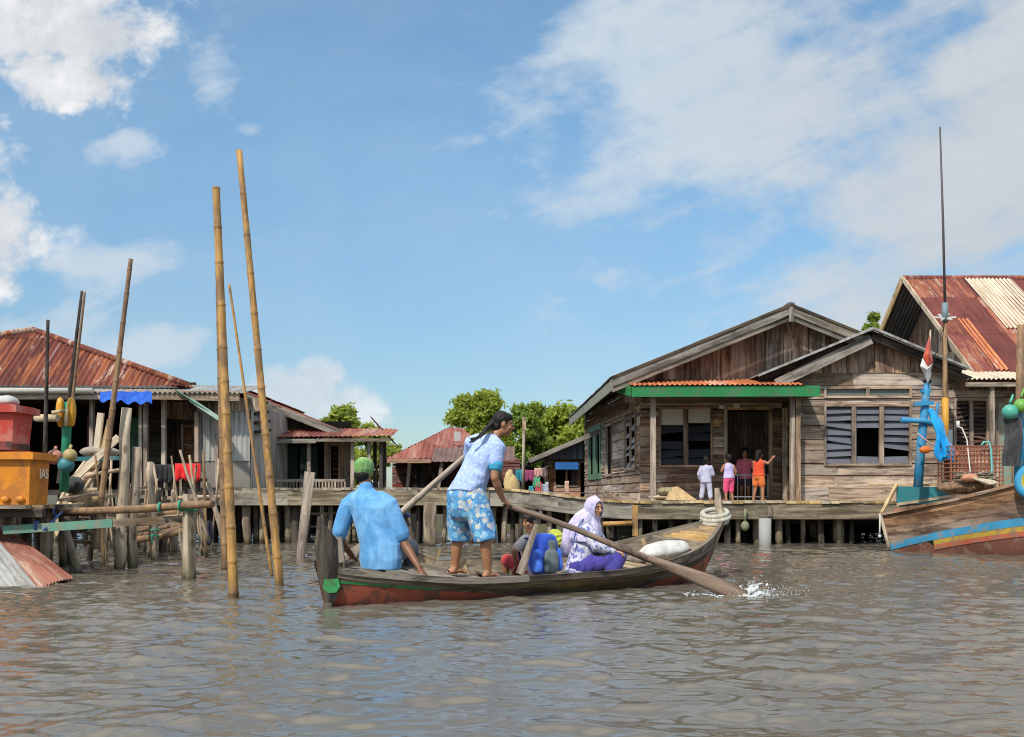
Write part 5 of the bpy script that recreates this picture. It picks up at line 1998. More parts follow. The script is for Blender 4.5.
for k in range(len(b.v)):
    q = V(b.v[k])
    b.v[k] = tuple(q + V((1, 1, 1)) * .035 * noise.noise(q * 14))
b.build('net_heap', cloth('brown net', (.11, .06, .035), (.24, .14, .08), 18), label='heap of dark brown netting under the wire cage', cat='net')
b = MB()
pillow(b, f_pt(.5, .66, 0), FD * .3, FN * .22, (0, 0, .13))
b.build('net_heap', cloth('tan net', (.4, .28, .15), (.55, .42, .26), 12), label='heap of tan netting in the fishing boat stern', cat='net')
b = MB()
pillow(b, f_pt(.16, .7, .35), (.07, 0, 0), (0, .07, 0), (0, 0, .08))
b.build('bag', cloth('red brown bag', (.25, .07, .05)), label='small red brown bag in the fishing boat stern', cat='bag')
b = MB()
b.tube([pn + V((-.04, -.03, 0)), pn + V((-.05, -.04, -.25)), pn + V((-.05, -.04, -.36))], .014, 5)
b.ball(pn + V((-.05, -.04, -.37)), .03, 8, 6)
b.build('rope', plain('white cord', (.55, .52, .46), .8), label='short white cord dangling from the stern corner', cat='rope')
# mast with floats near the picture edge
rd_ = 16.9
m2 = one('mast', BAM_D, fb_, lambda b: b.tube([at(1019, 486, rd_), at(1020, 400, rd_), at(1021, 325, rd_)], [.075, .07, .06], 8))
one('mast_paint', BLU, m2, lambda b: b.tube([at(1019, 484, rd_), at(1019.8, 402, rd_)], [.082, .078], 8))
for px, py, r, nm, lb in ((1010, 412, .125, (.07, .36, .27), 'turquoise ball float hanging by the end mast'), (1021, 406, .12, (.14, .34, .06), 'leaf green ball float hanging by the end mast')):
    b = MB()
    b.ball(at(px, py, 16.7), (r, r, r * .97), 18, 12)
    b.tube([at(px, py - 9, 16.7), at(px + 3, py - 17, 16.8)], .02, 6)
    b.build('ball_float', paint('float' + lb[:6], nm, .45, (.3, .35, .3), .4, 10), label=lb, cat='float', group='ball floats on the fishing boat mast')
b = MB()
rows, uvr = [], []
for i in range(9):
    t = i / 8
    c = at(1013 + 1.5 * math.sin(t * 5), 418 + 48 * t, 16.75)
    rows.append([c + V((math.cos(a) * .13 * (1 + .25 * math.sin(5 * a)), math.sin(a) * .07, 0)) for a in [2 * PI * k / 16 for k in range(16)]])
    uvr.append([(k * .1, t) for k in range(17)])
b.grid(rows, uvr, 0, True, True)
b.build('hanging_cloth', cloth('charcoal cloth', (.03, .03, .032), (.07, .07, .07)), label='charcoal cloth hanging on the end mast of the fishing boat', cat='cloth')
b = MB()
tc = f_pt(2.34, f_sheer(2.34) - .04, 1, .1)
b.torus(tc, FN + V((0, 0, .25)), .235, .075, 30, 12, lambda i, k: 1 if k in (4, 5, 6) else 0)
b.build('tyre_fender', [paint('blue painted tyre', (.03, .26, .45), .6, (.06, .08, .08), .75, 5, .5, .62), paint('yellow painted tyre', (.5, .42, .05), .5, (.3, .3, .1), .3)], label='blue and yellow painted tyre hung on the striped hull', cat='tyre')

at = at_far
# ------------------------------------------------------------------ poles and stakes
def bamboo_pole(px0, py0, px1, py1, d, r0, r1, label, mat=None, node=.34, d1=None, group='tall poles in the water', name='bamboo_pole', bow=.0):
    a = at(px0, py0, d)
    c = at(px1, py1, d1 or d)
    dirv_ = (c - a).normalized()
    base = a - dirv_ * .6
    L = (c - base).length
    b = MB()
    pts, rr = [], []
    s = 0
    side = dirv_.cross(V((0, 1, 0)))

    def P(q):
        t = q / L
        return base.lerp(c, t) + side * bow * math.sin(PI * t)
    while s < L:
        st = node * rnd(.85, 1.2)
        e = min(s + st, L)
        r = r0 + (r1 - r0) * s / L
        for q, k in ((s + .001, 1.0), (s + .012, 1.16), (s + .03, 1.0), ((s + e) / 2, .95), (e - .012, 1.0)):
            if q < L:
                pts.append(P(q))
                rr.append(r * k)
        s = e
    b.tube(pts, rr, 10)
    return b.build(name, mat or BAM, loc=a, label=label, cat='pole', group=group)


bamboo_pole(234, 602, 216, 186, 9.3, .049, .034, 'thick golden bamboo pole, foremost of the two tall ones')
bamboo_pole(280, 589, 239, 149, 10.5, .047, .03, 'tallest golden bamboo pole leaning next to the foremost one', node=.42)
bamboo_pole(272, 578, 229, 283, 12.0, .023, .014, 'slim bamboo pole slanting between the two tall golden poles', node=.3)
bamboo_pole(225, 573, 217, 215, 13.2, .05, .035, 'darker brown bamboo pole standing right behind the foremost golden pole', BAM_D)
bamboo_pole(101, 503, 131, 258, 13.0, .045, .028, 'brown bamboo pole leaning in front of the blue awning', BAM_D)
bamboo_pole(64, 440, 82, 290, 13.6, .032, .018, 'thin dark pole, first of the pair leaning above the orange crate', W_DARK, group='dark thin poles above the crates')
bamboo_pole(68, 440, 85, 291, 13.7, .026, .016, 'thinner reddish pole lashed beside the dark one above the orange crate', BAM_D, group='dark thin poles above the crates')
bamboo_pole(45, 455, 48, 319, 13.0, .032, .02, 'upright blackened pole standing just behind the red box', W_DARK, group='dark thin poles above the crates')


def stake(px0, py0, px1, py1, d, r0, r1, label, mat=W_PILE, n=9, wob=.02):
    a, c = at(px0, py0, d), at(px1, py1, d)
    dv = (c - a).normalized()
    b = MB()
    rough_pole(b, a - dv * .5, c, r0, r1, n, wob, 7)
    return b.build('stake', mat, loc=a, label=label, cat='stake', group='stakes round the jetty')


stake(119, 571, 127, 408, 13.2, .075, .068, 'pale barked stake, tallest of the stakes by the crates', W_PALE)
stake(132, 569, 137, 447, 13.3, .07, .055, 'grey stake with narrowed neck beside the pale barked one')
stake(189, 581, 190, 494, 11.6, .085, .08, 'stout grey pile at the free end of the jetty rail', wood('pale grey pile', (.16, .115, .07), (.46, .35, .22), .1, 12, (.16, .13, .06), .5, wet=True))
stake(156, 562, 150, 462, 14.9, .05, .045, 'grey stake with a green cord tied round it')
stake(196, 500, 180, 450, 11.5, .022, .014, 'thin forked stick leaning over the stout jetty pile', W_PILE)
stake(226, 548, 208, 482, 16.5, .055, .04, 'leaning grey board stake between the jetty and the tall poles')
stake(206, 545, 203, 450, 15.5, .028, .02, 'reddish thin stake by the red cloth', BAM_D)
stake(78, 570, 66, 530, 12.3, .05, .045, 'short slanting prop beside the sunken roofing sheets')
stake(160, 548, 157, 490, 16.5, .06, .055, 'short mossy pile hung with dark rags', W_DARK)
b = MB()
b.beam(at(300, 562, 15.4), at(310, 472, 15.4), .12, .05, (0, 1, 0), w2=.16)
b.build('stake', W_POST, loc=at(300, 560, 15.4), label='flat slanted board stake standing alone near the man', cat='stake', group='stakes round the jetty')
b = MB()
b.torus(at(155, 530, 14.85), (0, 0, 1), .052, .016, 14, 6)
b.torus(at(155, 536, 14.85), (0, .2, 1), .053, .016, 14, 6)
b.tube([at(152, 535, 14.78), at(152, 545, 14.78)], .01, 5)
b.build('cord', plain('green cord', (.05, .3, .2), .8), label='green cord knotted round a grey stake', cat='cord')
b = MB()
pillow(b, at(209, 533, 16.4), (.07, 0, 0), (0, .06, 0), (0, 0, .2))
b.build('rag', cloth('dark blue rags', (.02, .025, .05), (.06, .06, .08)), label='dark blue rags hung low between the stakes', cat='rag')

# ------------------------------------------------------------------ jetty
jt = thing('jetty', (-5.6, 12.6, 0), 'rickety log jetty carrying the orange and red crates', 'jetty')
one('decking', W_PILE, jt, lambda b: [b.beam((-7.6, 11.65 + k * .19, .86), (xx(54, 12.2) + rnd(-.05, .08), 11.65 + k * .19, .86), .17, .04) for k in range(10)])
one('beam', W_DARK, jt, lambda b: (b.box((-7.6, 11.7, .74), (-5.5, 11.8, .84)), b.box((-7.6, 13.2, .72), (-5.4, 13.3, .84)), b.beam((-6.2, 11.6, .79), (-6.2, 13.6, .79), .1, .1)))
for px, py, r, d in ((8, 575, .07, 12.2), (27, 565, .07, 12.6), (38, 552, .08, 13.4), (45, 553, .06, 13.0), (61, 555, .05, 13.6), (71, 548, .07, 13.9), (93, 556, .05, 14.6), (17, 560, .05, 13.6), (53, 560, .05, 13.2)):
    one('piling', W_PILE if rnd(0, 1) < .6 else W_DARK, jt, lambda b: rough_pole(b, (xx(px, d) + rnd(-.1, .1), d, -.5), (xx(px, d), d, .84), r, r * .95, 8))
one('rail', BAM_D, jt, lambda b: b.tube([at(54, 511, 12.4), at(90, 511, 12.1), at(140, 509, 11.8), at(190, 505, 11.45), at(213, 504, 11.3)], [.045, .046, .048, .046, .042], 9))
one('rail', paint('green painted plank', (.1, .24, .17), .6, (.22, .2, .14), .7, 6, .47, .58), jt, lambda b: b.beam(at(4, 530, 11.8), at(113, 523, 11.75), .05, .1))
one('rail', W_PILE, jt, lambda b: b.beam(at(113.4, 523, 11.76), at(184, 519, 11.7), .05, .09))
one('brace', W_DARK, jt, lambda b: b.beam(at(80, 530, 13), at(112, 520, 13), .06, .05))
one('brace', W_PILE, jt, lambda b: b.beam(at(62, 520, 13.2), at(100, 538, 13.3), .07, .05))
one('brace', W_PILE, jt, lambda b: b.beam(at(70, 541, 13.6), at(98, 543, 13.6), .07, .05))
one('lashing', plain('blue cord', (.05, .09, .25), .8), jt, lambda b: (b.torus(at(37, 526, 11.8), (1, 0, 0), .05, .018, 12, 6), b.torus(at(55, 512, 12.3), (1, 0, .2), .05, .018, 12, 6), b.tube([at(44, 530, 11.7), at(62, 512, 12.2)], .015, 5)))
one('lashing', plain('green cord', (.05, .3, .2), .8), jt, lambda b: (b.torus(at(160, 507.5, 11.62), (1, 0, 0), .052, .014, 12, 6), b.torus(at(180, 505.5, 11.5), (1, 0, 0), .052, .014, 12, 6), b.torus(at(189, 510, 11.6), (0, 0, 1), .09, .014, 14, 6)))


# crates
def crate(nm, x0, x1, y0, y1, z0, z1, flare, mat, label, rot, lid=None):
    cx, cy = (x0 + x1) / 2, (y0 + y1) / 2
    root = thing(nm, (cx, cy, z0), label, 'crate')
    M = Matrix.Rotation(rot, 4, 'Z')

    def T(x, y, z):
        return M @ V((x - cx, y - cy, 0)) + V((cx, cy, z))

    def tub(b):
        n = 6
        ring = []
        for i, (z, e) in enumerate(((z0, -flare), (z0 + .03, -flare), (z1 - .1, -.01), (z1 - .07, 0))):
            ring.append([T(x0 - e, y0 - e, z), T(x1 + e, y0 - e, z), T(x1 + e, y1 + e, z), T(x0 - e, y1 + e, z)])
        for r0, r1 in zip(ring, ring[1:]):
            for k in range(4):
                k2 = (k + 1) % 4
                b.face([r0[k], r0[k2], r1[k2], r1[k]], [(k, 0), (k + 1, 0), (k + 1, 1), (k, 1)])
        b.face(ring[0][::-1], [(0, 0)] * 4)
        b.face(ring[-1], [(0, 0)] * 4)
    one('tub', mat, root, tub)

    def rim(b):
        for (a, c) in (((x0 - .03, y0 - .03), (x1 + .03, y0 - .03)), ((x1 + .03, y0 - .03), (x1 + .03, y1 + .03)), ((x1 + .03, y1 + .03), (x0 - .03, y1 + .03)), ((x0 - .03, y1 + .03), (x0 - .03, y0 - .03))):
            p, q = T(*a, z1 - .045), T(*c, z1 - .045)
            d = (q - p).normalized() * .022
            b.beam(p - d, q - d * 1.02, .05, .075)
        c = [T(x0 - .02, y0 - .02, z1 - .012), T(x1 + .02, y0 - .02, z1 - .012), T(x1 + .02, y1 + .02, z1 - .012), T(x0 - .02, y1 + .02, z1 - .012)]
        b.hexa(c + [p + V((0, 0, .02)) for p in c], (1, 0, 0))
    one('lid', lid or mat, root, rim)
    return root, T


OR = paint('faded orange plastic', (.62, .215, .012), .5, (.36, .13, .03), .75, 3.5, .46, .6, .4)
cr, T = crate('fish_crate', -6.9, -5.66, 11.75, 12.27, .885, 1.5, .03, OR, 'big faded orange fish crate on the log jetty, under the red box', 0)
for k in range(4):
    p = T(-6.3 + k * .17, 11.76, .95)
    one('foot', OR, cr, lambda b: b.ball(p, (.055, .025, .04), 10, 7))
cu = bpy.data.curves.new('lettering', 'FONT')
cu.body = 'IAS'
cu.size = .17
cu.extrude = .002
cu.align_x = 'CENTER'
tc0 = bpy.data.objects.new('lettering', cu)
C.objects.link(tc0)
bpy.context.view_layer.update()
tme = bpy.data.meshes.new_from_object(tc0.evaluated_get(bpy.context.evaluated_depsgraph_get()))
bpy.data.objects.remove(tc0)
to = bpy.data.objects.new('lettering', tme)
C.objects.link(to)
to.parent = cr
pT = T(-5.65, 12.03, 1.2)
Mz = Matrix.Rotation(0, 3, 'Z')
xa, nn = Mz @ V((0, 1, 0)), Mz @ V((1, 0, 0))
rot_ = Matrix((xa, V((0, 0, 1)), nn)).transposed()
to.location = pT - ORG[cr.name] + nn * .02
to.rotation_euler = rot_.to_euler()
tme.materials.clear()
tme.materials.append(plain('white lettering', (.7, .66, .55), .6))
RDp = paint('faded red plastic', (.45, .045, .03), .5, (.5, .2, .16), .7, 3.5, .46, .6, .4)
cr2, T2 = crate('fish_crate', -6.8, -5.88, 11.8, 12.3, 1.53, 2.06, .04, RDp, 'faded red fish crate standing on the orange one', 0)
one('stain', paint('black scuffed base', (.05, .03, .03), .7, (.3, .05, .04), .6, 9, .45, .55), cr2, lambda b: (b.beam(T2(-6.76, 11.835, 1.585), T2(-5.92, 11.835, 1.585), .012, .1), b.beam(T2(-5.91, 11.85, 1.58), T2(-5.91, 12.25, 1.58), .012, .07)))
b = MB()
pillow(b, at(4, 402, 12.1), (.16, 0, 0), (0, .14, 0), (0, 0, .07))
b.build('rag', cloth('pale grey rag', (.4, .4, .38)), label='pale grey rag heaped on the red crate', cat='rag')

# buoys and canisters behind the crates
gp = MB()
gp.tube([at(64, 492, 13.4), at(67, 430, 13.4), at(68, 402, 13.4)], [.06, .058, .05], 9)
gp.build('float_pole', paint('green post', (.02, .24, .13), .5, (.2, .2, .15), .3), label='green painted post behind the orange crate', cat='post')
for px, py, r, c_l, nm in ((66, 465, .105, (.05, .22, .25), 'teal ball float in front of the green post'), (70, 455.5, .09, (.42, .33, .14), 'ochre ball float tucked behind the teal one'), (55, 457, .1, (.5, .22, .16), 'pinkish ball float next to the orange crate')):
    b = MB()
    b.ball(at(px, py, 13.15), r, 16, 11)
    b.tube([at(px, py - 6, 13.15), at(px + 1, py - 10, 13.2)], .022, 6)
    b.build('ball_float', paint('f' + nm[:8], c_l, .5, tuple(q * .5 for q in c_l), .4, 9), label=nm, cat='float', group='ball floats by the crates')
b = MB()
for px in (60.5, 71.5):
    pillow(b, at(px, 412, 13.35), (.05, 0, 0), (0, .06, 0), (0, 0, .2))
b.build('canister_float', paint('yellow orange canister', (.62, .3, .02), .45, (.3, .15, .03), .3), label='pair of yellow orange canister floats lashed to the green post', cat='float')
b = MB()
b.tube([at(36, 418, 13.3), at(58, 418, 13.2)], .05, 8)
b.tube([at(52, 413, 13.2), at(66, 410, 13.25), at(66, 426, 13.25)], .03, 6)
b.build('rolled_net', cloth('tan net roll', (.42, .32, .18), (.5, .42, .28), 14), label='tan rolled net tied crosswise behind the red crate', cat='net')

# sunken roofing sheets
def fan_sheet(tl, tr, bl, br, waves, amp=.012, nb=4):
    b = MB()
    n = waves * 7
    for r in range(1):
        rows, uvr = [], []
        off = rnd(0, 30)
        nrm = (tr - tl).cross(bl - tl).normalized()
        for i in range(nb * 3 + 1):
            t = i / (nb * 3)
            rr, uu = [], []
            for k in range(n + 1):
                f_ = k / n
                p = tl.lerp(tr, f_).lerp(bl.lerp(br, f_), t)
                sc_ = .45 + .55 * t
                rr.append(p + nrm * (amp * sc_ * math.sin(f_ * waves * 2 * PI) + .02 * math.sin(t * 3 + f_ * 4)))
                uu.append((f_ * (br - bl).length + off, t * (bl - tl).length + off))
            rows.append(rr)
            uvr.append(uu)
        b.grid(rows, uvr, 0, True)
    return b


fan_sheet(at(-90, 548, 12.2), at(-5, 536, 12.0), at(-60, 612, 10.3), at(39, 589, 10.5), 15).build('roofing_sheet', ZINC, label='grey corrugated sheet sliding into the water below the crates', cat='metal sheet', group='sunken roofing sheets')
fan_sheet(at(-8, 533, 12.02), at(4, 529, 12.3), at(37, 590, 10.48), at(74, 577, 11.4), 11).build('roofing_sheet', sheetmetal('red brown sheet', (.15, .042, .028), (.31, .125, .08), (.3, .2, .15), .5, (.55, .42, .34), .45, 0, .7), label='red brown corrugated sheet fanned beside the grey one', cat='metal sheet', group='sunken roofing sheets')

# moored pale boat behind the jetty
mb_ = thing('small_boat', at(90, 500, 15.5), 'small pale boat hauled up behind the brown leaning pole', 'boat')
P0, P1 = at(60, 515, 15.2), at(104, 452, 15.9)
ax_ = (P1 - P0)
sd = V((.75, -.6, .1)).normalized()


def small_hull(b):
    for side in (1, -1):
        for j in range(4):
            rows, uvr = [], []
            off = rnd(0, 9)
            for i in range(13):
                t = i / 12
                w = .34 * math.sin(PI * (.12 + .86 * t) * .93) ** .7
                r_ = []
                for q in range(3):
                    u = (j + q / 2) / 4
                    r_.append(P0 + ax_ * t + sd * side * w * u ** .6 + V((0, 0, -.32 + .36 * u + .1 * t * t)) + V((0, -.12, .0)) * (1 - u))
                rows.append(r_)
                uvr.append([(t * 1.3 + off, q * .05 + off) for q in range(3)])
            b.grid(rows, uvr, 0, True)


h_ = one('hull', W_PALE, mb_, small_hull)
one('gunwale', W_PALE, mb_, lambda b: [b.tube([P0 + ax_ * t + sd * s_ * (.34 * math.sin(PI * (.12 + .86 * t) * .93) ** .7) + V((0, 0, .05 + .1 * t * t)) for t in [k / 10 for k in range(11)]], .028, 6) for s_ in (1, -1)])
one('thwart', W_PILE, mb_, lambda b: [b.beam(P0 + ax_ * t - sd * .28, P0 + ax_ * t + sd * .28, .1, .03) for t in (.3, .55, .75)])
b = MB()
b.beam(at(70, 483, 14.4), at(119, 437, 14.6), .1, .05, (0, 1, 0))
b.build('plank', W_PALE, label='pale plank propped up slantwise behind the brown leaning pole', cat='plank')
b = MB()
b.beam(at(97, 448, 15), at(101, 413, 15), .09, .05, (0, 1, 0))
b.beam(at(103, 452, 15), at(110, 420, 15), .07, .05, (0, 1, 0))
b.build('board', W_PALE, label='two short pale boards standing upright before the dark verandah', cat='board')
b = MB()
b.beam(at(74, 459, 14.9), at(120, 458, 14.9), .06, .1, (0, 1, 0))
b.build('boat_rail', paint('dark teal rail', (.02, .14, .15), .6), label='dark teal rail crossing behind the propped plank', cat='rail')
b = MB()
pillow(b, at(100, 452, 15.4), (.28, 0, 0), (0, .2, 0), (0, 0, .09))
b.build('net_heap', cloth('grey net', (.24, .2, .16), (.36, .3, .25), 12), label='grey net heap beside the pale small boat', cat='net')
b = MB()
pillow(b, at(73, 485, 14.0), (.14, 0, 0), (0, .14, 0), (0, 0, .12))
b.build('bundle', cloth('black bundle', (.02, .025, .025), (.05, .05, .05)), label='black bundle behind the orange crate', cat='bundle')
# raft of bamboo
rf_ = MB()
for k in range(9):
    d = 15.6 + k * .13
    rf_.tube([at(128 + rnd(-3, 3), 541 - k * 3.6, d), at(160, 537 - k * 3.7 + rnd(-1, 1), d), at(190 + rnd(-3, 3), 530 - k * 3.4, d)], rnd(.035, .055), 7)
rf_.build('bamboo_raft', BAM_D, label='stack of brown bamboo poles floating under the verandah house', cat='raft')
for k in range(16):
    px = 66 + k * 9
    d = rnd(16.5, 19)
    stake(px + rnd(-2, 2), rnd(545, 552), px, rnd(488, 500), d, rnd(.04, .065), rnd(.035, .05), 'one of the dim thin stakes crowded under the verandah house', W_DARK if k % 3 else W_PILE).__setitem__('group', 'dim stakes under the verandah house')
for (a, c, d, lb) in (((128, 500), (200, 500), 18.5, 'higher grey log lying across the dim stakes'), ((110, 515), (150, 510), 17, 'lower grey log lying across the dim stakes')):
    b = MB()
    b.tube([at(*a, d), at(*c, d)], .05, 7)
    b.build('log', W_PILE, label=lb, cat='log')

# picket fence with cloths
pf_ = thing('picket_fence', at(178, 500, 19.3), 'low dark picket fence on the walkway before the shuttered door', 'fence')
one('rail', W_DARK, pf_, lambda b: (b.beam(at(150, 480, 19.4), at(207, 480, 19.4), .06, .04, (0, 1, 0)), b.beam(at(150, 498, 19.4), at(190, 498, 19.4), .06, .04, (0, 1, 0))))
for k in range(11):
    one('picket', W_DARK if k % 3 else W_PILE, pf_, lambda b: b.beam(at(153 + k * 4.6, 503, 19.35), at(153 + k * 4.6, 476 + rnd(0, 4), 19.35), .05, .03, (0, 1, 0)))


def drape(px0, px1, py0, py1, d, mat, label):
    b = MB()
    rows, uvr = [], []
    n = 24
    prof = [(.06, .85), (.05, .4), (.0, 0), (-.05, .02), (-.07, .4), (-.075, .75), (-.08, 1)]
    for o_, t in prof:
        rows.append([at(px0 + (px1 - px0) * k / n + .5 * math.sin(k), py0 + (py1 - py0) * t + (1.5 * math.sin(k * .7) if t > .9 else 0), d + o_ + .015 * math.sin(k * 1.1 + t * 2)) for k in range(n + 1)])
        uvr.append([(k * .1, t) for k in range(n + 1)])
    b.grid(rows, uvr)
    o = b.build('hanging_cloth', mat, label=label, cat='cloth')
    md = o.modifiers.new('thick', 'SOLIDIFY')
    md.thickness = .012


drape(175, 201, 464, 480, 19.25, cloth('bright red cloth', (.55, .012, .015), (.7, .03, .03)), 'bright red cloth draped over the picket fence')
drape(153, 174.5, 465, 482, 19.3, cloth('black cloth', (.012, .012, .014), (.03, .03, .033)), 'black cloth draped over the picket fence')

# sacks before the house
b = MB()
pillow(b, at(666, 497, 20.45), (.36, 0, 0), (0, .25, 0), (0, 0, .06))
b.build('sack', cloth('flat pale sack', (.38, .3, .2), (.5, .4, .28)), label='flat pale sack lying lowest by the porch post', cat='sack', group='sacks by the porch')
b = MB()
A0 = [at(667, 500, 20.0), at(697, 500, 20.0), at(678, 486.5, 20.2), at(670, 488, 20.2)]
bk2 = [p + V((0, .45, 0)) for p in A0]
for q in range(4):
    q2 = (q + 1) % 4
    b.face([A0[q], A0[q2], bk2[q2], bk2[q]], [(0, 0), (1, 0), (1, 1), (0, 1)])
b.face(A0[::-1], [(0, 0), (1, 0), (1, 1), (0, 1)])
b.face(bk2, [(0, 0), (1, 0), (1, 1), (0, 1)])
b.build('mat_bundle', cloth('tan matting', (.38, .25, .12), (.52, .37, .2), 14), label='tan matting heaped in a slope under the porch windows', cat='matting', group='sacks by the porch')
b = MB()
pillow(b, at(665, 491, 20.3), (.16, 0, 0), (0, .16, 0), (0, 0, .08))
b.build('sack', cloth('green brown sack', (.2, .17, .09), (.34, .28, .17)), label='small greenish brown sack on top of the pale one', cat='sack', group='sacks by the porch')

# more clutter round the jetty
TANW = wood('tan stick', (.2, .11, .05), (.48, .32, .17), .4, 10, (.2, .1, .05), .5, wet=True)
for k in range(20):
    px = rnd(100, 222)
    d = rnd(13.6, 18.4)
    top_ = rnd(452, 502)
    lean_ = rnd(-16, 16)
    stake(px, zz(0, 1) * 0 + HZ + 1000 / d * 1.0 - rnd(0, 3), px + lean_, top_, d, rnd(.014, .032), rnd(.01, .022), 'one of the thin tan sticks leaning among the jetty stakes', TANW if k % 3 else BAM_D, 7, .012)['group'] = 'thin tan sticks among the stakes'
for a, c, d, w, lb in (((74, 505), (128, 492), 14.0, .1, 'tan plank lying slantwise under the pale small boat'), ((80, 516), (140, 520), 14.6, .08, 'low tan plank resting between the stakes'),
                       ((104, 498), (150, 486), 15.2, .09, 'short tan plank behind the grey stake with the narrowed neck'), ((60, 500), (96, 494), 13.2, .12, 'broad grey plank ending at the orange crate')):
    b = MB()
    b.beam(at(*a, d), at(*c, d + .5), w, .04)
    b.build('plank', TANW, label=lb, cat='plank')
for k, (a, c, d, r, lb) in enumerate((((128, 524), (188, 516), 15.0, .035, 'thin pole lying across the bamboo raft'), ((150, 500), (228, 497), 17.6, .04, 'tan pole laid level behind the jetty rail'), ((84, 478), (120, 470), 14.9, .03, 'brown pole lying along the small boat'))):
    b = MB()
    b.tube([at(*a, d), at((a[0] + c[0]) / 2, (a[1] + c[1]) / 2 - 1, d), at(*c, d)], r, 7)
    b.build('pole', TANW, label=lb, cat='pole')
b = MB()
pillow(b, at(88, 497, 14.2), (.26, 0, 0), (0, .2, 0), (0, 0, .12))
for k in range(len(b.v)):
    q = V(b.v[k])
    b.v[k] = tuple(q + V((1, 1, 1)) * .05 * noise.noise(q * 9))
b.build('net_heap', cloth('tan rope net', (.3, .2, .1), (.5, .38, .22), 16), label='tan rope net heaped beside the orange crate', cat='net')
# ------------------------------------------------------------------ people
def skinmat(name, col):
    m, nt, p = newmat(name)
    f = nt.noise(nt.vmul(nt.obj(), (9, 9, 9)), 1, 4, .6)
    nt.link(nt.mix(nt.step(f, .3, .7), tuple(q * .82 for q in col), tuple(q * 1.12 for q in col)), p.inputs['Base Color'])
    p.inputs['Roughness'].default_value = .5
    p.inputs['Specular IOR Level'].default_value = .4
    p.inputs['Subsurface Weight'].default_value = .12
    p.inputs['Subsurface Radius'].default_value = (.02, .008, .004)
    return m


class Flesh:
    """overlapping rounded solids that are fused into one continuous surface"""

    def __init__(self):
        self.b = MB()

    def limb(self, pts, rad, flat=1.0, ref=None, n=12):
        """tapered tube with rounded ends"""
        pts = [V(p) for p in pts]
        d0 = (pts[0] - pts[1]).normalized()
        d1 = (pts[-1] - pts[-2]).normalized()
        P = [pts[0] + d0 * rad[0] * .85, pts[0] + d0 * rad[0] * .55] + pts + [pts[-1] + d1 * rad[-1] * .55, pts[-1] + d1 * rad[-1] * .85]
        Rr = [rad[0] * .45, rad[0] * .82] + list(rad) + [rad[-1] * .82, rad[-1] * .45]
        self.b.tube(P, Rr, n, flat=flat, ref=ref)

    def rings(self, rings, n=20):
        """rings: (centre, side vector * half width, front vector * half depth)"""
        rows, uvr = [], []
        for c, a, f in rings:
            c, a, f = V(c), V(a), V(f)
            rows.append([c + a * math.cos(2 * PI * k / n) + f * math.sin(2 * PI * k / n) for k in range(n)])
            uvr.append([(0, 0)] * (n + 1))
        k0 = len(self.b.v)
        self.b.grid(rows, uvr, 0, True, True)
        m = len(rows) - 1
        self.b.f.append(tuple(k0 + k for k in range(n))[::-1])
        self.b.f.append(tuple(k0 + m * n + k for k in range(n)))
        for _ in (0, 1):
            self.b.uv += [(0, 0)] * n
            self.b.mi.append(0)
            self.b.sm.append(True)

    def ell(self, c, a, b_, d):
        """ellipsoid with half axis vectors"""
        c, a, b_, d = V(c), V(a), V(b_), V(d)
        rows = []
        n, m = 14, 10
        for i in range(m + 1):
            th = PI * (i + .03) / (m + .06)
            rows.append([c + a * math.sin(th) * math.cos(2 * PI * k / n) + b_ * math.sin(th) * math.sin(2 * PI * k / n) - d * math.cos(th) for k in range(n)])
        k0 = len(self.b.v)
        self.b.grid(rows, [[(0, 0)] * (n + 1)] * (m + 1), 0, True, True)
        self.b.f.append(tuple(k0 + k for k in range(n))[::-1])
        self.b.f.append(tuple(k0 + m * n + k for k in range(n)))
        for _ in (0, 1):
            self.b.uv += [(0, 0)] * n
            self.b.mi.append(0)
            self.b.sm.append(True)

    def fuse(self, name, mat, parent, voxel=.007, smooth=4, wrinkle=0.0, wscale=9.0, stretch=(1, 1, .45)):
        tmp = self.b.build('fuse_tmp', mat, parent)
        bm_ = tmp.data
        md = tmp.modifiers.new('r', 'REMESH')
        md.mode = 'VOXEL'
        md.voxel_size = voxel
        if smooth:
            sm = tmp.modifiers.new('s', 'SMOOTH')
            sm.iterations = smooth
            sm.factor = .5
        bpy.context.view_layer.update()
        dg = bpy.context.evaluated_depsgraph_get()
        me = bpy.data.meshes.new_from_object(tmp.evaluated_get(dg))
        me.name = name
        bpy.data.objects.remove(tmp)
        bpy.data.meshes.remove(bm_)
        if wrinkle:
            me.update()
            no = [v.normal.copy() for v in me.vertices]
            for v, n_ in zip(me.vertices, no):
                q = V((v.co.x * stretch[0], v.co.y * stretch[1], v.co.z * stretch[2])) * wscale
                w = noise.noise(q + V((noise.noise(q * .7), 0, noise.noise(q * .6 + V((5, 5, 5))))) * .9)
                w2 = noise.noise(q * 2.3 + V((9, 1, 4)))
                v.co += n_ * wrinkle * (.75 - 1.9 * math.sqrt(w * w + .012) + w2 * .4)
        me.polygons.foreach_set('use_smooth', np.ones(len(me.polygons), dtype=bool))
        me.materials.clear()
        me.materials.append(mat)
        o = bpy.data.objects.new(name, me)
        C.objects.link(o)
        o.parent = parent
        ORG[o.name] = ORG[parent.name]
        return o


def frame_of(f, up=(0, 0, 1)):
    f = V(f).normalized()
    u = V(up)
    u = (u - f * u.dot(f)).normalized()
    return f, f.cross(u), u          # front, right, up


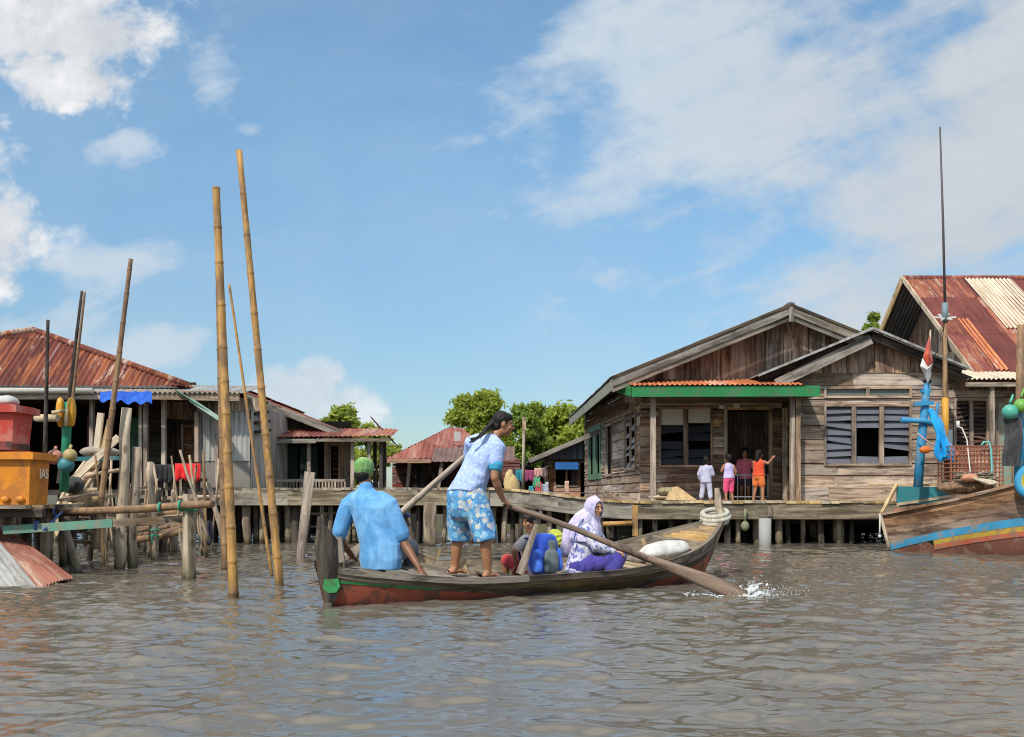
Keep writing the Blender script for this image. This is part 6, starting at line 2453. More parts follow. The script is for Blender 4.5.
def head(fl, c, f, r, u, s=1.0):
    E = fl.ell
    c = V(c)
    E(c + u * .022 * s - f * .008 * s, r * .073 * s, f * .092 * s, u * .092 * s)
    E(c + f * .022 * s - u * .048 * s, r * .056 * s, f * .06 * s, u * .06 * s)
    E(c + f * .058 * s - u * .03 * s, r * .05 * s, f * .028 * s, u * .05 * s)
    E(c + f * .068 * s - u * .083 * s, r * .022 * s, f * .02 * s, u * .018 * s)
    E(c + f * .074 * s + u * .034 * s, r * .05 * s, f * .014 * s, u * .011 * s)
    fl.limb([c + f * .084 * s + u * .018 * s, c + f * .1 * s - u * .01 * s, c + f * .106 * s - u * .022 * s], [.008 * s, .011 * s, .014 * s])
    E(c + f * .09 * s - u * .026 * s, r * .019 * s, f * .012 * s, u * .009 * s)
    E(c + f * .083 * s - u * .05 * s, r * .023 * s, f * .012 * s, u * .006 * s)
    E(c + f * .081 * s - u * .06 * s, r * .02 * s, f * .012 * s, u * .006 * s)
    for sg in (-1, 1):
        E(c + r * .074 * s * sg - u * .006 * s - f * .008 * s, r * .01 * s, f * .02 * s, u * .031 * s)
        E(c + f * .062 * s + r * .036 * s * sg - u * .022 * s, r * .022 * s, f * .022 * s, u * .02 * s)


M_EYEW = plain('eye white', (.33, .29, .26), .4)
M_EYED = plain('dark iris', (.015, .01, .008), .2, .6)
M_LIP = plain('lip', (.36, .14, .105), .5)
M_HAIR = plain('black hair', (.010, .008, .007), .6, .25)


def face(par, c, f, r, u, s=1.0):
    c = V(c)
    for sg in (-1, 1):
        q = c + f * .079 * s + r * .03 * s * sg + u * .006 * s
        e = Flesh()
        e.ell(q, r * .012 * s, f * .007 * s, u * .006 * s)
        ey = e.b.build('eye', M_EYEW, par)
        e = Flesh()
        e.ell(q + f * .0045 * s, r * .0065 * s, f * .006 * s, u * .006 * s)
        e.b.build('iris', M_EYED, ey)
        e = Flesh()
        e.limb([q + u * .018 * s - r * .014 * s, q + u * .022 * s + f * .004 * s, q + u * .018 * s + r * .014 * s], [.0018 * s, .0026 * s, .0016 * s])
        e.b.build('eyebrow', M_HAIR, par)
    e = Flesh()
    e.ell(c + f * .0885 * s - u * .05 * s, r * .02 * s, f * .008 * s, u * .005 * s)
    e.ell(c + f * .0865 * s - u * .0595 * s, r * .017 * s, f * .008 * s, u * .0055 * s)
    e.b.build('lips', M_LIP, par)


def hand(fl, w, d, pn, s=1.0, curl=.5, thumb=1):
    """w wrist, d pointing along the hand, pn palm normal (fingers curl towards it)"""
    w, d = V(w), V(d).normalized()
    pn = V(pn)
    pn = (pn - d * pn.dot(d)).normalized()
    a = d.cross(pn) * thumb
    fl.limb([w - d * .02 * s, w + d * .02 * s, w + d * .05 * s, w + d * .075 * s], [.024 * s, .028 * s, .034 * s, .034 * s], .48, a)
    for k, (ln_, r_) in enumerate(((.074, .0088), (.083, .009), (.077, .0088), (.06, .0078))):
        o = (1.5 - k) * .019 * s
        p = w + d * (.072 - .005 * abs(k - 1.2)) * s + a * o
        pts = [p]
        ang = curl * .5
        for q in (.45, .32, .26):
            dv = (d * math.cos(ang) + pn * math.sin(ang) + a * (1.5 - k) * .06).normalized()
            pts.append(pts[-1] + dv * ln_ * q * s)
            ang += curl * 1.0
        fl.limb(pts, [r_ * s, r_ * s, r_ * .93 * s, r_ * .8 * s], n=8)
    p = w + d * .022 * s + a * .024 * s
    d1 = (d * .65 + a * .75 + pn * .15).normalized()
    d2 = (d * .8 + a * (.55 - .6 * curl) + pn * (.2 + .7 * curl)).normalized()
    fl.limb([p, p + d1 * .036 * s, p + d1 * .036 * s + d2 * .03 * s, p + d1 * .036 * s + d2 * .052 * s], [.0125 * s, .0115 * s, .01 * s, .0085 * s], n=8)


def foot(fl, ankle, f, s=1.0, ground=None):
    ankle, f = V(ankle), V(f).normalized()
    z = V((0, 0, 1))
    r = f.cross(z)
    b = V(ankle)
    b.z = (ground if ground is not None else ankle.z - .065 * s) + .028 * s
    fl.limb([ankle, b + z * .015 * s - f * .02 * s], [.036 * s, .034 * s])
    fl.limb([b - f * .045 * s, b + f * .05 * s + z * .008 * s, b + f * .12 * s - z * .005 * s], [.03 * s, .036 * s, .03 * s], .75, r)
    for k in range(5):
        o = (k - 2) * .015 * s
        fl.limb([b + f * (.125 - .008 * abs(k - 1)) * s + r * o - z * .01 * s, b + f * (.16 - .01 * abs(k - 1)) * s + r * o * 1.1 - z * .014 * s], [.011 * s, .009 * s], n=7)


SK_M = skinmat('man skin', (.20, .085, .042))
SK_W = skinmat('woman skin', (.36, .165, .085))
SK_G = skinmat('girl skin', (.42, .20, .11))

# ---------- man at the stern
d0 = 9.6
mf, mr, mu = frame_of((.38, .92, 0))
pel = at(381, 549, d0)
chest = at(371, 511, d0 + .03)
neck = at(366, 488, d0 + .06)
hd_ = at(364, 471, d0 + .10)
man = thing('person', (pel.x, pel.y, .28), 'man in green cap and light blue shirt sitting at the boat stern seen from behind', 'person', 'people in the rowing boat')
shl, shr = at(349, 504, d0 + .1), at(389, 504, d0 - .02)
ell_, elr = at(338, 538, d0 + .12), at(403, 541, d0 - .05)
hdr = b_pt(.185, 1, 1)
hdr = V((at(421, 568, 9.34).x, 9.36, b_pt(.19, 1, 1).z + .05))
hdl = at(352, 556, d0 + .35)
fl = Flesh()
fl.rings([(pel - V((0, 0, .1)), mr * .15, mf * .11), (pel, mr * .175, mf * .125), (pel.lerp(chest, .5), mr * .155, mf * .105), (chest, mr * .175, mf * .115), (neck - V((0, 0, .07)), mr * .15, mf * .09), (neck, mr * .062, mf * .06)])
fl.limb([neck - V((0, 0, .04)), hd_ - V((0, 0, .05))], [.06, .056])
hf_, hr_, hu_ = frame_of((.5, .85, -.06))
head(fl, hd_, hf_, hr_, hu_, 1.0)
fl.limb([shl, ell_], [.055, .043])
fl.limb([ell_, hdl], [.042, .028])
fl.limb([shr, elr], [.055, .043])
fl.limb([elr, elr.lerp(hdr, .3), elr.lerp(hdr, .6), hdr.lerp(elr, .12)], [.041, .046, .036, .027])
hand(fl, hdr.lerp(elr, .1), (hdr - elr) + V((.03, -.02, -.02)), V((-.3, .5, -1)), 1.05, .5, -1)
hand(fl, hdl, hdl - ell_, V((0, 0, -1)), 1.0, .7, 1)
kn = [pel + mf * .42 - mr * .10 + V((0, 0, .0)), pel + mf * .42 + mr * .09 + V((0, 0, .0))]
ft = [k + mf * .06 + V((0, 0, -.30)) for k in kn]
for k, (kk, ff) in enumerate(zip(kn, ft)):
    fl.limb([pel + mr * (.09 * (2 * k - 1)) - V((0, 0, .04)), kk], [.085, .058])
    fl.limb([kk, ff], [.056, .04])
    foot(fl, ff, mf, 1.0, ff.z - .06)
fl.fuse('body', SK_M, man, .0075)
face(man, hd_, hf_, hr_, hu_)
fl = Flesh()
fl.rings([(pel - V((0, 0, .19)), mr * .205, mf * .15), (pel - V((0, 0, .09)), mr * .22, mf * .155), (pel + V((0, 0, .05)), mr * .215, mf * .15), (pel.lerp(chest, .55), mr * .20, mf * .135), (chest + V((0, 0, .03)), mr * .215, mf * .135),
          (neck - V((0, 0, .10)), mr * .20, mf * .12), (neck - V((0, 0, .06)), mr * .15, mf * .095), (neck - V((0, 0, .025)), mr * .095, mf * .085), (neck - V((0, 0, .005)), mr * .074, mf * .072)])
for a, e in ((shl, ell_), (shr, elr)):
    inn = a.lerp(neck, .35)
    fl.limb([inn, a, a.lerp(e, .5), a.lerp(e, .84)], [.07, .083, .082, .085])
fl.fuse('shirt', cloth('light blue shirt', (.085, .27, .53), (.19, .42, .7), 6), man, .0075, 4, .012, 6, (1, 1, .5))
fl = Flesh()
fl.limb([neck + V((0, 0, -.03)), neck + V((0, 0, -.004))], [.084, .074], 1, mr)
fl.fuse('collar', cloth('light blue shirt', (.1, .3, .56)), man, .007, 1)
fl = Flesh()
for k in (0, 1):
    fl.limb([pel + mr * (.085 * (2 * k - 1)) - V((0, 0, .05)), kn[k]], [.11, .085])
    fl.limb([kn[k], kn[k].lerp(ft[k], .7)], [.083, .075])
fl.ell(pel - V((0, 0, .06)), mr * .185, mf * .145, V((0, 0, .11)))
fl.fuse('trousers', cloth('grey trousers', (.12, .13, .15)), man, .01, 3, .006, 9)
fl = Flesh()
fl.ell(hd_ - hu_ * .04 - hf_ * .035, hr_ * .078, hf_ * .07, hu_ * .072)
fl.fuse('hair', M_HAIR, man, .006, 1)
fl = Flesh()
fl.ell(hd_ + hu_ * .05 - hf_ * .006, hr_ * .092, hf_ * .11, hu_ * .085)
fl.limb([hd_ + hu_ * .022 - hr_ * .04 + hf_ * .1, hd_ + hu_ * .022 + hf_ * .13, hd_ + hu_ * .022 + hr_ * .04 + hf_ * .1], [.02, .024, .02], .5, hf_)
fl.limb([hd_ + hu_ * .01 - hf_ * .01, hd_ + hu_ * .026 - hf_ * .01], [.091, .092], 1.15, hr_)
cap = fl.fuse('cap', cloth('moss green cap', (.12, .26, .075), (.28, .42, .17), 9), man, .007, 2, .003, 14)

# ---------- woman standing and rowing
d0 = 9.7
wf, wr, wu = frame_of((.66, .75, 0))
pel = at(466, 492, d0)
neck = at(492, 436, d0 + .0)
chest = at(480, 455, d0)
hd_ = at(503, 424, d0 + .03)
lean = (neck - pel).normalized()
tf = (wf - lean * wf.dot(lean)).normalized()
fR, fL = V((at(489, 577, 9.62).x, 9.62, .20)), V((at(456, 573, 9.86).x, 9.86, .22))
hpR, hpL = pel + wr * .085, pel - wr * .085
knR, knL = at(486, 536, 9.6), at(459, 535, 9.86)
woman = thing('person', (fR.x, fR.y, .2), 'barefoot woman in pale blue blouse and blue flowered shorts standing to row', 'person', 'people in the rowing boat')
shR, shL = at(497.5, 447, 9.6), at(472, 442, 9.83)
eR, wR_ = at(494.5, 478, 9.55), at(503, 500, 9.68)
grip = OA.lerp(OB, .045) + V((0, 0, .02))
eL, wL_ = at(470, 466, 10.03), at(469, 458, 10.1)
fl = Flesh()
fl.rings([(pel - lean * .1, wr * .14, tf * .11), (pel, wr * .16, tf * .12), (pel.lerp(neck, .3), wr * .125, tf * .095), (pel.lerp(neck, .62), wr * .145, tf * .11), (neck - lean * .06, wr * .12, tf * .075), (neck, wr * .052, tf * .05)])
fl.limb([neck - lean * .04, hd_ - V((0, 0, .04))], [.052, .05])
hf_, hr_, hu_ = frame_of((.97, .18, -.2))
head(fl, hd_, hf_, hr_, hu_, 1.03)
fl.limb([shR, eR], [.05, .039])
fl.limb([eR, eR.lerp(wR_, .3), wR_], [.036, .041, .025])
hand(fl, wR_, grip - wR_ + V((.01, 0, 0)), V((.3, .75, -.6)), 1.02, .85, 1)
fl.limb([shL, eL], [.05, .039])
fl.limb([eL, wL_], [.038, .026])
hand(fl, wL_, PA - wL_, V((.2, -.5, -.6)), 1.0, .85, -1)
for hp, kn_, ff in ((hpR, knR, fR), (hpL, knL, fL)):
    an = ff + V((-.01, 0, .075))
    fl.limb([hp, hp.lerp(kn_, .5), kn_], [.095, .082, .058])
    fl.limb([kn_, kn_.lerp(an, .35) - wf * .012, an], [.055, .057, .036])
    foot(fl, an, wf + V((0, -.1, 0)), .98, ff.z)
fl.fuse('body', SK_W, woman, .006)
face(woman, hd_, hf_, hr_, hu_, 1.03)
BL_ = spotted('pale blue printed blouse', (.36, .46, .74, 1), [((.47, .57, .82), 26, .34, 1), ((.28, .38, .68), 22, .26, 5)])
fl = Flesh()
fl.rings([(pel - lean * .02, wr * .195, tf * .165), (pel + lean * .05, wr * .19, tf * .155), (pel.lerp(neck, .35), wr * .172, tf * .135), (pel.lerp(neck, .62), wr * .178, tf * .135), (neck - lean * .09, wr * .165, tf * .105), (neck - lean * .035, wr * .105, tf * .078), (neck + lean * .0, wr * .066, tf * .06)])
for a, e in ((shR, eR), (shL, eL)):
    fl.limb([a.lerp(neck, .35), a, a.lerp(e, .48)], [.058, .074, .073])
sh = fl.fuse('blouse', BL_, woman, .0075, 3, .013, 7, (1, 1, .6))
fl = Flesh()
for a, e in ((shR, eR), (shL, eL)):
    fl.limb([a.lerp(e, .545), a.lerp(e, .6)], [.0735, .073])
fl.fuse('cuff', plain('turquoise cuff', (.05, .33, .52), .8), woman, .007, 2)
SHORTS = spotted('blue flowered shorts', (.10, .29, .52, 1), [((.06, .17, .4), 13, .36, 3), ((.2, .45, .64), 10, .34, 8), ((.33, .37, .45), 8, .3, 21), ((.54, .57, .56), 12, .27, 1), ((.55, .45, .2), 12, .12, 1), ((.42, .5, .57), 15, .22, 13)])
fl = Flesh()
fl.rings([(pel + V((0, 0, .06)), wr * .165, wf * .135), (pel - V((0, 0, .04)), wr * .195, wf * .165), (pel - V((0, 0, .16)), wr * .195, wf * .16), (pel - V((0, 0, .24)), wr * .17, wf * .13), (pel - V((0, 0, .28)), wr * .1, wf * .07)])
for hp, kn_ in ((hpR, knR), (hpL, knL)):
    fl.b.tube([hp + V((0, 0, .02)), hp.lerp(kn_, .3), hp.lerp(kn_, .7), kn_ - V((0, 0, .045))], [.115, .122, .12, .116], 18)
fl.fuse('shorts', SHORTS, woman, .009, 3, .012, 7)
fl = Flesh()
fl.ell(hd_ + hu_ * .034 - hf_ * .02, hr_ * .083, hf_ * .096, hu_ * .09)
fl.ell(hd_ + hu_ * .07 + hf_ * .03, hr_ * .068, hf_ * .055, hu_ * .045)
fl.ell(hd_ - hf_ * .055 - hu_ * .03, hr_ * .066, hf_ * .055, hu_ * .06)
bun = hd_ - hf_ * .1 - hu_ * .012
fl.ell(bun, hr_ * .034, hf_ * .04, hu_ * .04)
tail = [bun, at(486, 429, 9.6), at(480, 436, 9.54), at(473.5, 442, 9.52), at(467, 449, 9.5)]
fl.limb(tail[:4], [.024, .022, .015, .005])
for q in range(9):
    a_, b_, c_2 = rnd(-.02, .02), rnd(-.045, .05), rnd(-.02, .05)
    fl.limb([tail[0] + V((a_, 0, a_ * .5)), tail[1] + V((a_ * 1.2, -.01, a_)), tail[2] + V((b_ * .8, -.01, b_ * .5)), tail[3] + V((b_ * 1.3, .0, c_2))], [.012, .012, .009, .004])
fl.fuse('hair', M_HAIR, woman, .006, 2, .003, 30, (1, 1, 1))
fl = Flesh()
fl.limb([bun + hf_ * .028 - hr_ * .01, bun + hf_ * .022], [.036, .036], 1)
fl.fuse('hair_tie', plain('dark hair tie', (.05, .05, .09), .8), woman, .006, 1)

# ---------- child with the backpack
d0 = 10.55
cf, crr, cu_ = frame_of((-.82, .56, 0))
pel = at(534, 571, d0)
neck = at(531, 535, d0)
hd_ = at(531, 521, d0 - .01)
kid = thing('person', (pel.x, pel.y, .1), 'child with short dark hair sitting in the boat wearing a blue backpack', 'person', 'people in the rowing boat')
sR = neck + crr * .11 - V((0, 0, .05))
sL = neck - crr * .11 - V((0, 0, .05))
# the near side is the child's left
eLk, wLk = at(514, 551, d0 - .15), at(516, 565, d0 - .05)
fl = Flesh()
fl.rings([(pel - V((0, 0, .07)), crr * .12, cf * .1), (pel, crr * .13, cf * .1), (pel.lerp(neck, .5), crr * .11, cf * .085), (neck - V((0, 0, .06)), crr * .12, cf * .07), (neck, crr * .04, cf * .04)])
fl.limb([neck - V((0, 0, .03)), hd_ - V((0, 0, .05))], [.042, .04])
hf_, hr_, hu_ = frame_of((-.86, -.4, -.25))
head(fl, hd_, hf_, hr_, hu_, .9)
near = sL if sL.y < sR.y else sR
farr = sR if near is sL else sL
fl.limb([near, eLk], [.04, .032])
fl.limb([eLk, wLk], [.031, .022])
hand(fl, wLk, V((-.3, .3, -.6)), V((-1, 0, 0)), .75, .7, 1)
fl.limb([farr, farr + cf * .12 - V((0, 0, .17))], [.04, .032])
fl.limb([farr + cf * .12 - V((0, 0, .17)), farr + cf * .28 - V((0, 0, .22))], [.031, .022])
hand(fl, farr + cf * .28 - V((0, 0, .22)), cf, V((0, 0, -1)), .75, .6, -1)
for sg in (-1, 1):
    k_ = pel + cf * .3 + crr * .1 * sg + V((0, 0, .12))
    f_ = pel + cf * .3 + crr * .08 * sg + V((0, 0, -.05))
    fl.limb([pel + crr * .06 * sg, k_], [.07, .05])
    fl.limb([k_, f_], [.048, .034])
    foot(fl, f_ + V((0, 0, .03)), cf, .75, .075)
fl.fuse('body', SK_W, kid, .006)
face(kid, hd_, hf_, hr_, hu_, .9)
fl = Flesh()
fl.rings([(pel - V((0, 0, .05)), crr * .14, cf * .12), (pel, crr * .145, cf * .12), (pel.lerp(neck, .5), crr * .13, cf * .105), (neck - V((0, 0, .07)), crr * .135, cf * .09), (neck - V((0, 0, .0)), crr * .055, cf * .055)])
for a, e in ((near, eLk), (farr, farr + cf * .12 - V((0, 0, .17)))):
    fl.limb([a.lerp(neck, .3), a, a.lerp(e, .65)], [.05, .056, .055])
fl.fuse('shirt', cloth('pinkish white shirt', (.55, .44, .4), (.7, .6, .55)), kid, .008, 3, .006, 11)
fl = Flesh()
for sg in (-1, 1):
    fl.limb([pel + crr * .06 * sg, pel + cf * .28 + crr * .1 * sg + V((0, 0, .11))], [.085, .07])
fl.fuse('shorts', cloth('red shorts', (.36, .03, .04), (.5, .06, .06)), kid, .009, 3, .004)
fl = Flesh()
fl.ell(hd_ + hu_ * .035 - hf_ * .014, hr_ * .078, hf_ * .094, hu_ * .082)
fl.ell(hd_ - hf_ * .045 - hu_ * .015, hr_ * .07, hf_ * .055, hu_ * .06)
fl.fuse('hair', plain('dark brown hair', (.022, .013, .010), .5, .5), kid, .006, 2, .005, 26, (1, 1, 1))
bp = thing('backpack', at(544, 575, 10.3), 'blue and grey school backpack worn by the seated child', 'backpack')
bpc = at(543, 555, 10.37)
bf, br_, bu = frame_of((.62, -.78, .12))
def soft_box(fl, c, a, b_, d, e=.5):
    c = V(c)
    rows = []
    n, m = 24, 14

    def pw(x):
        return math.copysign(abs(x) ** e, x)
    for i in range(m + 1):
        th = -PI / 2 + PI * (i + .05) / (m + .1)
        rows.append([c + V(a) * pw(math.cos(th)) * pw(math.cos(2 * PI * k / n)) + V(b_) * pw(math.cos(th)) * pw(math.sin(2 * PI * k / n)) + V(d) * pw(math.sin(th)) for k in range(n)])
    k0 = len(fl.b.v)
    fl.b.grid(rows, [[(0, 0)] * (n + 1)] * (m + 1), 0, True, True)
    fl.b.f.append(tuple(k0 + k for k in range(n))[::-1])
    fl.b.f.append(tuple(k0 + m * n + k for k in range(n)))
    for _ in (0, 1):
        fl.b.uv += [(0, 0)] * n
        fl.b.mi.append(0)
        fl.b.sm.append(True)


NYL = cloth('royal blue nylon', (.02, .06, .42), (.04, .12, .6), 8, .6)
fl = Flesh()
soft_box(fl, bpc, br_ * .165, bf * .095, bu * .21)
soft_box(fl, bpc + bu * .07 + bf * .02, br_ * .14, bf * .1, bu * .15)
fl.fuse('bag_body', NYL, bp, .008, 2, .010, 8)
SLT = cloth('slate grey nylon', (.10, .13, .14), (.17, .2, .2), 8, .6)
fl = Flesh()
soft_box(fl, bpc + bf * .095 - bu * .075 - br_ * .01, br_ * .088, bf * .055, bu * .12)
soft_box(fl, bpc + bf * .085 + bu * .085 - br_ * .03, br_ * .06, bf * .045, bu * .06)
fl.fuse('pocket', SLT, bp, .007, 2, .006, 10)
fl = Flesh()
for sg in (-1, 1):
    soft_box(fl, bpc + br_ * .135 * sg + bf * .06 - bu * .06, br_ * .035, bf * .06, bu * .12)
fl.fuse('side_pocket', cloth('bright blue nylon', (.04, .13, .6), (.08, .2, .75), 8, .6), bp, .007, 2, .005, 10)
fl = Flesh()
for sg in (-1, 1):
    fl.limb([bpc + br_ * .09 * sg + V((0, 0, .17)), bpc + br_ * .11 * sg - bf * .16 + V((0, 0, .19)), bpc + br_ * .12 * sg - bf * .26 + V((0, 0, .08)), bpc + br_ * .12 * sg - bf * .22 - V((0, 0, .06))], [.02, .022, .022, .018], .5, br_)
fl.fuse('strap', plain('navy strap', (.02, .03, .12), .7), bp, .007, 1)
fl = Flesh()
fl.ell(at(555, 541, 10.9), (.1, 0, 0), (0, .08, 0), (0, 0, .12))
pb = thing('plastic_bag', at(555, 552, 10.9), 'crumpled yellow green plastic bag between the backpack and the headscarf', 'bag')
fl.fuse('bag', cloth('yellow green plastic', (.36, .42, .03), (.55, .58, .1), 9, .5), pb, .008, 1, .022, 14, (1, 1, 1))

# ---------- girl in the headscarf
d0 = 10.85
gf, gr, gu = frame_of((.93, -.36, 0))
pel = at(580, 567, d0)
neck = at(590, 523, d0 + .02)
hd_ = at(594.5, 508, d0 + .0)
girl = thing('person', (pel.x, pel.y, .12), 'girl in pale lilac headscarf and batik blouse crouching in the boat', 'person', 'people in the rowing boat')
lean = (neck - pel).normalized()
tf = (gf - lean * gf.dot(lean)).normalized()
shR = neck + gr * .13 - lean * .06
shL = neck - gr * .13 - lean * .06
eR, wR2 = at(597, 546, d0 - .2), at(615, 551, d0 - .2)
eL, wL2 = shL + gf * .12 - V((0, 0, .2)), at(619, 547, d0 + .08)
knR, knL = at(619, 556, d0 - .16), at(617, 555, d0 + .06)
ftR, ftL = at(612, 575, d0 - .17), at(609, 575, d0 + .06)
ftR.z = ftL.z = .2
fl = Flesh()
fl.rings([(pel - lean * .08, gr * .13, tf * .11), (pel, gr * .14, tf * .11), (pel.lerp(neck, .5), gr * .125, tf * .095), (neck - lean * .07, gr * .125, tf * .08), (neck, gr * .045, tf * .045)])
fl.limb([neck - lean * .04, hd_ - V((0, 0, .05))], [.048, .046])
hf_, hr_, hu_ = frame_of((.66, -.74, -.12))
head(fl, hd_, hf_, hr_, hu_, .95)
for a, e, w, th in ((shR, eR, wR2, 1), (shL, eL, wL2, -1)):
    fl.limb([a, e], [.045, .036])
    fl.limb([e, w], [.035, .024])
    hand(fl, w, gf + V((0, 0, -.25)), V((.1, -.1, -1)), .9, .5, th)
for sg, kn_, ff in ((1, knR, ftR), (-1, knL, ftL)):
    fl.limb([pel + gr * .08 * sg, kn_], [.08, .055])
    fl.limb([kn_, ff], [.052, .036])
    foot(fl, ff, gf, .88, ff.z - .06)
fl.fuse('body', SK_G, girl, .006)
face(girl, hd_, hf_, hr_, hu_, .95)
BATIK = spotted('white blue batik', (.56, .55, .64, 1), [((.20, .22, .48), 15, .36, 2), ((.62, .60, .70), 12, .3, 6), ((.13, .16, .42), 20, .3, 9), ((.45, .3, .36), 16, .16, 14)])
fl = Flesh()
fl.rings([(pel - lean * .09, gr * .185, tf * .165), (pel, gr * .18, tf * .155), (pel.lerp(neck, .5), gr * .16, tf * .13), (neck - lean * .08, gr * .155, tf * .105), (neck, gr * .06, tf * .06)])
for a, e, w in ((shR, eR, wR2), (shL, eL, wL2)):
    fl.limb([a.lerp(neck, .35), a, e, e.lerp(w, .82)], [.065, .078, .074, .05])
fl.fuse('blouse', BATIK, girl, .008, 3, .012, 8)
fl = Flesh()
for sg, kn_, ff in ((1, knR, ftR), (-1, knL, ftL)):
    fl.limb([pel + gr * .07 * sg, kn_], [.12, .09])
    fl.limb([kn_, kn_.lerp(ff, .95)], [.088, .085])
fl.fuse('skirt', cloth('violet blue skirt', (.045, .04, .22), (.08, .065, .33), 6), girl, .01, 4, .01, 8)
HJ = spotted('pale lilac scarf', (.50, .45, .63, 1), [((.60, .56, .72), 9, .38, 3), ((.36, .31, .57), 12, .2, 7)])
# scarf: open round the face, draped over shoulders and back
ST = b = MB()
n = 36
rows = []
back = -hf_


def ringpt(c, a, f, k):
    return V(c) + V(a) * math.cos(k) + V(f) * math.sin(k)


fc = hd_ + hf_ * .072 - hu_ * .012
prof = [(fc, .062, .088, .0), (fc - hf_ * .006 + hu_ * .001, .075, .106, .0), (fc - hf_ * .05, .098, .128, .0), (hd_ - hf_ * .01 + hu_ * .004, .105, .134, 0), (hd_ - hf_ * .075, .09, .112, 0), (hd_ - hf_ * .115 - hu_ * .01, .05, .06, 0), (hd_ - hf_ * .125 - hu_ * .012, .01, .012, 0)]
for c, a, f, _ in prof:
    rows.append([ringpt(c, hr_ * a, hu_ * f, 2 * PI * k / n) for k in range(n)])
for i_, rr_ in enumerate(rows):
    for k in range(n):
        rr_[k] = rr_[k] + (rr_[k] - hd_).normalized() * .004 * noise.noise(rr_[k] * 18)
b.grid(rows, [[(0, 0)] * (n + 1)] * len(rows), 0, True, True)
o = b.build('headscarf', HJ, girl)
md_ = o.modifiers.new('thick', 'SOLIDIFY')
md_.thickness = .008
fl = Flesh()
fl.rings([(hd_ - hu_ * .085 - hf_ * .01, hr_ * .075, hf_ * .085), (neck + V((0, 0, .02)), gr * .1, gf * .095), (neck - lean * .06 , gr * .17, gf * .125), (neck - lean * .16 + gf * .01, gr * .2, gf * .15), (neck - lean * .2 + gf * .02, gr * .2, gf * .15)])
# long tail down the back
b0, b1, b2, b3 = hd_ - hf_ * .07 - hu_ * .03, at(580, 519, d0 + .08), at(571, 531, d0 + .06), at(566, 547, d0 + .05)
fl.limb([b0, b1, b2, b3], [.09, .115, .125, .12], .6, gr)
fl.limb([b0 + V((.03, 0, -.03)), at(585, 524, d0 - .02), at(577, 536, d0 - .02)], [.1, .12, .09], .7, gr)
fl.fuse('scarf_drape', HJ, girl, .008, 5, .017, 8, (1, 1, .35))
fl = Flesh()
fl.limb([at(583, 519, d0 - .14), at(576, 530, d0 - .17), at(573, 545, d0 - .18)], [.012, .014, .012], .5)
fl.fuse('strap', plain('blue strap', (.12, .2, .4), .7), girl, .006, 1)
fl = Flesh()
soft_box(fl, at(600, 558, d0 - .17), gf * .08, gr * .03, V((0, 0, .1)))
hb = thing('shoulder_bag', at(603, 565, d0 - .2), 'dark shoulder bag resting against the lap of the headscarfed girl', 'bag')
fl.fuse('bag', cloth('charcoal bag', (.03, .03, .035), (.06, .06, .065)), hb, .008, 2, .004)


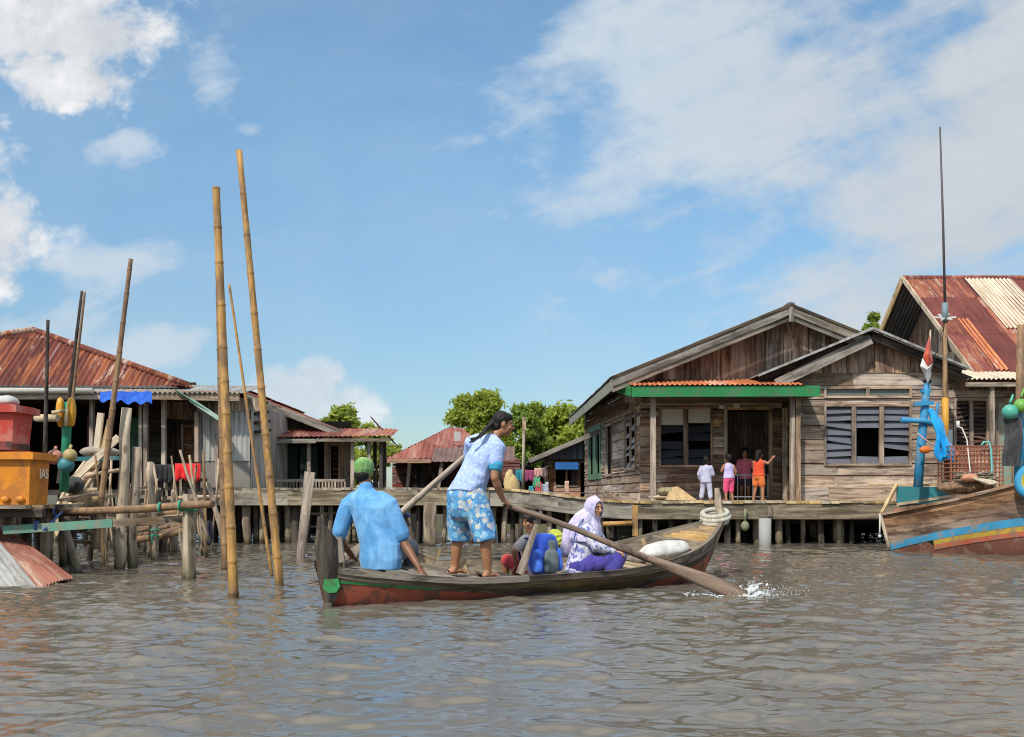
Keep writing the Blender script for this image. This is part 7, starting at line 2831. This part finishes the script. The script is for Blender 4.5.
# ---------- children on the walkway
def child(px, py_top, py_feet, d, f, label, hair, parts, arms, spread=.05, skirt=None, stoop=0.0, base=.885, longhair=False):
    f, r, u = frame_of(f)
    x = xx(px, d)
    zt_ = zz(py_top, d)
    H = zt_ - base
    root = thing('person', (x, d, base), label, 'person', 'children on the walkway')
    O = V((x, d, base))
    s = H / 1.05

    def P(rr, ff, h):
        return O + r * rr * s + f * (ff + stoop * max(0, h - .4)) * s + V((0, 0, h * H))
    fl = Flesh()
    hd_ = P(0, .01, .885)
    hs = .88 * s
    fl.rings([(P(0, 0, .44), r * .095 * s, f * .075 * s), (P(0, 0, .5), r * .105 * s, f * .08 * s), (P(0, 0, .6), r * .09 * s, f * .07 * s), (P(0, 0, .7), r * .105 * s, f * .07 * s), (P(0, 0, .755), r * .08 * s, f * .05 * s), (P(0, 0, .79), r * .035 * s, f * .035 * s)])
    fl.limb([P(0, 0, .76), P(0, 0, .84)], [.036 * s, .035 * s])
    head(fl, hd_, f, r, u, hs)
    el_ = []
    for sg, (e, w) in zip((-1, 1), arms):
        a = P(.115 * sg, 0, .735)
        ee, ww = P(*e), P(*w)
        el_.append((a, ee, ww))
        fl.limb([a, ee], [.034 * s, .027 * s])
        fl.limb([ee, ww], [.026 * s, .019 * s])
        hand(fl, ww, ww - ee, f, .68 * s, .4, sg)
    lg = []
    for sg in (-1, 1):
        a, k, n_ = P(.055 * sg, 0, .45), P((.055 + spread * .5) * sg, .02, .25), P((.055 + spread) * sg, -.01, .055)
        lg.append((a, k, n_))
        fl.limb([a, k], [.06 * s, .042 * s])
        fl.limb([k, n_], [.04 * s, .027 * s])
        foot(fl, n_, f + r * .2 * sg, .68 * s, base)
    fl.fuse('body', SK_W, root, .009, 3)
    face(root, hd_, f, r, u, hs)
    fl = Flesh()
    fl.ell(hd_ + u * .03 * s - f * .016 * s, r * .08 * s, f * .092 * s, u * .085 * s)
    fl.ell(hd_ - f * .04 * s - u * .02 * s, r * .07 * s, f * .05 * s, u * .06 * s)
    if longhair:
        fl.limb([hd_ - f * .06 * s, hd_ - f * .09 * s - u * .12 * s], [.06 * s, .04 * s])
    fl.fuse('hair', M_HAIR, root, .009, 2)
    for kind, m_ in parts:
        fl = Flesh()
        if kind in ('top', 'long_top', 'dress'):
            lo = {'top': .47, 'long_top': .40, 'dress': .3}[kind]
            fl.rings([(P(0, 0, lo), r * (.135 if lo > .35 else .17) * s, f * .11 * s), (P(0, 0, .52), r * .122 * s, f * .1 * s), (P(0, 0, .62), r * .112 * s, f * .09 * s), (P(0, 0, .71), r * .125 * s, f * .085 * s), (P(0, 0, .765), r * .09 * s, f * .065 * s), (P(0, 0, .785), r * .05 * s, f * .048 * s)])
            if kind == 'long_top':
                for a, e, w in el_:
                    fl.limb([a, e, e.lerp(w, .85)], [.048 * s, .042 * s, .037 * s])
            fl.fuse('shirt' if kind != 'dress' else 'dress', m_, root, .01, 2, .007, 11)
        else:
            q = {'trousers': .92, 'capris': .62, 'shorts': .35}[kind]
            fl.ell(P(0, 0, .46), r * .12 * s, f * .098 * s, u * .085 * s)
            for a, k, n_ in lg:
                e = k.lerp(n_, (q - .5) * 2) if q > .5 else a.lerp(k, q * 2)
                fl.limb([a, k, e] if q > .5 else [a, e], [.073 * s, .06 * s, .055 * s] if q > .5 else [.074 * s, .068 * s])
            fl.fuse(kind, m_, root, .01, 2, .006, 11)
    return root


DOWN = (((-.17, -.02, .58), (-.18, .03, .45)), ((.17, -.02, .58), (.18, .03, .45)))
dk = 20.7
PJ = spotted('lilac white pyjama cloth', (.42, .42, .56, 1), [((.54, .53, .64), 14, .3, 2), ((.26, .27, .46), 20, .2, 6)])
child(706, 455.5, 0, dk, (.55, 1, 0), 'boy in pale lilac pyjamas standing with his back turned by the porch window', 'short', [('trousers', PJ), ('long_top', PJ)], (((-.17, -.03, .58), (-.16, .06, .46)), ((.15, .05, .58), (.09, .16, .55))), .06, stoop=.06)
child(729, 453, 0, dk, (-.35, 1, 0), 'small girl in lilac vest and pink leggings looking into the doorway', 'bun', [('capris', cloth('hot pink leggings', (.62, .06, .17), (.75, .12, .25))), ('top', cloth('lilac vest', (.42, .36, .62), (.55, .5, .72)))],
      (((-.16, .04, .62), (-.08, .15, .68)), ((.17, -.02, .6), (.15, .05, .48))), .025, stoop=.05)
child(745, 447, 0, 22.1, (-.3, -1, 0), 'child in a rosy pink top standing inside the dark doorway', 'short', [('shorts', cloth('dark shorts', (.04, .03, .05))), ('long_top', cloth('rosy pink top', (.62, .12, .2), (.75, .2, .28)))],
      (((-.16, .06, .62), (-.1, .12, .72)), ((.15, .04, .6), (.12, .1, .52))), .02)
child(758.5, 448, 0, 20.8, (.72, .7, 0), 'girl in orange red clothes with one arm raised against the door frame', 'long', [('shorts', cloth('orange shorts', (.58, .13, .03), (.7, .2, .05))), ('top', cloth('orange red top', (.58, .06, .02), (.7, .1, .04)))],
      (((-.16, .06, .62), (-.12, .14, .5)), ((.19, .03, .70), (.24, .1, .80))), .05, stoop=.05, longhair=True)

# ---------- splash round the oar blade
sc = at(750, 594, 9.76)
sc.z = 0
foam_root = thing('splash_foam', sc, 'white water splashed up round the oar blade', 'splash')
foam_root['kind'] = 'stuff'
m, nt, p_ = newmat('white splash foam')
p_.inputs['Base Color'].default_value = (.8, .82, .82, 1)
p_.inputs['Roughness'].default_value = .25
p_.inputs['Transmission Weight'].default_value = .35
p_.inputs['IOR'].default_value = 1.2
fl = Flesh()


def wz(x, y):
    return float(wave_height(np.array([x]), np.array([y]))[0])


for k in range(130):
    a = rnd(0, 2 * PI)
    r = abs(random.gauss(0, .11))
    h = abs(random.gauss(0, .06)) * math.exp(-r * 4)
    c = V((sc.x + r * math.cos(a) * 1.3 + h * .5, sc.y + r * math.sin(a), h))
    s_ = rnd(.008, .022)
    fl.ell(c, V((s_ * rnd(.8, 2), 0, s_ * .4)), V((0, s_, 0)), V((s_ * .3, 0, s_ * rnd(.4, 1.2))))
for k in range(80):
    t = rnd(0, 1)
    p = at(748 - 62 * t, 598 - 1 * t, 9.75)
    p = V((p.x + random.gauss(0, .05), p.y + random.gauss(0, .10), 0))
    s_ = rnd(.008, .03) * (1 - .6 * t)
    fl.ell(V((p.x, p.y, wz(p.x, p.y))), V((s_ * 1.7, 0, 0)), V((0, s_, 0)), V((0, 0, .006)))
fl.fuse('foam', m, foam_root, .006, 1, .004, 40, (1, 1, 1))
b = MB()
for k in range(900):
    r = abs(random.gauss(0, .2))
    a = rnd(0, 2 * PI)
    h = abs(random.gauss(0, .085)) * math.exp(-r * 1.6)
    s_ = rnd(.0012, .0042)
    b.ball((sc.x + .04 + r * math.cos(a) * 1.3, sc.y + r * math.sin(a) * .7, h + .01), (s_, s_, s_ * rnd(.8, 2.5)), 5, 4)
b.build('droplet', m, foam_root)
